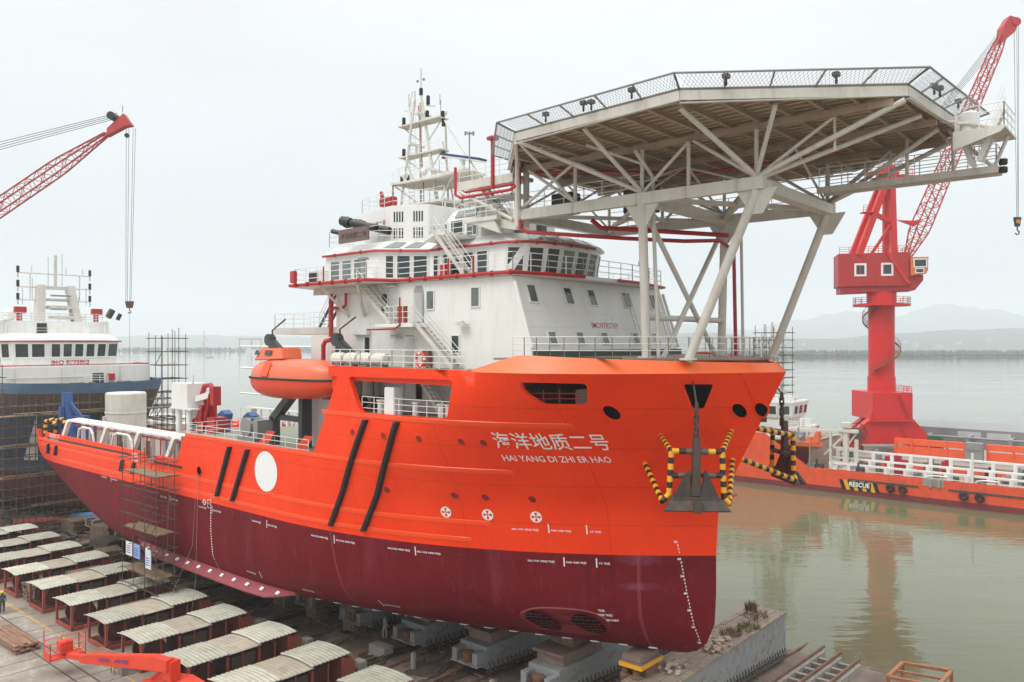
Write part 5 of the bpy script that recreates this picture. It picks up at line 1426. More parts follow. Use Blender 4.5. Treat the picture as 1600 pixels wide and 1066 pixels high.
labs += ["dim grey wedge carriage below the forward end of the bilge keel", "dim grey wedge carriage below the white circle of the hull", "dim grey wedge carriage below the scaffold tower", "dim grey wedge carriage below the stern, forward one", "dim grey wedge carriage below the stern, middle one", "dim grey wedge carriage under the stern thrusters", "dim grey wedge carriage under the bow of the blue ship", "dim grey wedge carriage farthest left under the blue ship"]
for i, xc in enumerate(XC):
    if i == 0: carriage(xc, -3.2, 15.2, -1.5, 1.25, labs[0])
    else: carriage(xc, -3.8, 11, -1.62, 1.22, labs[i])
m_slab = M("stained cradle slab", (.21, .15, .115), .8, var=.2, stain=(.17, .035, .05), amt=.8, vert=False, stscale=.5)
for i, xc in enumerate(XC[1:], 1):
    s = MB(); s.box(xc - 1.28, xc + 1.2, -3.4, 1.3, -1.0, -.82); s.box(xc - 1.2, xc + 1.1, -3.2, 1.2, -1.1, -1.0); s.box(xc - 1.1, xc + 1.0, -3.1, 1.1, -1.62, -1.1)
    o = s.build("keel_slab", [m_slab], bevel=.03)
    tag(o, ["", "brown stained slab on the carriage below the thruster openings", "brown stained slab on the carriage aft of the thruster openings", "brown slab on the carriage beside the two workers", "dim slab on the carriage aft of the two workers", "dim slab under the forward end of the bilge keel", "dim slab on the carriage below the white circle", "dim slab on the carriage below the scaffold tower", "dim slab on the first carriage below the stern", "dim slab on the second carriage below the stern", "dim slab on the carriage under the stern thrusters", "dim slab on the carriage under the blue ship's bow", "dim slab on the last carriage at far left"][i], "slab", group="slabs on the carriages")
    for k, (dy, h) in enumerate(((-1.4, .55), (.4, .55))):
        pass
    if xc > -56:
        b_ = MB()
        for j in range(4): b_.box(xc - 1.0, xc + .8, -1.8 + .02 * (j % 2), -.2, -.815 + .2 * j, -.62 + .2 * j)
        zt = -.02
        o = b_.build("keel_block", m_wood, bevel=.02); tag(o, "dark timber keel blocks on the slab " + ["", "below the thruster openings", "aft of the thruster openings", "beside the two workers", "aft of the two workers", "at the forward end of the bilge keel", "below the white circle", "below the scaffold tower", "below the forward part of the stern", "below the middle of the stern"][i], "keel block", group="keel blocks")
# bow block, planks, stones and grass on the long carriage
o = MB(); o.box(-5.1, -3.6, -2.3, .1, -.72, -.42); o.box(-5.0, -3.7, -2.2, 0, -.42, -.02); kb = tag(o.build("bow_block", [m_slab], bevel=.04), "maroon stained bearing block with a yellow edge under the bow", "keel block")
e = MB(); e.box(-5.13, -3.57, -2.36, -2.3, -.74, -.5); e.box(-3.6, -3.54, -2.33, .1, -.74, -.5); e.build("edge_strip", m_yellow, kb)
e = MB()
for dx in (-4.9, -4.1): e.tube((dx, -2.0, -2.4), (dx, -2.0, -.75), .22, 10); e.lathe([(.3, 0), (.34, .1), (.34, .3), (.2, .4)], (dx, -2.0, -1.6), 12)
e.box(-5, -3.7, -1.6, -.2, -1.45, -.73); e.build("jack", m_rust, kb, smooth=True, auto=35)
rr = random.Random(3)
for (ya, yb, lab) in ((-3.0, 4.6, "weathered plank deck on the near half of the long bow carriage"), (4.7, 15.1, "weathered plank deck on the far half of the long bow carriage by the water")):
    p = MB()
    for k in range(9):
        x = -4.42 + .27 * k; y = ya
        while y < yb:
            L = min(yb - y, rr.uniform(1.6, 3.2)); p.cbox((x + .12, y + L / 2, -1.44 + rr.uniform(0, .05)), (.245, L - .03, .1)); y += L
    for s in (-4.47, -1.9): p.box(s - .07, s + .07, ya, yb, -1.5, -1.33)
    tag(p.build("plank_deck", m_plank), lab, "plank deck", group="plank decks on the bow carriage")
def stone(c, r, rr):
    m = MB(); m.ball(c, r, 7, (1, rr.uniform(.7, 1.2), rr.uniform(.45, .7)))
    m.v = [tuple(Vector(p) + Vector((rr.uniform(-1, 1), rr.uniform(-1, 1), rr.uniform(-.6, .6))) * r * .16) for p in m.v]; return m
m_stone = M("pale broken stone", (.42, .32, .25), .9, var=.3, scale=2)
for (cx_, cy_, n_, lab) in ((-2.9, 5.6, 46, "pale stone in the rubble heap on the middle of the bow carriage"), (-3.2, .6, 16, "pale stone in the small rubble heap at the near end of the bow carriage")):
    base_ = None
    for k in range(n_):
        a, d_ = rr.uniform(0, 6.28), rr.random() ** .6
        x, y = cx_ + .95 * d_ * math.cos(a), cy_ + (1.9 if n_ > 20 else 1.2) * d_ * math.sin(a)
        o = stone((0, 0, 0), rr.uniform(.13, .26), rr).build("stone", m_stone, loc=(x, y, -1.27 + (1 - d_) * .2)); tag(o, lab, "stone", group="rubble on the bow carriage")
m_grass = M("dry grass", (.15, .15, .05), .9, var=.4, scale=4)
m_straw = M("dry brown weeds", (.17, .11, .06), .9, var=.4, scale=4)
for (cx_, cy_, r, h, mt, lab) in ((-2.6, 10.1, .8, .5, m_grass, "olive grass tuft growing on the far half of the bow carriage"), (-3.0, 8.3, .7, .45, m_straw, "brown weeds beside the stones on the bow carriage"), (-4.1, 14.0, .4, .75, m_straw, "tall dry weeds at the water end of the bow carriage"), (-3.2, 12.8, .9, .4, m_straw, "low brown weeds near the water end of the bow carriage")):
    t = MB()
    for k in range(240):
        a, d_ = rr.uniform(0, 6.28), rr.random() ** .5 * r; p = Vector((cx_ + d_ * math.cos(a), cy_ + d_ * 1.3 * math.sin(a), -1.38)); q = p + Vector((rr.uniform(-.2, .2), rr.uniform(-.2, .2), h * rr.uniform(.4, 1))); w = Vector((math.cos(a * 3), math.sin(a * 3), 0)) * .025
        t.face([p - w, p + w, q])
    tag(t.build("grass_tuft", mt), lab, "grass tuft", group="weeds on the bow carriage")

# ------------------------------------------------------------------ winch sheds
def roof_mat(name, rgb, st):
    m = M(name, rgb, .6, var=.2, scale=.8, stain=st, amt=.85, vert=False, stscale=.9)
    n, l = m.node_tree.nodes, m.node_tree.links; b = n['Principled BSDF']; src = b.inputs['Base Color'].links[0].from_socket
    oi = n.new('ShaderNodeObjectInfo'); r_ = n.new('ShaderNodeMapRange'); l.new(oi.outputs['Random'], r_.inputs[0]); r_.inputs[3].default_value = .74; r_.inputs[4].default_value = 1.1
    k = n.new('ShaderNodeMix'); k.data_type = 'RGBA'; k.blend_type = 'MULTIPLY'; k.inputs[0].default_value = 1; l.new(src, k.inputs[6]); l.new(r_.outputs[0], k.inputs[7]); l.new(k.outputs[2], b.inputs['Base Color'])
    for q in n:                                             # every roof weathers differently
        if q.type == 'TEX_NOISE':
            a = n.new('ShaderNodeVectorMath'); a.operation = 'ADD'; s0 = q.inputs[0].links[0].from_socket; l.new(s0, a.inputs[0]); w = n.new('ShaderNodeMath'); w.operation = 'MULTIPLY'; l.new(oi.outputs['Random'], w.inputs[0]); w.inputs[1].default_value = 90; l.new(w.outputs[0], a.inputs[1]); l.new(a.outputs[0], q.inputs[0])
    return m
m_roof = roof_mat("pale green corrugated roofing", (.47, .47, .38), (.30, .22, .13)); m_roof2 = roof_mat("worn flat roofing", (.46, .42, .33), (.28, .18, .10))
shed = empty("winch_shed", "x", "shed", (-28, 0, 0), group="winch sheds in a row")
def arc(x, z0): return z0 + .13 * (1 - (abs(x - .15) / 1.85) ** 2.0)
def roof_panel(y0, y1, z0, corr, name, mt):
    m = MB(); n_ = int((y1 - y0) / .05); xs = [-1.98 + .3 * k for k in range(13)]
    prev = None
    for k in range(n_ + 1):
        y = lerp(y0, y1, k / n_); dz = corr * math.sin(y * 2 * math.pi / .30)
        cur = [(x, y, arc(x, z0) + dz) for x in xs]
        if prev:
            for j in range(12): m.face([prev[j], cur[j], cur[j + 1], prev[j + 1]])
        prev = cur
    lo = []
    o = m.build(name, mt, shed, smooth=True, weld=True, auto=60)
    e = o.modifiers.new("thickness", 'SOLIDIFY'); e.thickness = .03
    return o
roof_panel(-18.3, -15.4, -1.72, .023, "roof_panel", m_roof); roof_panel(-15.5, -13.1, -1.80, .010, "roof_panel", m_roof2); roof_panel(-13.3, -10.3, -1.66, .023, "roof_panel", m_roof)
for x in (-1.45, 1.45):
    for y in (-18.1, -15.5, -13.2, -10.9):
        p = MB(); p.box(x - .08, x + .08, y - .08, y + .08, -3.7, -1.74 if y in (-18.1, -10.9) else -1.9); p.build("post", m_redbox, shed)
    for y in (-16.8, -14.4, -12.0):
        p = MB(); p.box(x - .04, x + .04, y - .04, y + .04, -3.7, -1.85); p.build("slim_post", m_redbox, shed)
p = MB()
for x in (-1.45, 1.45): p.box(x - .08, x + .08, -18.1, -10.9, -3.66, -3.4)
p.box(-1.4, 1.4, -18.2, -18.05, -3.66, -3.4); p.build("base_frame", m_redbox, shed)
p = MB()
for y0 in (-16.9, -12.4):
    for x in (-.95, .95): p.lathe([(.15, -.05), (.86, -.05), (.86, .05), (.15, .05)], (x * .8, y0, -2.75), 22, 'X')
    p.tube((-.95, y0, -2.65), (.95, y0, -2.65), .55, 16); p.box(-1.2, 1.2, y0 - .9, y0 + .9, -3.66, -3.35)
p.box(-.6, .6, -15.2, -14.0, -3.66, -2.7); p.build("winch", M("dark red winch", (.085, .025, .02), .6, var=.3), shed, smooth=True, auto=35)
p = MB(); p.box(-1.3, 1.3, -15.1, -13.4, -3.68, -2.1); p.build("motor_cover", m_darkst, shed)
p = MB(); p.prism([(-1.25, -10.85, -3.7), (-1.25, -9.7, -3.7), (-1.25, -9.7, -2.4), (-1.25, -10.1, -1.95), (-1.25, -10.85, -1.95)], (2.5, 0, 0)); p.build("end_box", M("brick red steel box", (.33, .085, .05), .6, var=.15, stain=(.15, .06, .04), amt=.6), shed, bevel=.03)
sl = ["front-most shed of the row, most of it cut off by the picture's lower edge", "pale roofed winch shed behind the orange boom lift body, lower middle", "x"]
names = {-16: "pale roofed winch shed cut off at the bottom, nearest the wedge carriages", -22: "pale roofed winch shed right of the boom lift, second from the wedge carriages", -28: "pale roofed winch shed just behind the orange boom lift arm",
         -34: "pale roofed winch shed facing the basket of the boom lift", -40: "pale roofed winch shed with scrap boards at its near corner", -46: "pale roofed winch shed right of the yellow helmeted worker", -52: "pale roofed winch shed behind the yellow helmeted worker",
         -58: "pale roofed winch shed beside the stacks of brown planks", -64: "pale roofed winch shed beyond the stacks of brown planks", -70: "small pale roofed winch shed second from the far end of the row", -76: "small pale roofed winch shed at the far end of the row"}
names = {x: n_ for x, n_ in names.items()}
first = True
for x, lab in names.items():
    o = shed if first else copy_tree(shed); first = False
    o.location = (x, random.uniform(-.12, .12), 0); o['label'] = lab; o.rotation_euler.z = random.uniform(-.012, .012)
# concrete rope posts behind each shed
ORD = ['nearest the picture\'s lower edge', 'second', 'third', 'fourth', 'fifth', 'sixth', 'seventh', 'eighth', 'ninth', 'tenth', 'farthest']
for k, x in enumerate(names):
    p = MB(); p.box(-.42, .42, -.3, .3, 0, .95); p.cbox((.0, .36, .55), (.3, .15, .7)); o = p.build("rope_post", m_conc, bevel=.06, loc=(x + .55, -8.75, -3.7)); tag(o, "stubby concrete rope post, " + ORD[k] + ", counted from the lower right", "post", group="concrete rope posts")

# ------------------------------------------------------------------ timber, boards and scrap about the yard
def stack(name, lab, c, size, n, mt, rz=0.0, group=None, cat="plank stack"):
    m = MB(); r_ = random.Random(hash(lab) % 999 if False else len(lab) * 7 + int(c[0] * 10))
    L, W, H = size; rows = max(1, int(H / .13))
    for i in range(rows):
        for j in range(n):
            w = W / n
            m.cbox(((r_.uniform(-.12, .12)) * L * .3, -W / 2 + w * (j + .5), .07 + .13 * i), (L * r_.uniform(.8, 1), w * .92, .11), rz=r_.uniform(-.03, .03))
    o = m.build(name, mt); o.location = c; o.rotation_euler.z = rz; tag(o, lab, cat, group=group); return o
H_ = math.pi / 2
m_redwood = M("reddish timber", (.24, .125, .08), .8, var=.35, scale=2, stain=(.33, .23, .15), amt=.6, vert=False)
stack("timber_pile", "pile of reddish squared timbers on the yard left of the boom lift", (-45.5, -21.9, -3.7), (6.0, 1.6, .55), 5, m_redwood, .02, "plank and timber stacks")
stack("plank_stack", "low stack of pinkish boards at the corner of a shed left of the boom lift", (-37.6, -18.9, -3.7), (2.2, 1.3, .5), 5, m_redwood, .1, "plank and timber stacks")
stack("plank_stack", "brown plank stack between two sheds near the middle of the row", (-55.0, -12.8, -3.7), (3.4, 2.6, 1.6), 6, m_wood, H_, "plank and timber stacks")
stack("plank_stack", "brown plank stack between two sheds nearer the left edge", (-55.0, -16.4, -3.7), (3.0, 2.4, 1.5), 6, m_wood, H_, "plank and timber stacks")
stack("plank_stack", "long narrow stack of reddish boards beside the shed facing the basket", (-43.0, -13.8, -3.7), (4.6, 1.3, 1.5), 4, m_redwood, H_, "plank and timber stacks")
stack("timber_pile", "tall brown timber pile left of the scaffold tower", (-71, -4.4, -3.7), (3.0, 2.6, 2.0), 5, m_wood, .3, "plank and timber stacks")
stack("timber_pile", "brown timber pile behind the far sheds, under the thruster nozzle", (-78.5, -4.8, -3.7), (3.2, 2.6, 1.6), 5, m_wood, .1, "plank and timber stacks")
stack("timber_pile", "dark timber pile below the stern right of the nozzle", (-66, -6.6, -3.7), (3.4, 2.2, 1.6), 5, m_darkst, .2, "plank and timber stacks")
stack("timber_pile", "brown square timbers close to the hull below the scaffold", (-62.5, -8.0, -3.7), (2.6, 2.2, 1.3), 5, m_wood, -.2, "plank and timber stacks")
stack("timber_pile", "flat stack of boards on the slip right of the last shed tops", (-27.5, -7.2, -3.7), (1.6, 3.4, .4), 5, m_plank, .05, "plank and timber stacks")
stack("timber_pile", "flat brown boards lying on the slip left of the two workers", (-33.0, -6.6, -3.7), (1.7, 3.0, .35), 5, m_wood, .05, "plank and timber stacks")
stack("timber_pile", "flat dark boards on the slip before the carriage aft of the thruster openings", (-18.4, -5.3, -3.7), (2.4, 2.4, .25), 5, m_darkst, .4, "plank and timber stacks")
stack("timber_pile", "flat dark boards on the slip before the carriage below the thruster openings", (-13.0, -5.3, -3.7), (2.6, 2.2, .25), 5, m_darkst, .3, "plank and timber stacks")
for k, (x, y, sx, sy, h, lab) in enumerate(((-30.5, -2.4, 1.5, 1.3, 1.9, "dark concrete block under the hull below the bilge keel's forward end"), (-37.5, -3.8, 1.4, 1.4, 2.2, "dark concrete block under the hull below the bilge keel"), (-22.8, -5.8, 1.7, .9, .8, "low concrete block on the slip left of the two workers"), (-19.2, -6.0, .3, .3, 1.2, "small concrete stub post on the slip right of the low block"), (-12.4, -5.6, .3, .3, 1.1, "small concrete stub post before the carriage aft of the thruster openings"))):
    b_ = MB(); b_.box(-sx / 2, sx / 2, -sy / 2, sy / 2, 0, h); b_.box(-sx / 2 - .08, sx / 2 + .08, -sy / 2 - .08, sy / 2 + .08, 0, .12); o = b_.build("concrete_block", m_conc, bevel=.05, loc=(x, y, -3.7)); tag(o, lab, "concrete block", group="concrete blocks on the slip")
# shores and side blocks below the bilge
for k in range(9):
    x = -52 + 4.8 * k
    m = MB()
    for j in range(8): m.cbox((0, 0, .2 + .38 * j), (1.3 - .02 * j, 1.3, .36), rz=.03 * (j % 3 - 1))
    y = -5.2 if x < -24 else -3.4
    if x > -25: break
    o = m.build("bilge_block", m_wood, bevel=.02, loc=(x, y + 1.2, -3.95)); tag(o, "tall cribbed timber block in the dark under the hull", "bilge block", group="bilge blocks under the hull")
# scrap: many small loose boards, pipes and offcuts nobody could count
rr = random.Random(11); sc_ = MB()
for k in range(300):
    x, y = rr.uniform(-118, -8), rr.uniform(-9.4, 4.5)
    if x > -58 and y > -3 and rr.random() < .6: continue
    L = rr.uniform(.3, 2.0); sc_.cbox((x, y, gz(y) + rr.uniform(.05, .3) + (.25 if x < -58 else 0)), (L, rr.uniform(.08, .3), rr.uniform(.05, .2)), rz=rr.choice((H_, H_, H_, 0, .4)) + rr.uniform(-.25, .25), ry=rr.uniform(-.06, .06))
tag(sc_.build("slip_scrap", m_wood), "loose boards and offcuts strewn over the slipway", "scrap timber", kind="stuff")
sc_ = MB()
for k in range(160):
    x, y = rr.uniform(-118, -58), rr.uniform(-9.4, 5)
    L = rr.uniform(1, 4); sc_.cbox((x, y, gz(y) + rr.uniform(.2, .9)), (L, rr.uniform(.1, .5), rr.uniform(.08, .4)), rz=rr.uniform(-.3, .3) + rr.choice((0, H_)))
tag(sc_.build("slip_scrap", m_darkst), "loose dark beams and plates strewn about the stern", "scrap steel", kind="stuff")
for (x, y, w, h, lab, mt) in ((-45.6, -13.35, 1.1, 1.1, "white notice board at the left on the foot of the scaffold", M("white board", (.7, .7, .68), .6)), (-44.2, -13.35, 1.1, 1.1, "blue and white notice board in the middle on the foot of the scaffold", M("blue board", (.25, .35, .6), .6)), (-42.2, -13.35, .9, 1.5, "tall pale blue notice board at the right on the foot of the scaffold", M("pale blue board", (.6, .66, .74), .6))):
    b_ = MB(); b_.box(-w / 2, w / 2, -.03, .03, 0, h); t_ = b_.build("notice_board", mt, loc=(x, y, 1.0 if w > 1 else .5)); tag(t_, lab, "notice board", group="notice boards on the scaffold")
    s = MB()
    for j in range(4): s.box(-w * .38, w * .3 - .1 * (j % 2), -.036, -.031, h * .18 + .18 * j, h * .18 + .18 * j + .07)
    s.build("print_line", M("dark blue print", (.05, .08, .22), .6), t_)
# rails and beams at the water's edge, lower right
for k, (x, lab) in enumerate(((-.4, "old slip rail beam at the water's edge nearest the bow carriage"), (1.0, "old slip rail beam at the water's edge, middle of three"), (2.5, "old slip rail beam at the water's edge nearest the rusty frame"))):
    t = MB(); y0, y1 = 4.0, 18.2 - .5 * k
    t.prism([(x - .3, y0, gz(y0) - .4), (x + .3, y0, gz(y0) - .4), (x + .3, y0, gz(y0) + .25), (x - .3, y0, gz(y0) + .25)], (0, y1 - y0, gz(y1) - gz(y0) + .25)); o = tag(t.build("slip_beam", m_conc), lab, "slip beam", group="slip beams at the water's edge")
    r_ = MB(); r_.prism([(x - .07, y0, gz(y0) + .25), (x + .07, y0, gz(y0) + .25), (x + .07, y0, gz(y0) + .42), (x - .07, y0, gz(y0) + .42)], (0, y1 - y0 + .6, gz(y1) - gz(y0) + .29)); r_.build("rail", m_rust, o)
t = MB()
for k in range(7):
    y = 8 + 1.45 * k; t.box(-.1, 2.2, y, y + .3, gz(y) - .25, gz(y) + .32)
tag(t.build("cross_beam", m_conc), "row of concrete cross beams between the slip rail beams", "cross beam")
t = MB(); C4 = [(6.0, 12.0), (6.1, 15.0), (8.9, 15.7), (8.8, 12.5)]
for k in range(4):
    a, b_ = C4[k], C4[(k + 1) % 4]; t.bar((*a, -3.0), (*b_, -3.0), .22, .2); t.bar((*a, -6), (*a, -2.95), .2); t.bar((*a, -4.4), (*b_, -4.4), .12)
t.bar((6.05, 13.5, -3.05), (8.85, 14.1, -3.05), .15); tag(t.build("steel_frame", M("rust orange frame", (.36, .15, .075), .8, var=.3, scale=2)), "rust-orange open steel frame standing in the water, lower right", "frame")

# ------------------------------------------------------------------ people
def person(lab, loc, rz, top, leg, hat, arms=((.28, .05, .85), (-.28, .05, .85)), stride=.08, lean=.0):
    p = empty("person", lab, "person", loc, rz)
    sk = bpy.data.meshes.new("body"); J = {}
    V_ = [(0, 0, .93), (0, lean * .5, 1.18), (0, lean, 1.40), (0, lean, 1.49), (0, lean + .02, 1.56), (0, lean + .02, 1.66),
          (.1, 0, .90), (.11, stride, .50), (.11, stride * .6, .10), (.11, stride * .6 + .14, .06), (-.1, 0, .90), (-.11, -stride, .50), (-.11, -stride * 1.4, .10), (-.11, -stride * 1.4 + .14, .06),
          (.19, lean, 1.39), (.25, lean + .02, 1.12), arms[0], (-.19, lean, 1.39), (-.25, lean + .02, 1.12), arms[1]]
    E_ = [(0, 1), (1, 2), (2, 3), (3, 4), (4, 5), (0, 6), (6, 7), (7, 8), (8, 9), (0, 10), (10, 11), (11, 12), (12, 13), (2, 14), (14, 15), (15, 16), (2, 17), (17, 18), (18, 19)]
    Rr = [.15, .15, .16, .06, .09, .085, .10, .075, .05, .045, .10, .075, .05, .045, .075, .052, .04, .075, .052, .04]
    sk.from_pydata(V_, E_, []); o = bpy.data.objects.new("body", sk); COL.objects.link(o); o.parent = p
    m = o.modifiers.new("skin", 'SKIN'); s = o.modifiers.new("sub", 'SUBSURF'); s.levels = 1; s.render_levels = 2
    for v, r_ in zip(sk.skin_vertices[0].data, Rr): v.radius = (r_, r_ * .8)
    sk.skin_vertices[0].data[0].use_root = True
    m.use_smooth_shade = True
    sk.materials.append(top)
    h = MB(); c = (0, lean + .03, 1.63); h.ball(c, .105, 12, (.88, 1, 1.12)); h.ball((0, lean + .135, 1.62), .022, 6); h.build("head", m_skin, p, smooth=True)
    f = MB(); f.lathe([(.155, 0), (.15, .03), (.135, .10), (.08, .155), (.02, .165)], (0, lean + .03, 1.66), 14); f.cbox((0, lean + .17, 1.665), (.2, .1, .015)); f.build("helmet", hat, p, smooth=True, auto=50)
    t = MB()
    for s in (-1, 1):
        k = 1 if s > 0 else -1.4; kk = stride if s > 0 else -stride
        t.tube((.105 * s, 0, .93), (.11 * s, kk, .5), .105, 10, .085); t.tube((.11 * s, kk, .5), (.11 * s, stride * (.6 if s > 0 else -1.4), .08), .085, 10, .07)
    t.build("trousers", leg, p, smooth=True, auto=50)
    g_ = MB()
    for a in arms:
        s = 1 if a[0] > 0 else -1; a = Vector(a); g_.ball(a, .045, 8, (.8, 1, 1.1))
        for k in range(4): g_.tube(a + Vector((0, -.03 + .02 * k, -.02)), a + Vector((-.01 * s, -.035 + .024 * k, -.11 + .012 * abs(k - 1.5))), .010, 5)
        g_.tube(a + Vector((-.02 * s, .03, 0)), a + Vector((-.035 * s, .06, -.05)), .011, 5)
    g_.build("hand", m_skin, p)
    return p
m_ywh = M("yellow helmet", (.75, .5, .03), .35); m_wh = M("white helmet", (.65, .65, .63), .4); m_rh = M("red helmet", (.55, .05, .05), .4); m_dh = M("dark helmet", (.06, .07, .09), .4)
person("worker in pale overalls and dark helmet standing with his back turned beside a carriage", (-25.2, -3.4, gz(-3.4)), R(-10), m_cloth, m_cloth, m_dh, ((.33, .1, 1.02), (-.33, .1, 1.0)))
person("worker in pale overalls bending by the carriage, right of the standing worker", (-24.0, -1.9, gz(-1.9)), R(120), m_cloth, m_cloth, m_wh, ((.2, .5, .95), (-.2, .5, .9)), .12, .28)
person("worker in dark clothes and yellow helmet at the left edge of the yard", (-53.4, -20.2, -3.7), R(70), m_clothd, m_clothd, m_ywh, ((.26, .12, .86), (-.26, .1, .86)))
person("worker with a red helmet half hidden between the lowest sheds", (-19.2, -17.6, -3.7), R(20), m_cloth, m_clothd, m_rh, ((.26, .12, .86), (-.26, .1, .86)))

# ------------------------------------------------------------------ boom lift
m_lift = M("orange-red lift paint", (.72, .055, .022), .38, var=.08, stain=(.4, .05, .03), amt=.4)
LF = empty("boom_lift", "orange-red boom lift with its basket lowered in front of the winch sheds", "boom lift", (-25.2, -19.4, -3.7))
def L_(x, y, z): return (x + 25.2, y + 19.4, z + 3.7)
m = MB(); m.prism([L_(-34.4, -21.0, -2.42), L_(-26.0, -19.25, -1.35), L_(-26.0, -19.25, -.62), L_(-27.5, -19.5, -.66), L_(-33.6, -20.85, -1.75), L_(-34.4, -21.0, -2.0)], (.12, -.55, 0)); bo = m.build("boom", m_lift, LF, bevel=.04)
m = MB(); m.prism([L_(-36.0, -21.35, -2.5), L_(-34.3, -21.0, -2.35), L_(-34.3, -21.0, -2.02), L_(-36.0, -21.35, -2.15)], (.08, -.4, 0)); m.build("boom_tip", m_lift, LF, bevel=.03)
m = MB(); d0, d1 = Vector(L_(-33.2, -20.98 - .36, -1.98)), Vector(L_(-26.6, -19.4 - .57, -1.08)); u = (d1 - d0).normalized()
put_text(m, "1 8 8 8 8", .34, d0 + u * .9 + Vector((.0, -.0, -.03)) + Vector((0.0, -.07, 0)), u, Z, bold=.01); put_text(m, "AWP-28S", .34, d0 + u * 2.6 + Vector((0, -.07, -.02)), u, Z, bold=.01); m.build("lettering", M("dark blue lettering", (.05, .04, .2), .5), bo)
m = MB(); m.cbox(L_(-26.2, -19.35, -1.35), (.8, .75, 1.2), rz=.21); m.prism([L_(-28.6, -20.4, -2.9), L_(-24.2, -19.5, -2.9), L_(-24.0, -19.5, -2.25), L_(-25.6, -19.8, -1.95), L_(-28.2, -20.3, -2.3)], (-.3, 1.7, 0)); m.cbox(L_(-26.6, -19.25, -.95), (.9, .3, .25), rz=.2); m.tube(L_(-28.0, -19.9, -2.3), L_(-26.8, -19.6, -1.5), .11, 8); m.build("turret", m_lift, LF, bevel=.08)
m = MB(); m.cbox(L_(-24.6, -19.5, -3.2), (4.2, 2.2, .5), rz=.2)
m.build("chassis", m_dgrey, LF, bevel=.05)
for dx in (-1.5, 1.5):
    for dy in (-1.15, 1.15):
        w = MB(); w.lathe([(.2, -.18), (.5, -.18), (.54, -.1), (.54, .1), (.5, .18), (.2, .18)], (.6 + dx - dy * .2, -.1 + dy + dx * .2, .54), 16, 'Y'); w.build("wheel", m_black, LF, smooth=True, auto=35)
m = MB(); bx0 = L_(-37.3, -22.6, -2.55); m.box(bx0[0], bx0[0] + 1.1, bx0[1], bx0[1] + 2.2, bx0[2], bx0[2] + .1)
F4 = [(bx0[0], bx0[1]), (bx0[0] + 1.1, bx0[1]), (bx0[0] + 1.1, bx0[1] + 2.2), (bx0[0], bx0[1] + 2.2)]
rail(m, [(*p, bx0[2]) for p in F4], 1.15, 1.1, .035, closed=True); m.box(bx0[0] + .2, bx0[0] + .9, bx0[1] + .7, bx0[1] + 1.5, bx0[2] + .3, bx0[2] + 1.0); m.box(bx0[0], bx0[0] + 1.1, bx0[1] - .03, bx0[1], bx0[2], bx0[2] + .55)
for p in (F4[0], F4[2]): m.tube((*p, bx0[2]), (*p, bx0[2] + 1.9), .04, 6)
m.build("basket", m_lift, LF, bevel=.01)
m = MB(); m.box(-33.6, -33.2, -19.3, -18.9, -3.7, -2.3); m.box(-34.4, -33.7, -19.6, -18.7, -2.9, -2.8); m.tube((-34.3, -19.5, -3.7), (-34.3, -19.5, -2.9), .04, 5); m.tube((-33.8, -19.5, -3.7), (-33.8, -19.5, -2.9), .04, 5); tag(m.build("switch_cabinet", m_grey, bevel=.03), "grey electrical cabinet with a small table beside the lift basket", "cabinet")

# ------------------------------------------------------------------ scaffold tower against the hull, hanging ropes
def scaffold(name, lab, xs, ys, zs, r=.03, planks=(), group=None, rnd=5, over=.4, cat="scaffold"):
    S = empty(name, lab, cat, (xs[0], ys[0], zs[0]), group=group); o_ = Vector((xs[0], ys[0], zs[0])); rr = random.Random(rnd)
    q = lambda x, y, z: Vector((x, y, z)) - o_
    p = MB()
    for x in xs:
        for y in ys: p.tube(q(x, y, zs[0]), q(x + rr.uniform(-.05, .05), y, zs[-1] + rr.uniform(.2, 1.6)), r, 5)
    p.build("standard", m_scaf, S)
    l_ = MB()
    for z in zs[1:]:
        for y in ys: l_.tube(q(xs[0] - over, y, z + rr.uniform(-.06, .06)), q(xs[-1] + over, y, z + rr.uniform(-.06, .06)), r, 5)
        for x in xs: l_.tube(q(x, ys[0] - over, z), q(x, ys[-1] + over, z), r, 5)
    for k in range(max(1, len(zs) // 2)):
        x0 = rr.choice(xs[:-1]); z0 = rr.choice(zs[:-1]); l_.tube(q(x0, ys[0], z0), q(x0 + (xs[1] - xs[0]), ys[0], z0 + 2), r, 5)
    l_.build("ledger", m_scaf, S)
    pl = MB()
    for (x0, x1, z) in planks:
        for y in [lerp(ys[0], ys[-1], (k + .5) / 4) for k in range(4)]: pl.cbox(q((x0 + x1) / 2 + rr.uniform(-.2, .2), y, z + .06), (x1 - x0 + rr.uniform(-.4, .6), (ys[-1] - ys[0]) / 4.6, .05), ry=rr.uniform(-.01, .01))
    if planks: pl.build("plank", m_bamboo, S)
    return S
zz = [-3.7 + 1.15 * k for k in range(12)]
scaffold("scaffold_tower", "rusty scaffold tower with planks standing against the survey ship's side", [-47.2, -45.2, -43.2, -41.2], [-13.2, -11.7], zz, .032, [(-47, -41.2, zz[k]) for k in (3, 6, 10)])
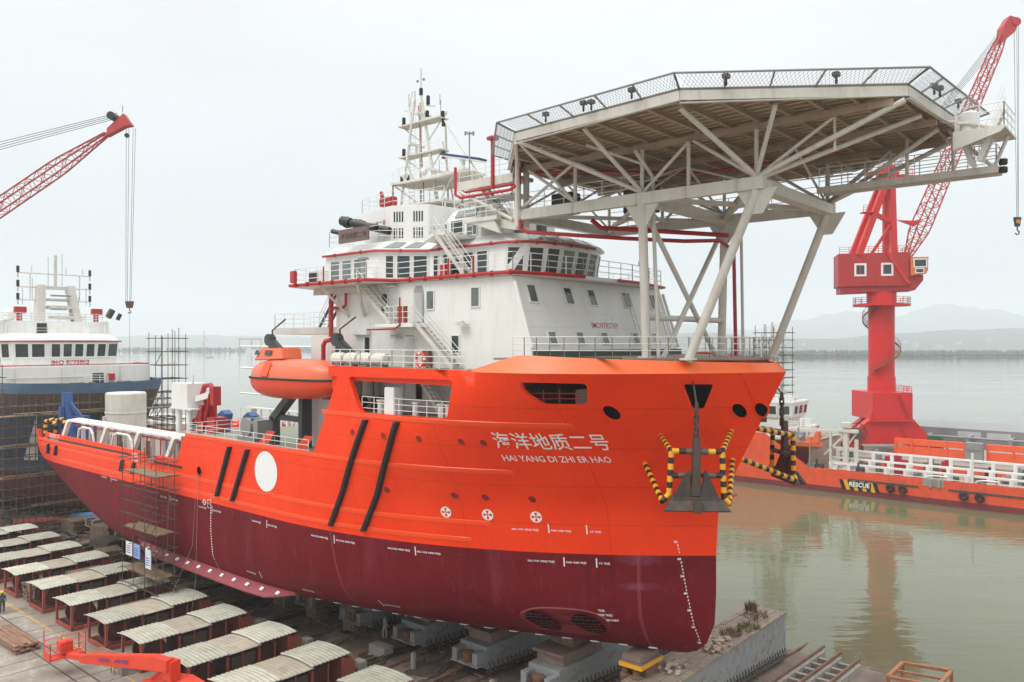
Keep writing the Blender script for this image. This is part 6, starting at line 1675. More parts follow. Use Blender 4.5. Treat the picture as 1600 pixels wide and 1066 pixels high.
for k, (p, lab) in enumerate(([[(-42.6, -11.45, 10.9), (-42.8, -11.5, 2), (-43.2, -12.4, -3.6)], "pale rope hanging over the side down to the yard beside the scaffold"], [[(-38.3, -11.35, 8.2), (-38.9, -11.4, 2.5), (-41, -13, -3.6)], "pair of slack ropes hanging from the round fairlead aft"], [[(-38.1, -11.35, 8.2), (-38.2, -11.5, 0), (-37.8, -12.2, -3.6)], "straight rope hanging from the round fairlead aft"], [[(-44.3, -11.4, 8.9), (-44.5, -11.5, 1), (-44.3, -12.3, -3.6)], "thin dark rope hanging just right of the scaffold tower"])):
    m = MB(); m.pipe(p, .016, 5); tag(m.build("hanging_rope", m_grey if k < 3 else m_black), lab, "rope", group="ropes down the hull side")

m_hose = M("dark hose", (.02, .02, .022), .6)
rr = random.Random(31)
for k in range(16):
    x0 = rr.uniform(-60, -8); y0 = rr.uniform(-9, -6); m = MB(); pts = []
    for j in range(9):
        y = y0 + j * 1.1; pts.append((x0 + .9 * math.sin(j * .7 + k) * rr.uniform(.3, 1), y, gz(y) + .12))
    m.pipe(pts, .045, 5); tag(m.build("ground_hose", m_hose), "thin dark hose snaking over the slipway beside the rails", "hose", group="hoses on the slipway")
for k in range(12):
    x0, y0 = rr.uniform(-58, -10), rr.uniform(-8.6, -4.6); m = MB(); w = rr.uniform(.8, 1.8); m.cbox((0, 0, 0), (w, rr.uniform(.7, 1.5), .05), rz=rr.uniform(-.5, .5)); tag(m.build("ground_plate", m_darkst, loc=(x0, y0, gz(y0) + .15)), "dark rusty steel plate lying flat on the slipway", "steel plate", group="steel plates on the slipway")
# ================================================================== WATER, FAR SHORE, HILLS
def water_mat():
    m = bpy.data.materials.new("murky river water"); n, l = nt(m); b = n['Principled BSDF']
    t = n.new('ShaderNodeTexCoord')
    rt = n.new('ShaderNodeMapping'); rt.inputs['Rotation'].default_value = (0, 0, R(-40.6)); l.new(t.outputs['Object'], rt.inputs[0])   # wind lanes run along the quay side
    def noise_(sc, det, mp, rg=.5, dist=0.0):
        k = n.new('ShaderNodeMapping'); k.inputs['Scale'].default_value = mp; l.new(rt.outputs[0], k.inputs[0])
        q = n.new('ShaderNodeTexNoise'); q.inputs['Scale'].default_value = sc; q.inputs['Detail'].default_value = det; q.inputs['Roughness'].default_value = rg; q.inputs['Distortion'].default_value = dist
        l.new(k.outputs[0], q.inputs[0]); return q.outputs[0]
    def math_(op, a, bb):
        k = n.new('ShaderNodeMath'); k.operation = op
        for i, q in enumerate((a, bb)):
            if isinstance(q, (int, float)): k.inputs[i].default_value = q
            else: l.new(q, k.inputs[i])
        return k.outputs[0]
    cmix = n.new('ShaderNodeMix'); cmix.data_type = 'RGBA'; l.new(noise_(.03, 5, (.5, 1.5, 1)), cmix.inputs[0])
    cmix.inputs[6].default_value = (.100, .104, .052, 1); cmix.inputs[7].default_value = (.145, .150, .088, 1)
    l.new(cmix.outputs[2], b.inputs['Base Color'])
    b.inputs['Roughness'].default_value = .02; b.inputs['IOR'].default_value = 1.333
    mask = n.new('ShaderNodeMapRange'); l.new(noise_(.045, 4, (.5, 1.3, 1), .6), mask.inputs[0]); mask.inputs[1].default_value = .38; mask.inputs[2].default_value = .62; mask.inputs[3].default_value = .35; mask.inputs[4].default_value = 1.25
    h = math_('ADD', noise_(.75, 2, (.42, 1.25, 1), .45, .5), math_('MULTIPLY', noise_(2.6, 2, (.5, 1.3, 1), .5, .3), .16))
    h = math_('ADD', math_('MULTIPLY', h, mask.outputs[0]), math_('MULTIPLY', noise_(.16, 2, (.6, 1.2, 1)), 1.6))
    bp = n.new('ShaderNodeBump'); bp.inputs['Strength'].default_value = 1.0; bp.inputs['Distance'].default_value = .04
    l.new(h, bp.inputs['Height']); l.new(bp.outputs[0], b.inputs['Normal'])
    return m
WZ = -5.2
w = MB(); w.face([(-7000, 10, WZ), (7000, 10, WZ), (7000, 7000, WZ), (-7000, 7000, WZ)])
tag(w.build("water", water_mat()), kind="structure")
CAMX, CAMY = 20.98, -42.6
FW, RT = Vector((-.6508, .7593, 0)), Vector((.7593, .6508, 0))   # landward directions used to lay out the far bank
def far(u, d, z=0.0): return Vector((CAMX, CAMY, 0)) + RT * u + FW * d + Vector((0, 0, z))
m_bank = M("far bank scrub", (.055, .075, .055), .9, var=.3, scale=.05); m_hill = M("wooded hills", (.045, .062, .045), .95, var=.3, scale=.01)
b_ = MB()
for (u0, u1, d0, d1, h) in ((300, 1700, 1240, 3400, .8), (-1900, -100, 1980, 3600, .8)):
    p = [far(u0, d0, WZ), far(u1, d0, WZ), far(u1 * 2.2 if u1 > 0 else u1, d1, WZ), far(u0 if u0 > 0 else u0 * 1.6, d1, WZ)]; b_.prism(p, (0, 0, h))
tag(b_.build("far_bank", m_bank), kind="structure")
def ridge(name, u0, u1, d, hs, seed, depth=500):
    m = MB(); n_ = 120; prev = None
    for k in range(n_ + 1):
        t = k / n_; u = lerp(u0, u1, t)
        i = t * (len(hs) - 1); j = min(int(i), len(hs) - 2); f = i - j; f = f * f * (3 - 2 * f)
        h = lerp(hs[j], hs[j + 1], f) * (1 + .10 * noise.noise((u * .008, seed, 0)) + .05 * noise.noise((u * .03, seed, 3)))
        cur = [far(u, d, WZ), far(u, d + depth * .35, WZ + h * .62), far(u, d + depth, WZ + h), far(u, d + depth * 2, WZ)]
        if prev:
            for q in range(3): m.face([prev[q], cur[q], cur[q + 1], prev[q + 1]])
        prev = cur
    o = m.build(name, m_hill, smooth=True, weld=True); tag(o, kind="structure")
ridge("hills", 300, 2600, 2900, [34, 55, 64, 44, 38, 60, 75, 82, 64, 44], 1.0, 400)
ridge("hills", 700, 4200, 5600, [80, 140, 175, 120, 200, 270, 235, 330, 280, 180], 2.0, 700)
ridge("hills", -3200, 300, 5200, [50, 80, 70, 50, 60, 45], 4.0, 600)
tr = MB(); rr = random.Random(5)
for k in range(1700):
    u = rr.uniform(300, 1100) if k < 1150 else rr.uniform(-1600, -150); d = 1255 + rr.random() ** 2 * 120 if k < 1150 else 2000 + rr.random() * 150
    h = rr.uniform(5, 11.5); c = far(u, d, WZ + .5); w_ = h * rr.uniform(.28, .5)
    n_ = 6; a0 = rr.uniform(0, 1); ringA = [c + Vector((w_ * math.cos(a0 + 6.283 * j / n_), w_ * math.sin(a0 + 6.283 * j / n_), h * .35 + rr.uniform(-.6, .6))) for j in range(n_)]
    ringB = [c + Vector((w_ * .6 * math.cos(a0 + 6.283 * j / n_), w_ * .6 * math.sin(a0 + 6.283 * j / n_), h * .78 + rr.uniform(-.5, .5))) for j in range(n_)]
    for j in range(n_):
        j2 = (j + 1) % n_; tr.face([c, ringA[j], ringA[j2]]); tr.face([ringA[j], ringA[j2], ringB[j2], ringB[j]]); tr.face([ringB[j], ringB[j2], c + Vector((0, 0, h))])
tag(tr.build("far_trees", m_bank), "dense line of trees along the far bank", "tree line", kind="stuff")
m_bld = M("pale far buildings", (.5, .5, .48), .7, var=.05)
for k in range(14):
    u, d = (rr.uniform(700, 1500), rr.uniform(1900, 2250)) if k < 13 else (rr.uniform(430, 560), 1600)
    w_, h, dd = rr.uniform(8, 22), rr.uniform(5, 11), rr.uniform(6, 10)
    t = MB(); t.cbox((0, 0, h / 2), (w_, dd, h), rz=R(40)); t.cbox((0, 0, h + .6), (w_ * .5, dd * .6, 1.4), rz=R(40)); p = far(u, d, WZ + 6); o = t.build("building", m_bld, loc=p + Z * rr.uniform(4, 22)); tag(o, "tiny pale building among the trees of the far bank below the hills", "building", group="pale buildings on the far bank")

# ================================================================== HARBOUR CRANE ON THE QUAY
CR = empty("harbour_crane", "tall red portal jib crane standing on the quay behind the moored orange vessel", "crane", (-23.8, 116.6, -.3), R(40.6))
G0 = .0
def low(m): m.v = [(a, b, c_ - 1.4) for a, b, c_ in m.v]
c = MB()
for v, du in ((-3.6, 0), (3.6, 2.6)):
    c.prism([(-8.2 + du, v - .9, 1.0), (-8.2 + du, v - .9, 3.0), (-4.0 + du, v - .9, 6.2), (-3.6 + du, v - .9, 9.0), (3.4 + du, v - .9, 9.0), (3.6 + du, v - .9, 6.4), (6.6 + du, v - .9, 3.1), (6.6 + du, v - .9, .8), (4.8 + du, v - .9, .6), (2.5 + du, v - .9, 1.6), (-5.5 + du, v - .9, 1.6), (-6.8 + du, v - .9, .8)], (0, 1.8, 0))
c.box(-3.7, 3.6, -4.6, 4.5, 6.0, 11.0); c.box(-4.6, 3.8, -5.2, -4.4, 5.7, 6.0)
low(c); c.build("portal", m_redlt, CR, bevel=.05)
r2 = MB(); rail(r2, [(-4.5, -5.1, 6.0), (-3.6, -5.1, 6.0)], 1.1, .8, .05); rail(r2, [(-3.6, -4.5, 11.0), (-2.0, -4.5, 11.0)], 1.1, 1, .05); rail(r2, [(2.0, -4.4, 11.0), (3.5, -4.4, 11.0), (3.5, 4.4, 11)], 1.1, 1, .05); rail(r2, [(.5, -4.65, 5.8), (2.6, -4.65, 1.8)], 1.1, 1, .04)
for k in range(10): r2.box(.6 + .2 * k, 1.4 + .2 * k, -4.9, -4.6, 10.6 - .46 * k - .03, 10.6 - .46 * k + .03)
low(r2); r2.build("portal_railing", m_redlt, CR)
for v, du in ((-3.6, 0), (3.6, 2.6)):
    for u in (-6.8, 5.4):
        bgy = MB(); bgy.cur = 0
        for k in range(10):
            bgy.cur = k % 2; x0 = u + du - 2.4 + .48 * k; bgy.prism([(x0, v - .75, -.0), (x0 + .48, v - .75, 0), (x0 + .48 * .7 + (u + du) * .3 - .0, v - .75, 1.0), (x0 * .7 + (u + du) * .3, v - .75, 1.0)], (0, 1.5, 0))
        low(bgy); bgy.build("bogie", [m_yellow, m_blackp], CR)
c = MB(); c.tube((0, 0, 9.6), (0, 0, 12.4), 2.45, 28); c.tube((0, 0, 12.4), (0, 0, 28.3), 2.3, 28); c.build("column", m_redlt, CR, smooth=True, auto=40)
c = MB(); c.tube((0, 0, 25.6), (0, 0, 26.0), 5.0, 28); c.tube((0, 0, 26.0), (0, 0, 28.4), 2.6, 24); pf = c.build("slew_platform", m_redlt, CR, smooth=True, auto=40)
r2 = MB(); rail(r2, [(4.9 * math.cos(a * math.pi / 8), 4.9 * math.sin(a * math.pi / 8), 26.0) for a in range(16)], 1.2, 1.5, .05, closed=True); r2.build("platform_railing", m_redlt, pf)
st = MB(); prev = None; N_ = 70
for k in range(N_):
    a = -2.6 + k * .062 * 1.55; z = 13.4 + 12.2 * k / N_; ca, sa = math.cos(a), math.sin(a)
    st.prism([(2.3 * ca, 2.3 * sa, z), (3.3 * ca, 3.3 * sa, z), (3.3 * math.cos(a + .1), 3.3 * math.sin(a + .1), z), (2.3 * math.cos(a + .1), 2.3 * math.sin(a + .1), z)], (0, 0, .06))
    cur = Vector((3.3 * ca, 3.3 * sa, z))
    if prev: st.bar(prev, cur, .08, .3); st.tube(prev + Z * 1.1, cur + Z * 1.1, .05, 4); st.tube(prev + Z * .55, cur + Z * .55, .035, 4)
    if k % 4 == 0: st.tube(cur, cur + Z * 1.1, .04, 4)
    prev = cur
st.build("spiral_stair", m_redbox, CR)
hs = MB(); A_ = R(-14)
def rot(x, y, z): return (x * math.cos(A_) - y * math.sin(A_), x * math.sin(A_) + y * math.cos(A_), z)
hs.prism([rot(-8.0, -3.0, 29.2), rot(4.2, -3.0, 29.2), rot(4.2, -3.0, 35.4), rot(-8.0, -3.0, 35.4)], Vector(rot(0, 6.2, 0))); hs.prism([rot(-7.6, -2.6, 28.0), rot(5.2, -2.6, 28.4), rot(6.6, -2.6, 30.2), rot(6.6, -2.6, 31.2), rot(4.2, -2.6, 31.2), rot(4.2, -2.6, 29.2), rot(-7.6, -2.6, 29.2)], Vector(rot(0, 5.4, 0)))
mh = hs.build("machinery_house", M("machinery house red", (.40, .022, .022), .5, var=.1, stain=(.22, .03, .03), amt=.4), CR, bevel=.05)
for x in (-4.2, .4): window(CR, rot(x, -3.0, 32.3), rot(1, 0, 0), Z, 1.4, 1.7, m_glass, .35, out=rot(0, -1, 0))
rb = MB()
for x in [-7 + 1.35 * k for k in range(8)]: rb.prism([rot(x, -3.06, 29.3), rot(x + .12, -3.06, 29.3), rot(x + .12, -3.06, 35.3), rot(x, -3.06, 35.3)], Vector(rot(0, .05, 0)))
rb.prism([rot(.2, -3.3, 35.2), rot(.9, -3.3, 35.2), rot(4.4, -3.3, 29.6), rot(3.7, -3.3, 29.6)], Vector(rot(0, .3, 0))); rb.build("wall_rib", m_redlt, mh)
r2 = MB(); rail(r2, [rot(-7.8, -2.8, 35.4), rot(4.0, -2.8, 35.4), rot(4.0, 3, 35.4)], 1.2, 1.6, .05); r2.build("roof_railing", m_redlt, mh)
cb = MB(); cb.prism([rot(4.3, -3.4, 31.0), rot(7.0, -3.4, 31.4), rot(7.3, -3.4, 34.4), rot(4.3, -3.4, 34.4)], Vector(rot(0, 2.4, 0))); cbo = cb.build("cab", M("orange cab paint", (.62, .16, .05), .45), CR, bevel=.05)
window(CR, rot(5.9, -3.4, 33.3), rot(1, 0, 0), Z, 1.9, 1.2, m_glass, .2, out=rot(0, -1, 0)); window(CR, rot(5.8, -3.4, 31.9), rot(1, 0, 0), Z, 1.2, .6, m_glass, .15, out=rot(0, -1, 0)); window(CR, rot(7.2, -2.2, 33.0), rot(0, 1, 0), Z, 1.6, 1.8, m_glass, .2, out=rot(1, 0, 0))
fr = MB()
for v in (-1.6, 1.6): fr.bar((1.6, v, 35), (1.4, v * .7, 50), 1.0, 1.0); fr.bar((-5.0, v, 35), (.6, v * .8, 49.5), 1.0, 1.1)
fr.bar((-1.6, -1.4, 42.6), (1.5, -1.3, 41.2), .8); fr.bar((1.5, -1.2, 41.2), (-2.6, -1.4, 35.2), .5); fr.box(-.4, 2.6, -1.6, 1.6, 48.5, 50.6); fr.tube((1.2, -1.0, 51), (1.2, 1.0, 51), 1.3, 16); fr.box(-3.8, -.2, -2.0, -.4, 50.2, 50.5); fr.box(2.4, 5.2, -1.8, 1.8, 49.7, 50.0); fr.box(-4.4, -2.0, -2.2, -.6, 42.9, 43.1); fr.prism([(2.0, -1.8, 41.6), (7.0, -1.8, 41.4), (5.2, -1.8, 40.4)], (0, .3, 0))
fro = fr.build("a_frame", m_redlt, CR, bevel=.04)
r2 = MB(); rail(r2, [(-3.7, -1.9, 50.5), (-.4, -1.9, 50.5)], 1.2, 1, .05); rail(r2, [(-4.3, -2.1, 43.1), (-2.1, -2.1, 43.1)], 1.2, 1, .05); rail(r2, [(2.5, -1.7, 50), (5, -1.7, 50)], 1.2, 1, .05); r2.build("frame_railing", m_redlt, fro)
def lattice(mb, p, q, w0, w1, h0, h1, n, side, r=.09, rc=.16):
    p, q, side = Vector(p), Vector(q), Vector(side).normalized(); d = (q - p).normalized(); up = side.cross(d).normalized()
    def K(t):
        def prof(a0, a1): return lerp(a0, a1, t) * min(1, .25 + 6 * t, .3 + 7 * (1 - t))
        w, h = prof(w0, w1), prof(h0, h1); c_ = p.lerp(q, t)
        return [c_ + side * w / 2 + up * h / 2, c_ - side * w / 2 + up * h / 2, c_ - side * w / 2 - up * h / 2, c_ + side * w / 2 - up * h / 2]
    prev = K(0)
    for k in range(1, n + 1):
        cur = K(k / n)
        for j in range(4):
            mb.tube(prev[j], cur[j], rc, 6)
            j2 = (j + 1) % 4; mb.tube(prev[j] if k % 2 else prev[j2], cur[j2] if k % 2 else cur[j], r, 5); mb.tube(cur[j], cur[j2], r, 5)
        prev = cur
JT = Vector((23.6, 0, 78.6))
jb = MB(); lattice(jb, (4.8, 0, 34.5), JT, 3.2, 1.6, 2.7, 1.4, 26, (0, 1, 0), .07, .14); jb.prism([(22.2, -1, 75.0), (24.6, -1, 77.0), (25.4, -1, 79.5), (23.6, -1, 80.0), (22.4, -1, 78)], (0, 2, 0)); jb.tube((24.8, -1.2, 78.8), (24.8, 1.2, 78.8), .8, 12)
jb.build("jib", M("jib red", (.46, .035, .04), .5), CR)
rp = MB()
for k in range(5): rp.tube((2.2, -1.2 + .6 * k, 51.2), (20.6 + .5 * k, -.8 + .4 * k, 73.5 + 1.0 * k), .05, 4)
for dx, v in ((25.2, -.5), (26.2, .5), (25.3, .5)): rp.tube((dx, v, 79), (25.4 + (dx - 25.2) * .3 + .2, v * .4, 42.2), .05, 4)
rp.build("wire_rope", m_rope, CR)
hk = MB(); hk.prism([(24.9, -.3, 42.4), (26.3, -.3, 42.4), (26.0, -.3, 40.6), (25.2, -.3, 40.6)], (0, .6, 0)); hko = hk.build("hook_block", m_blackp, CR, bevel=.1)
hk = MB(); hk.pipe([(25.6, 0, 40.8), (25.6, 0, 40.0), (25.95, 0, 39.6), (25.9, 0, 39.2), (25.5, 0, 39.1), (25.2, 0, 39.4)], .12, 6); hk.build("hook", m_blackp, hko); hk = MB(); hk.box(25.2, 26.0, -.33, .33, 41.2, 41.9); hk.build("cheek_plate", M("orange cheek", (.5, .2, .05), .5), hko)
wl_ = MB()
for k in range(12):
    a = 6.283 * k / 12; wl_.tube((-6.8, -4.8, 3.6), (-6.8 + 1.95 * math.cos(a), -4.8, 3.6 + 1.95 * math.sin(a)), .06, 4); b2 = 6.283 * (k + 1) / 12; wl_.tube((-6.8 + 1.95 * math.cos(a), -4.8, 3.6 + 1.95 * math.sin(a)), (-6.8 + 1.95 * math.cos(b2), -4.8, 3.6 + 1.95 * math.sin(b2)), .08, 4)
wl_.tube((-6.8, -5.0, 3.6), (-6.8, -4.3, 3.6), 1.05, 18); low(wl_); wl_.build("cable_reel", m_darkst, CR)

# quay with barriers
q = MB(); q.box(-75, 110, 104, 128, -9, -1.65); tag(q.build("quay", m_conc), kind="structure")
for k, (x0, x1, lab) in enumerate(((-19.5, -8.6, "orange steel barrier on the quay right of the crane's feet"), (-5.2, 9.5, "orange steel barrier on the quay at the right edge of the picture"))):
    b = MB(); b.box(x0, x1, 109.6, 110.2, .45, 1.5); b.box(x0, x1, 109.7, 110.1, -1.65, .2)
    for j in range(5): b.box(lerp(x0, x1, j / 4) - .15, lerp(x0, x1, j / 4) + .15, 109.5, 110.3, -1.65, 1.5)
    tag(b.build("barrier", M("orange barrier paint", (.80, .11, .03), .5, var=.1), bevel=.03), lab, "barrier", group="orange barriers on the quay")
m_green = M("dark green machinery", (.03, .11, .06), .6, var=.3)
rr = random.Random(21)
for k, (x, y, sx, h, mt, lab) in enumerate(((-13.8, 113, 2.4, 2.6, m_green, "green machine box behind the orange barriers"), (-7.0, 109, 2.6, 2.3, m_grey, "white and grey panel cabinet between the two orange barriers"))):
    b = MB(); b.box(x - sx / 2, x + sx / 2, y - .7, y + .7, -1.65, h - .6); b.box(x - sx / 2 + .2, x + sx / 2 - .2, y - .8, y - .7, h * .2, h - .9); tag(b.build("machine_box", mt, bevel=.06), lab, "machine box")
# grey barge beyond the quay
BG = empty("grey_barge", "long grey barge with a pierced bulwark moored beyond the quay", "barge", (40, 134, WZ))
b = MB(); b.prism([(-70, 0, -.8), (-72, 0, 6.7), (80, 0, 6.7), (80, 0, -.8)], (0, 16, 0)); bo_ = b.build("hull", m_grey, BG)
for x in (-52.5, -47.5): 
    b = MB(); b.box(x - 2.0, x + 2.0, -.06, 0, 5.0, 6.2); b.build("opening", M("pale gap", (.5, .52, .52), .6), bo_)
for x in (-64,): b = MB(); b.box(x - .8, x + .8, -.06, 0, 5.2, 6.3); b.build("opening", m_blackp, bo_)
b = MB(); b.tube((-70, -4.0, 5.4), (40, -4.0, 5.4), .22, 8)
for x in [-66 + 7.0 * k for k in range(14)]: b.box(x - .3, x + .3, -4.2, 0, 1, 5.6)
b.build("pipe_rack", m_grey, BG)

# ================================================================== ORANGE VESSEL MOORED ALONGSIDE THE QUAY
OV = empty("orange_vessel", "orange offshore vessel with white cargo rails moored before the quay", "ship", (0, 85.8, WZ))
h = MB()
def ovb(x): return 0 if x > -40 else 7.5 * ((-40 - x) / 22) ** 1.8
xs = [-62 + 1.5 * k for k in range(70)]; prev = None
def ovtop(x): return 8.6 if x < -33.5 else (lerp(8.6, 1.9 + WZ + 5.2 + 1.0, (x + 33.5) / 8.5) if x < -25 else 3.7)
for side in (0, 1):
    prev = None
    for x in xs:
        y0 = ovb(x) if side == 0 else 15 - ovb(x)
        fl = (-.35 if side == 0 else .35) * (1 if x > -40 else .2)
        cur = [(x, y0 + (.4 if side == 0 else -.4), -2), (x, y0, 0.0), (x, y0, .92), (x, y0 + fl * .0, ovtop(x))]
        if prev:
            for j in range(3):
                h.cur = 1 if j < 2 else 0; h.face([prev[j], cur[j], cur[j + 1], prev[j + 1]])
        prev = cur
h.cur = 0
hull2 = h.build("hull", [M("weathered orange hull", (.72, .085, .025), .5, var=.12, scale=.5, stain=(.30, .05, .03), amt=.55), M("weathered oxide boot-top", (.17, .025, .028), .6, var=.15, stain=(.1, .03, .03), amt=.5)], OV, smooth=True, auto=30)
d = MB(); d.prism([(x, ovb(x) + .1, 2.6 if x > -30 else 7.6) for x in (-58, -50, -44, -40, -26)] + [(-26, 14.9, 7.6), (-58, 9, 7.6)], (0, 0, .01))
d = MB(); d.box(-26, 42, .1, 14.9, 2.5, 2.6); d.box(-60, -26, 1.5, 13.5, 7.4, 7.5); d.box(-26.2, -26, .2, 14.8, 2.5, 7.5); d.build("deck", m_deckred, OV)
nt_ = MB(); nt_.box(-9.4, -6.6, -.06, .5, 2.62, 3.75)
for x in (-8.5, -7.4): nt_.box(x, x + .35, -.3, 0, 2.5, 3.6)
nt_.build("bulwark_gap", m_conc, OV)
b = MB(); b.box(-6, 42, -.12, 0, 2.25, 2.5); b.box(-20, -10, -.12, 0, 2.25, 2.5); b.build("rubbing_bar", m_darkst, OV)
sg = MB()
for k in range(9):
    sg.cur = k % 2; sg.prism([(-20.9 + .64 * k, -.1, .75), (-20.9 + .64 * (k + 1), -.1, .75), (-20.9 + .64 * (k + 1) - .0, -.1, 2.25), (-20.9 + .64 * k, -.1, 2.25)] if False else [(-20.9 + .62 * k + .0, -.1, .75), (-20.9 + .62 * k + .62, -.1, .75), (-20.9 + .62 * k + .62 - .5, -.1, 2.25), (-20.9 + .62 * k - .5, -.1, 2.25)], (0, .04, 0))
sgo = sg.build("rescue_panel", [m_blackp, m_yellow], OV)
t = MB(); t.box(-19.9, -16.6, -.14, -.105, 1.25, 2.15); t.build("plate", m_blackp, sgo); t = MB(); put_text(t, "RESCUE", .95, (-19.85, -.16, 1.36), X, Z, bold=.03, sx=.92); t.build("lettering", m_paintw, sgo)
cgr = MB()
for y, z0, z1 in ((1.6, 2.6, 4.5), (3.2, 3.0, 5.2), (4.9, 3.2, 6.3)):
    cgr.box(-23.5, 42, y - .12, y + .12, z1 - .22, z1 + .05); cgr.box(-23.5, 42, y + .7, y + .85, z1 - .1, z1); cgr.box(-23.5, 42, y - .05, y + .05, lerp(z0, z1, .5), lerp(z0, z1, .5) + .12)
    for k in range(24):
        x = -23.2 + 2.75 * k; cgr.box(x - .25, x + .25, y - .15, y + .15, 2.6, z1); cgr.box(x - .06, x + .06, y, y + .8, z1 - .1, z1)
for x in (-9.5, -3, 8): cgr.pipe([(x, 1.4, 2.6), (x + .3, 1.4, 3.8), (x + 1.2, 1.4, 4.0), (x + 3, 1.4, 4.0), (x + 3.6, 1.4, 2.6)], .12, 6)
cgr.tube((-3.2, 1.2, 2.6), (-3.2, 1.2, 7.8), .15, 8); cgr.build("cargo_rail", m_white, OV)
rr = random.Random(9)
for k in range(34):
    x, y = -22 + 1.55 * k + rr.uniform(-.4, .4), rr.uniform(5.6, 12); s_ = rr.uniform(.5, 1.3); hh = rr.uniform(.8, 2.8)
    b = MB(); b.box(x - s_, x + s_, y - .6, y + .6, 2.6, 2.6 + hh); b.tube((x - s_ * .7, y - .7, 2.6 + hh * .5), (x + s_ * .7, y - .7, 2.6 + hh * .5), .25, 8); b.box(x - s_ * .4, x + s_ * .3, y - .3, y + .3, 2.6 + hh, 2.6 + hh * 1.3); b.build("deck_machinery", rr.choice((m_green, m_dgrey, m_red, m_cream, m_wood, m_grey)), OV, bevel=.04)
# its wheelhouse forward, part hidden by the survey ship's bow
s = MB(); s.box(-50, -29, 2.5, 12.5, 7.5, 9.4); s.box(-48, -31.5, 3, 12, 9.4, 11.0); s.build("deckhouse", m_white, OV, bevel=.05)
s = MB(); s.box(-50.1, -28.9, 2.45, 12.6, 8.9, 9.1); s.build("red_band", m_red, OV)
wb = [(-45, 2.6), (-32.5, 2.6), (-30.6, 4.4), (-30.6, 10.6), (-32.5, 12.4), (-45, 12.4)]; s = MB()
for k in range(6):
    a, b = wb[k], wb[(k + 1) % 6]; ca = [(p[0] + (p[0] + 39) * .05, p[1] + (p[1] - 7.5) * .06) for p in (a, b)]; s.face([(*a, 11.0), (*b, 11.0), (*ca[1], 13.4), (*ca[0], 13.4)])
s.prism([(p[0] + (p[0] + 39) * .07, p[1] + (p[1] - 7.5) * .08, 13.4) for p in wb], (0, 0, .3)); s.prism([(p[0] * .9 - 3.9, p[1] * .85 + 1.1, 13.7) for p in wb], (0, 0, .5)); wv = s.build("wheelhouse", m_white, OV)
for x in (-43.5, -41.3, -39.1, -36.9, -34.7, -33.2): window(OV, (x, 2.42, 12.25), X, (0, -.12, 1), 1.3, 1.4, m_glass, .15)
for y in (5.4, 7.5, 9.6): window(OV, (-30.33, y, 12.25), Y, (.12, 0, 1), 1.4, 1.4, m_glass, .15)
window(OV, (-31.32, 3.2, 12.25), (1, 1, 0), Z, 1.5, 1.4, m_glass, .15)
s = MB(); s.box(-29.5, -27.4, 4, 7, 7.5, 9.8)
for x, r_ in ((-29.2, .35), (-28.4, .45), (-27.8, .3)): s.tube((x, 5, 9.8), (x, 5, 10.6 + r_), r_, 8)
s.build("engine_casing", m_white, OV, bevel=.05)
r2 = MB(); rail(r2, [(-45, 2.4, 13.7), (-32, 2.4, 13.7), (-30, 4.2, 13.7), (-30, 10, 13.7)], 1.1, 1.2, .05); rail(r2, [(-44, 2.4, 9.45), (-28.6, 2.4, 9.45), (-28.6, 8, 9.45)], 1.1, 1.2, .05); r2.build("railing", m_rail, OV)
s = MB(); s.tube((-35.8, 6.5, 13.7), (-34.9, 6.5, 27.2), .2, 8); s.tube((-33.0, 6.5, 13.7), (-34.6, 6.5, 25.5), .14, 8)
for z in (17.5, 20, 22.5, 24.6): s.box(-36.9, -32.5, 6.3, 6.7, z, z + .12); s.tube((-36.8, 6.5, z), (-36.8, 6.5, z + .9), .12, 6); s.tube((-32.6, 6.5, z), (-32.6, 6.5, z + .9), .12, 6)
s.ball((-33.2, 6.5, 15.2), .7, 10); s.build("mast", m_cream, OV)
s = MB(); s.bar((-30.6, 2.0, 9.2), (-20.8, 2.0, 9.5), .45, .55); s.bar((-21.0, 2.0, 2.6), (-21.0, 2.0, 10.4), .75, .75); s.bar((-19.4, 2.0, 2.6), (-19.4, 2.0, 8.4), .5); s.bar((-27.8, 2.0, 6.6), (-23.8, 2.0, 9.2), .3); s.bar((-24.4, 2.0, 5.6), (-21, 2.0, 9.2), .3); s.box(-22.0, -19.2, 1.5, 2.6, 9.4, 9.9); s.box(-21.6, -20.2, 1.4, 2.6, 10.2, 11.0); s.bar((-23.4, 2.0, 2.6), (-23.4, 2.0, 9.3), .35); s.bar((-23.4, 2.0, 6.9), (-19.4, 2.0, 6.9), .3); s.bar((-23.4, 2.0, 4.6), (-19.4, 2.0, 4.6), .3); s.bar((-21, 2, 7), (-19.4, 2, 9.4), .25)
for x in (-30.2, -28.8, -27.2): s.bar((x, 2.3, 7.5), (x + .3, 2.3, 9.3), .22)
s.build("boat_davit", m_cream, OV, bevel=.03)
for x, z, mt in ((-30.4, 7.6, m_red), (-26.2, 2.6, m_grey), (-25.0, 2.6, m_dgrey), (-22.6, 2.6, m_cream), (-18.6, 2.6, m_dgrey), (-28.0, 7.5, m_grey)):
    s = MB(); s.box(x - .6, x + .6, .9, 2.0, z, z + 1.5); s.tube((x, .8, z + .8), (x + .5, .8, z + .8), .35, 8); s.tube((x - .3, 1.2, z + 1.5), (x - .3, 1.2, z + 2.3), .15, 6); s.build("deck_machinery", mt, OV, bevel=.05)
for k in range(6): pass
scaffold("mast_scaffold", "rusty scaffold round the mast of the orange vessel", [-37.0, -35.4, -33.8, -32.2], [90.0, 94.5], [8.5 + 1.3 * k for k in range(10)], .06, [(-36.8, -32.3, 12.4), (-36.8, -32.3, 16.3)], cat="scaffold")
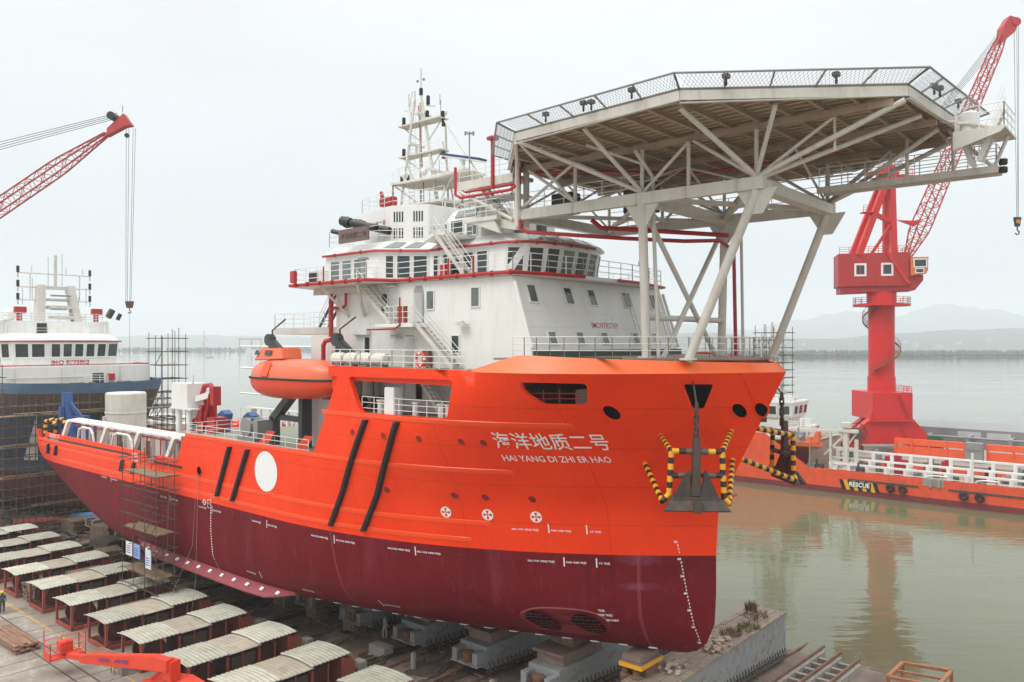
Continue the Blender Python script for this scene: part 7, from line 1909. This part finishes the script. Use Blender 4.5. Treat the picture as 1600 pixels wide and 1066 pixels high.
RB = empty("rescue_boat", "small bright orange rescue boat stowed on the orange vessel", "boat", (-27.6, 87.0, 1.6))
b = MB(); prev = None
for k in range(11):
    t = k / 10; x = -3 + 6.2 * t; w_ = 1.0 * min(1, 2.6 * t + .3) * min(1, 3 * (1 - t) + .12)
    cur = [(x, -w_, .75 + .25 * max(0, .4 - t)), (x, -w_ * .8, .05), (x, 0, -.25 if .1 < t < .95 else .2), (x, w_ * .8, .05), (x, w_, .75 + .25 * max(0, .4 - t))]
    if prev:
        for j in range(4): b.face([prev[j], cur[j], cur[j + 1], prev[j + 1]])
        b.face([prev[0], prev[4], cur[4], cur[0]])
    prev = cur
b.face(prev); b.build("hull", m_boat, RB, smooth=True, weld=True, auto=40)
b = MB(); b.box(.8, 1.6, -.5, .5, .7, 1.6); b.prism([(1.6, -.6, .7), (2.8, -.6, .7), (2.8, -.6, 2.6), (2.3, -.6, 2.6)], (0, 1.2, 0)); b.build("console", m_boat, RB, bevel=.08)
for x, lab in ((-13.8, "black tyre fender just right of the RESCUE panel, left one of its pair"), (-12.1, "black tyre fender right of the RESCUE panel, right one of its pair"), (-4.0, "black tyre fender at the lower right, left one of its pair"), (-2.0, "black tyre fender at the lower right, right one of its pair")):
    t = MB(); NT = 20
    for k in range(NT):
        a, b2 = 6.283 * k / NT, 6.283 * (k + 1) / NT; t.tube((.45 * math.cos(a), 0, .45 * math.sin(a)), (.45 * math.cos(b2), 0, .45 * math.sin(b2)), .21, 8)
    o = t.build("tyre_fender", m_black, smooth=True, auto=60, loc=(x, 85.45, -3.45)); tag(o, lab, "tyre fender", group="tyre fenders on the orange vessel")
    r_ = MB(); r_.tube((0, 0, .5), (.5, .1, 1.6), .03, 4); r_.tube((0, 0, .5), (-.4, .1, 1.6), .03, 4); r_.build("lashing", m_rope, o)
# buoy
b = MB(); b.lathe([(.2, -.4), (1.6, 0), (1.6, .8), (.5, 1.0), (.3, 3.4), (.5, 3.5), (.5, 4.2), (.1, 4.4)], (0, 0, 0), 12); p = far(412, 1020, WZ); tag(b.build("buoy", m_red, smooth=True, auto=40, loc=p), "small red buoy on the open water left of the harbour crane", "buoy")
# ================================================================== BLUE SHIP ON THE SLIPWAY AT LEFT
BS = empty("blue_ship", "blue and white ship under repair behind scaffolding at the left", "ship", (-84, 0, -2.2))
m_bhull = M("grimy blue hull", (.045, .075, .115), .65, var=.3, scale=.3, stain=(.09, .055, .04), amt=.8, vert=True); m_bwk = M("faded blue bulwark", (.10, .185, .29), .6, var=.2, stain=(.12, .08, .06), amt=.5); m_prim = M("brown primed plating", (.10, .065, .05), .75, var=.3, stain=(.05, .04, .035), amt=.7); m_mar2 = M("old oxide red bottom", (.10, .022, .022), .7, var=.3, stain=(.05, .03, .03), amt=.6)
def bhb(x, z):
    xe = .0 + max(0, z - 5) * .42; Lb = lerp(19, 9.5, min(1, z / 15)); u = (xe - x) / Lb
    return 0 if u <= 0 else 9.6 * (1 - (1 - min(1, u)) ** 2.2) * min(1, .80 + z * .12)
h = MB(); zs = [0, .6, 1.5, 3, 4.5, 6, 8, 10, 12, 12.9, 14.5, 15.8]
for side in (1, -1):
    for zi in range(len(zs) - 1):
        z0, z1 = zs[zi], zs[zi + 1]; h.cur = 0 if z0 < 4.4 else 1 if z0 < 11.9 else 2 if z0 < 14.4 else 3
        n_ = 26
        for k in range(n_):
            t0, t1 = (k / n_) ** 1.6, ((k + 1) / n_) ** 1.6
            P = lambda t, z: (lerp(max(0, z - 5) * .42, -34, t), -side * bhb(lerp(max(0, z - 5) * .42, -34, t), z), z)
            h.face([P(t0, z0), P(t1, z0), P(t1, z1), P(t0, z1)])
h.cur = 1; h.face([(-34, -9, 0), (-34, 9, 0), (-34, 9, 14), (-34, -9, 14)])
h.build("hull", [m_mar2, m_bhull, m_prim, m_bwk], BS, smooth=True, weld=True, auto=35)
m = MB(); 
for a, b in (((-2.2, 7.5), (-6, 12.0)),): m.face([(x, -bhb(x, z) - .03, z) for x, z in ((-2.0, 11.7), (-9.5, 11.7), (-6.0, 6.0), (-4.6, 6.0))])
m.build("white_patch", m_cream, BS)
d = MB(); d.prism([(x, -max(.1, bhb(x, 14.2) - .2), 14.1) for x in (3.2, 1, -2, -6, -12, -33)] + [(x, max(.1, bhb(x, 14.2) - .2), 14.1) for x in (-33, -12, -6, -2, 1, 3.2)], (0, 0, .1)); d.build("deck", m_deckred, BS)
for y in (-6.8, -4.2, 3.0, 6.0):
    x = -3.0 if abs(y) > 5 else -.5
    f = MB(); f.tube((x + .9, y, 14.75), (x + 1.4, y * 1.0, 14.75), .33, 10)
w_ = MB(); w_.box(-34, -6.6, -9.2, 9.3, 14.2, 17.6); w_.prism([(-6.6, -9.2, 14.2), (-6.6, 9.3, 14.2), (-7.4, 9.3, 17.6), (-7.4, -9.2, 17.6)], (-.4, 0, 0)); w_.build("forecastle", m_white, BS, bevel=.05)
gr = MB()
for y in (-1.5, -.6, .8, 3.2, 4.4, 5.4): gr.tube((-4.6, y - .35, 15.0), (-4.6, y + .35, 15.0), .55, 10); gr.box(-5.2, -4.0, y - .4, y + .4, 14.2, 14.9)
gr.build("windlass", M("green windlass", (.04, .08, .05), .6, var=.4), BS)
w_ = MB(); w_.box(-6.55, -6.45, 1.6, 3.0, 14.3, 16.6); w_.build("doorway", m_blackp, BS); w_ = MB(); w_.box(-6.5, -6.3, 3.4, 4.4, 15.6, 16.5); w_.build("hose_box", m_red, BS)
bb = [(-9.2, -2.9), (-9.2, 4.2), (-10.6, 6.2), (-14, 6.9), (-26, 6.9), (-26, -8.2), (-14.0, -8.2), (-11.2, -6.4)]; hb_ = [(x + (.5 if x > -12 else 0), y * 1.05) for x, y in bb]
s = MB()
for k in range(8):
    a, b, c_, d_ = bb[k], bb[(k + 1) % 8], hb_[(k + 1) % 8], hb_[k]; s.face([(*a, 16.6), (*b, 16.6), (*c_, 20.8), (*d_, 20.8)])
s.prism([(x * 1.0 + (.4 if x > -12 else 0), y * 1.08, 20.8) for x, y in bb], (0, 0, .2)); 
for k in range(8):
    a, b = hb_[k], hb_[(k + 1) % 8]; s.face([(*a, 21.0), (*b, 21.0), (b[0] - .8, b[1] * .86, 21.9), (a[0] - .8, a[1] * .86, 21.9)])
s.face([(x - .8, y * .86, 21.9) for x, y in hb_]); wh2 = s.build("wheelhouse", m_white, BS)
def ww(k, t0, t1, z0=18.75, z1=20.5):
    A, B, C, D = (Vector((*bb[k], 16.6)), Vector((*bb[(k + 1) % 8], 16.6)), Vector((*hb_[(k + 1) % 8], 20.8)), Vector((*hb_[k], 20.8)))
    P = lambda t, z: A.lerp(B, t).lerp(D.lerp(C, t), (z - 16.6) / 4.2)
    c = (P(t0, z0) + P(t1, z1)) / 2; r_ = P(t1, z0) - P(t0, z0); u = P(t0, z1) - P(t0, z0); nn = r_.cross(u).normalized(); window(BS, c + nn * .01, r_, u, r_.length, u.length, m_glass, .16, out=nn)
for k in range(5): ww(0, .02 + .196 * k + .03, .02 + .196 * k + .17)
ww(1, .1, .9); ww(2, .1, .8); ww(7, .1, .45); ww(7, .55, .9); ww(6, .1, .5); ww(6, .6, .9)
rd = MB(); rd.pipe([(x + (.55 if x > -12 else 0), y * 1.1, 20.85) for x, y in bb[4:] + bb[:4]], .1, 6); rd.pipe([(-8.3, -9.2, 17.75), (-7.2, -9.3, 17.75), (-7.2, 9.4, 17.75), (-12, 9.5, 17.75)], .1, 6); rd.build("fire_main", m_red, BS)
t = MB(); put_text(t, "IMO 9773903", .85, (-9.05, -2.6, 17.75), Y, (.1, 0, 1), bold=.04, sx=1.0); t.build("imo_number", m_paintr, BS)
r2 = MB(); rail(r2, [(-7.3, -9, 17.6), (-7.3, 9.2, 17.6), (-16, 9.2, 17.6)], 1.2, 1.6, .04); rail(r2, [(-7.3, -9, 17.6), (-14, -9, 17.6)], 1.2, 1.6, .04); rail(r2, [(-10, -5.4, 21.5), (-10, 5.4, 21.5)], 1.1, 1.4, .035); rail(r2, [(-14, -7.4, 23.6), (-14, 6.4, 23.6)], 1.1, 1.4, .035); r2.build("railing", m_rail, BS)
s = MB(); s.box(-22, -13.5, -7.6, 6.6, 21.6, 23.6); top_ = s.build("top_house", m_white, BS, bevel=.05); s = MB(); s.box(-13.5, -13.4, -2.8, -1.6, 21.9, 23.3); s.build("door", m_blackp, top_)
def sq(m): m.v = [(a, b, 21.6 + (c - 21.5) * .74) for a, b, c in m.v]
s = MB()
for y in (-1.6, 3.0):
    s.bar((-15.5, y + .3 * (1 if y > 0 else -1), 21.5), (-16.6, y * .82, 31.0), 1.0, 1.3)
s.bar((-16.6, -1.4, 30.6), (-16.6, 2.4, 30.6), .8, .6); s.bar((-16.3, -1.4, 28.4), (-16.3, 2.6, 28.4), .5, .35); s.box(-17.4, -14.8, -.6, 2.2, 26.6, 27.2); s.box(-17, -14.6, -.2, 2.4, 24.8, 25.3)
sq(s); s.build("mast", m_cream, BS); s = MB()
for z, y0, y1 in ((33.2, -4.2, 5.2), (30.6, -4, 5.2), (28.2, -4, 5.2)):
    s.tube((-16.6, y0, z), (-16.6, y1, z), .12, 6); 
s.tube((-16.6, .6, 30.8), (-16.6, .6, 36.8), .22, 6); s.tube((-16.6, -2.6, 33.2), (-16.6, -2.6, 28.4), .07, 5); s.tube((-16.6, 3.8, 33.2), (-16.6, 3.8, 28.4), .07, 5)
for y in (-2.4, 2.0, 4.2): s.tube((-16.6, y, 33.2), (-16.6, y, 34.6), .06, 5)
sq(s); s.build("mast_arm", m_cream, BS); s = MB()
for z in (33.2, 30.6, 28.2):
    for y in (-4.1, 5.2): s.tube((-16.6, y, z), (-16.6, y, z + 1.2), .2, 6); s.tube((-16.6, y, z - .9), (-16.6, y, z), .05, 4)
sq(s); s.build("navigation_light", m_blackp, BS)
for y in (-4.6, 5.2):
    s = MB(); s.tube((-14.5, y, 23.5), (-14.5, y, 25.2), .35, 10); s.box(-14.9, -14.1, y - .6, y + .8, 24.6, 25.5); s.build("fire_monitor", m_red, BS, bevel=.08)
s = MB(); s.tube((-14.5, -8.2, 24.4), (-14.5, -9.3, 25.4), .5, 10); s.tube((-14.3, 6.8, 24.3), (-14.3, 7.4, 25.4), .45, 10); s.tube((-14, 8, 24), (-14, 8.4, 24.8), .3, 8); s.build("searchlight", m_blackp, BS)
# fittings on the blue ship's fronts
f = MB()
for y in (-8.2, -6.9, -5.4, -3.6, -.2, 6.6, 8.2): f.box(-6.6, -6.1, y - .25, y + .25, 14.3, 14.3 + .6 + .5 * (y % 1))
for y in (-7.6, -2.2, 5.2): f.tube((-6.3, y, 14.2), (-6.6, y, 17.4), .09, 6)
f.tube((-6.4, -8.5, 16.2), (-6.4, 1.2, 16.2), .07, 6); f.build("wall_fitting", m_cream, BS)
f = MB()
for y in (-5.8, -1.0, 3.4): f.box(-13.9, -13.2, y - .5, y + .5, 21.9, 22.8)
for y in (-6.6, 5.8): f.tube((-13.0, y, 21.9), (-13.0, y, 23.6), .12, 6); f.ball((-13.0, y, 23.7), .35, 8)
f.ball((-18, -4.6, 24.6), .9, 12); f.tube((-18, -4.6, 23.5), (-18, -4.6, 24), .3, 8); f.ball((-18, 4.4, 24.3), .6, 12); f.build("roof_fitting", m_white, BS, smooth=True, auto=40)
f = MB()
for k in range(8): f.tube((-16.2 + .05 * k, -1.9 + .02 * k, 22 + .8 * k), (-16.2 + .05 * k, -1.2 + .02 * k, 22 + .8 * k), .03, 4)
for y, h in ((-3.6, 4.6), (-2.4, 6), (4.6, 5), (3.6, 3.6), (1.4, 9.6), (-.4, 9.0)): f.tube((-16.4, y, 23.6 + h * .5), (-16.4, y, 23.6 + h), .035, 4)
f.cbox((-15.2, .8, 27.2), (.3, 2.6, .22)); f.cbox((-14.9, .4, 25.3), (.3, 2.0, .2)); f.build("antenna", m_grey, BS)
r2 = MB(); rail(r2, [(-12.0, -9, 17.7), (-8.2, -9.0, 17.7)], 1.1, 1, .04); rail(r2, [(3.3, -.5, 15.8), (1.4, -2.6, 15.8)], .9, 1, .04); rail(r2, [(-15.5, -7.5, 23.6), (-15.5, 6.5, 23.6)], 1.1, 1.2, .04); r2.build("railing", m_rail, BS)
scaffold("bow_scaffold", "wide dense rusty scaffold across the blue ship's bow at the left", [-81.5, -79.6], [-13.5 + 1.3 * k for k in range(17)], [-3.7 + 1.15 * k for k in range(14)], .05, [(-81.5, -79.8, 3.2), (-81.5, -79.8, 6.65), (-81.5, -79.8, 10.1)], rnd=8)
scaffold("side_scaffold", "rusty scaffold rising along the starboard side of the blue ship at the left edge", [-104 + 1.7 * k for k in range(14)], [-13.4, -11.6], [-3.7 + 1.4 * k for k in range(14)], .045, [(-103, -83, 3.3), (-103, -83, 8.9), (-103, -83, 13.1)], rnd=9)
scaffold("port_scaffold", "rusty scaffold rising behind the port bow of the blue ship", [-92, -90, -88], [9.8, 11.6, 13.2], [-3.7 + 1.9 * k for k in range(13)], .05, [(-91.6, -88, 3.9), (-91.6, -88, 9.6), (-91.6, -88, 15.3)], rnd=10)
s = MB()
for (x0, y0, x1, y1, z) in ((-80.5, -12, -80.5, 7, 3.3), (-80.5, -12, -80.5, 6, 6.8), (-80.5, -11, -80.5, 3, 10.3), (-81, -9, -81, 1, -.4)): 
    for k in range(3): s.bar((x0 + .3 * k, y0, z + .12), (x1 + .3 * k, y1, z + .12), .28, .05)
tag(s.build("scaffold_planks", m_bamboo), "yellow-brown planks laid along the wide scaffold before the blue ship", "plank run")
# orange pontoon and coloured hoses between the two ships
for (pts, mt, lab) in (([(-86, -9, -3.0), (-82, -6, -2.7), (-77, -3.4, -2.6)], M("red hose", (.35, .05, .045), .6), "thick red sheeting roll lying before the blue ship"), ([(-80.5, -4.6, -2.3), (-78, -3.2, -2.0), (-75.5, -1.0, -1.2)], M("blue sheet", (.10, .22, .36), .7), "crumpled blue sheeting roll lying below the survey ship's stern")):
    s = MB(); s.pipe(pts, .45, 8); tag(s.build("sheeting", mt, smooth=True), lab, "sheeting")
OW = empty("orange_workboat", "orange workboat hull glimpsed beyond the survey ship's stern", "boat", (-118, 25, WZ))
s = MB(); s.prism([(-9, -3, -1), (8.5, -3, -1), (9.5, -3, 9.0), (-9.5, -3, 8.8)], (0, 7, 0)); s.build("hull", m_orange, OW, bevel=.3); s = MB(); s.box(-9, 9, -2.9, 3.9, 9.0, 9.9); s.box(-6, 5, -2, 3, 9.9, 10.6); s.build("deck_cover", m_cream, OW); 

# ================================================================== LEFT CRANE
TL = far(-58.6, 120, 51.6); LC = empty("crawler_crane", "red lattice boom crane reaching in from the left edge, hook hanging", "crane", far(-142, 132, -3.7))
o_ = Vector(LC.location); q = lambda v: Vector(v) - o_
jb = MB(); FT = far(-138, 131, 4.0); d = (TL - FT).normalized(); lattice(jb, q(FT), q(TL - d * 3.2), 2.2, 1.6, 2.3, 1.9, 44, FW.cross(Vector((0, 0, 0))) if False else FW, .055, .13); jb.build("boom", M("faded red boom", (.42, .06, .065), .5, var=.15), LC)
hd_ = MB(); a = q(TL); r_ = RT; hd_.prism([a - d * 3.6 + Z * .8 - FW * .7, a + RT * .3 + Z * 1.7 - FW * .7, a + RT * 1.9 - Z * .6 - FW * .7, a + RT * .5 - Z * .9 - FW * .7, a - d * 3.8 - Z * .7 - FW * .7], FW * 1.4); hd_.v = [tuple(a + (Vector(p) - a) * .78) for p in hd_.v]; hd_.build("boom_head", M("red boom head", (.46, .035, .035), .5), LC, bevel=.06)
sh_ = MB(); sh_.tube(a - RT * 1.5 + Z * .9 - FW * .9, a - RT * 1.5 + Z * .9 + FW * .9, .6, 14); sh_.tube(a + RT * .55 - Z * 1.9 - FW * .15, a + RT * .55 - Z * 1.9 + FW * .15, .35, 10); sh_.tube(a - RT * .1 + Z * 1.6, a - RT * .1 + Z * 2.6, .05, 4); sh_.build("sheave", m_blackp, LC)
rp = MB(); bk = far(-150, 134, 34)
for k in range(4): rp.tube(q(bk + Z * (.8 * k)), a - RT * 1.2 + Z * (.6 + .35 * k) + FW * (.2 * k), .05, 4)
for du in (.45, .85, 1.5, 1.85): rp.tube(a + RT * du - Z * .8, Vector((*(a + RT * (.75 + (du - 1.1) * .55)).xy, 24.6 + 3.7)), .035, 4)
rp.build("wire_rope", m_rope, LC)
hk = MB(); hb0 = Vector((*(a + RT * .95).xy, 24.4 + 3.7)); hk.prism([hb0 - RT * .55 + Z * .3 - FW * .3, hb0 + RT * .55 + Z * .3 - FW * .3, hb0 + RT * .35 - Z * .7 - FW * .3, hb0 - RT * .35 - Z * .7 - FW * .3], FW * .6); hk.pipe([hb0 - Z * .7, hb0 - Z * 1.1, hb0 - Z * 1.35 + RT * .25, hb0 - Z * 1.5, hb0 - Z * 1.35 - RT * .25], .09, 6); hk.build("hook_block", M("dark brown hook block", (.10, .035, .02), .6), LC)
rp = MB(); rp.tube(hb0 - Z * 1.5, hb0 - Z * 10, .02, 4); rp.build("tag_line", m_rope, LC)
bs = MB(); f_ = q(FT); bs.cbox((f_.x - 3, f_.y, 4.4), (9, 4, 3.2), rz=R(40.6)); bs.cbox((f_.x - 3, f_.y, 1.0), (9, 6, 2.0), rz=R(40.6)); bs.bar(f_ + Vector((-4, -3, 1)), q(bk), .8); bs.bar(f_ + Vector((-9, -7, 1)), q(bk), .5); bs.tube((f_.x - 3, f_.y, 1.8), (f_.x - 3, f_.y, 3.0), 1.6, 16); bs.build("upper_works", m_redlt, LC, bevel=.1)

# ================================================================== FAR CRAFT ON THE LEFT
m_far = M("far pale steel", (.62, .62, .62), .6, var=.05); m_farp = M("far pink gantry", (.42, .20, .20), .6)
def boat(lab, u, d, L, mt, h=2.0, house=1, group=None, rot_=0):
    E_ = empty("boat", lab, "boat", far(u, d, WZ), R(40.6) + rot_, group=group); s = MB()
    s.prism([(-L / 2, -L * .1, h * .9), (-L * .42, -L * .1, -.3), (L * .4, -L * .1, -.3), (L / 2, -L * .1, h)], (0, L * .2, 0)); s.build("hull", mt, E_)
    if house: s = MB(); s.box(-L * .38, -L * .12, -L * .07, L * .07, h * .85, h * 2.6); s.box(-L * .34, -L * .2, -L * .06, L * .06, h * 2.6, h * 3.6); s.tube((-L * .25, 0, h * 3.6), (-L * .25, 0, h * 5.5), .012 * L, 5); s.build("wheelhouse", m_far, E_)
    return E_
boat("distant white ship at the far left bank right of the thin mast", -620, 1900, 34, m_far, 7)
boat("distant small white boat left of the thin mast on the far bank", -815, 1880, 24, m_far, 4)
boat("tiny grey motorboat on the open water left of the lifeboat", -470, 1240, 12, m_grey, 1.2, 1)
boat("tiny grey skiff on the water just below the far left bank", -655, 1330, 11, m_grey, 1.0, 0)
GC = empty("gantry_crane", "hazy pink shipyard gantry crane on the far left bank", "gantry crane", far(-655, 1990, WZ), R(40.6)); s = MB(); s.box(-28, 30, -2, 2, 30, 34)
for x in (-26, 4, 28): s.box(x - 1.2, x + 1.2, -1.5, 1.5, 0, 30)
s.build("gantry", m_farp, GC)
FT_ = empty("lattice_tower", "hazy thin lattice mast rising on the far left bank", "tower", far(-768, 1985, WZ), R(40.6)); s = MB()
for a_, b2 in (((-4, 0, 0), (0, 0, 30)), ((4, 0, 0), (0, 0, 30)), ((0, 0, 28), (0, 0, 52)), ((-10, 0, 0), (12, 0, 2)), ((0, 0, 40), (10, 0, 26))): s.bar(a_, b2, 1.3)
s.build("mast", m_farp, FT_)

# ================================================================== HAZE
hz = MB(); hz.box(-6800, 6800, -900, 6900, -12, 320)
m = bpy.data.materials.new("air haze"); n, l = nt(m); n.clear()
ho = n.new('ShaderNodeOutputMaterial'); pv = n.new('ShaderNodeVolumePrincipled'); pv.inputs['Color'].default_value = (.93, .965, 1.0, 1); pv.inputs['Density'].default_value = .00028; pv.inputs['Anisotropy'].default_value = 0.0
l.new(pv.outputs[0], ho.inputs['Volume'])
tag(hz.build("haze", m), "pale haze hanging over the harbour", "haze", kind="stuff")

# parts that fall into separate pieces become parts of their own
def split_loose(o, gap=.12):
    me = o.data; nv = len(me.vertices); par = list(range(nv))
    def find(a):
        while par[a] != a: par[a] = par[par[a]]; a = par[a]
        return a
    for e in me.edges:
        a, b = find(e.vertices[0]), find(e.vertices[1])
        if a != b: par[a] = b
    comp = {}
    for v in me.vertices: comp.setdefault(find(v.index), []).append(v.index)
    bx = []
    for r_, ids in comp.items():
        P = [me.vertices[i].co for i in ids]; bx.append([[min(p[k] for p in P) - gap for k in range(3)], [max(p[k] for p in P) + gap for k in range(3)], set(ids)])
    ch = True
    while ch:
        ch = False; out_ = []
        for b in bx:
            for c in out_:
                if all(b[0][k] <= c[1][k] and c[0][k] <= b[1][k] for k in range(3)):
                    c[0] = [min(p, q) for p, q in zip(b[0], c[0])]; c[1] = [max(p, q) for p, q in zip(b[1], c[1])]; c[2] |= b[2]; ch = True; break
            else: out_.append(b)
        bx = out_
    if len(bx) < 2 or len(bx) > 14: return
    bx.sort(key=lambda b: -len(b[2]))
    for b in bx[1:]:
        m = me.copy(); q = o.copy(); q.data = m; COL.objects.link(q); bm = bmesh.new(); bm.from_mesh(m); bm.verts.ensure_lookup_table()
        bmesh.ops.delete(bm, geom=[v for v in bm.verts if v.index not in b[2]], context='VERTS'); bm.to_mesh(m); bm.free()
    bm = bmesh.new(); bm.from_mesh(me); bm.verts.ensure_lookup_table(); bmesh.ops.delete(bm, geom=[v for v in bm.verts if v.index not in bx[0][2]], context='VERTS'); bm.to_mesh(me); bm.free()
SPLIT = ("anchor_rack", "wheel_row", "navigation_light", "rubbing_strake", "wing_bracket", "cargo_rail", "standpipe", "drain_pipe", "fire_main", "mast_railing", "bridge_railing", "roof_railing", "mooring_railing", "gangway_railing", "walkway_railing", "boat_deck_railing", "plank", "corner_bar", "wall_ladder", "deck_pipe", "deck_box", "cable_chute", "guide_loop", "inner", "portal_railing", "frame_railing", "railing", "searchlight", "draught_mark", "frame_mark", "load_line", "coaming", "exhaust_pipe", "whip_antenna", "vent_trunk", "mooring_locker", "foam_unit", "leg_brace", "wall_fitting", "roof_fitting", "rubbing_bar", "rib_row", "machine", "sheave", "rack_bar", "roller")
for o in list(bpy.data.objects):
    if o.type == 'MESH' and o.parent and o.name.split('.')[0] in SPLIT and not any(c.parent == o for c in bpy.data.objects) and o.data.users == 1: split_loose(o)
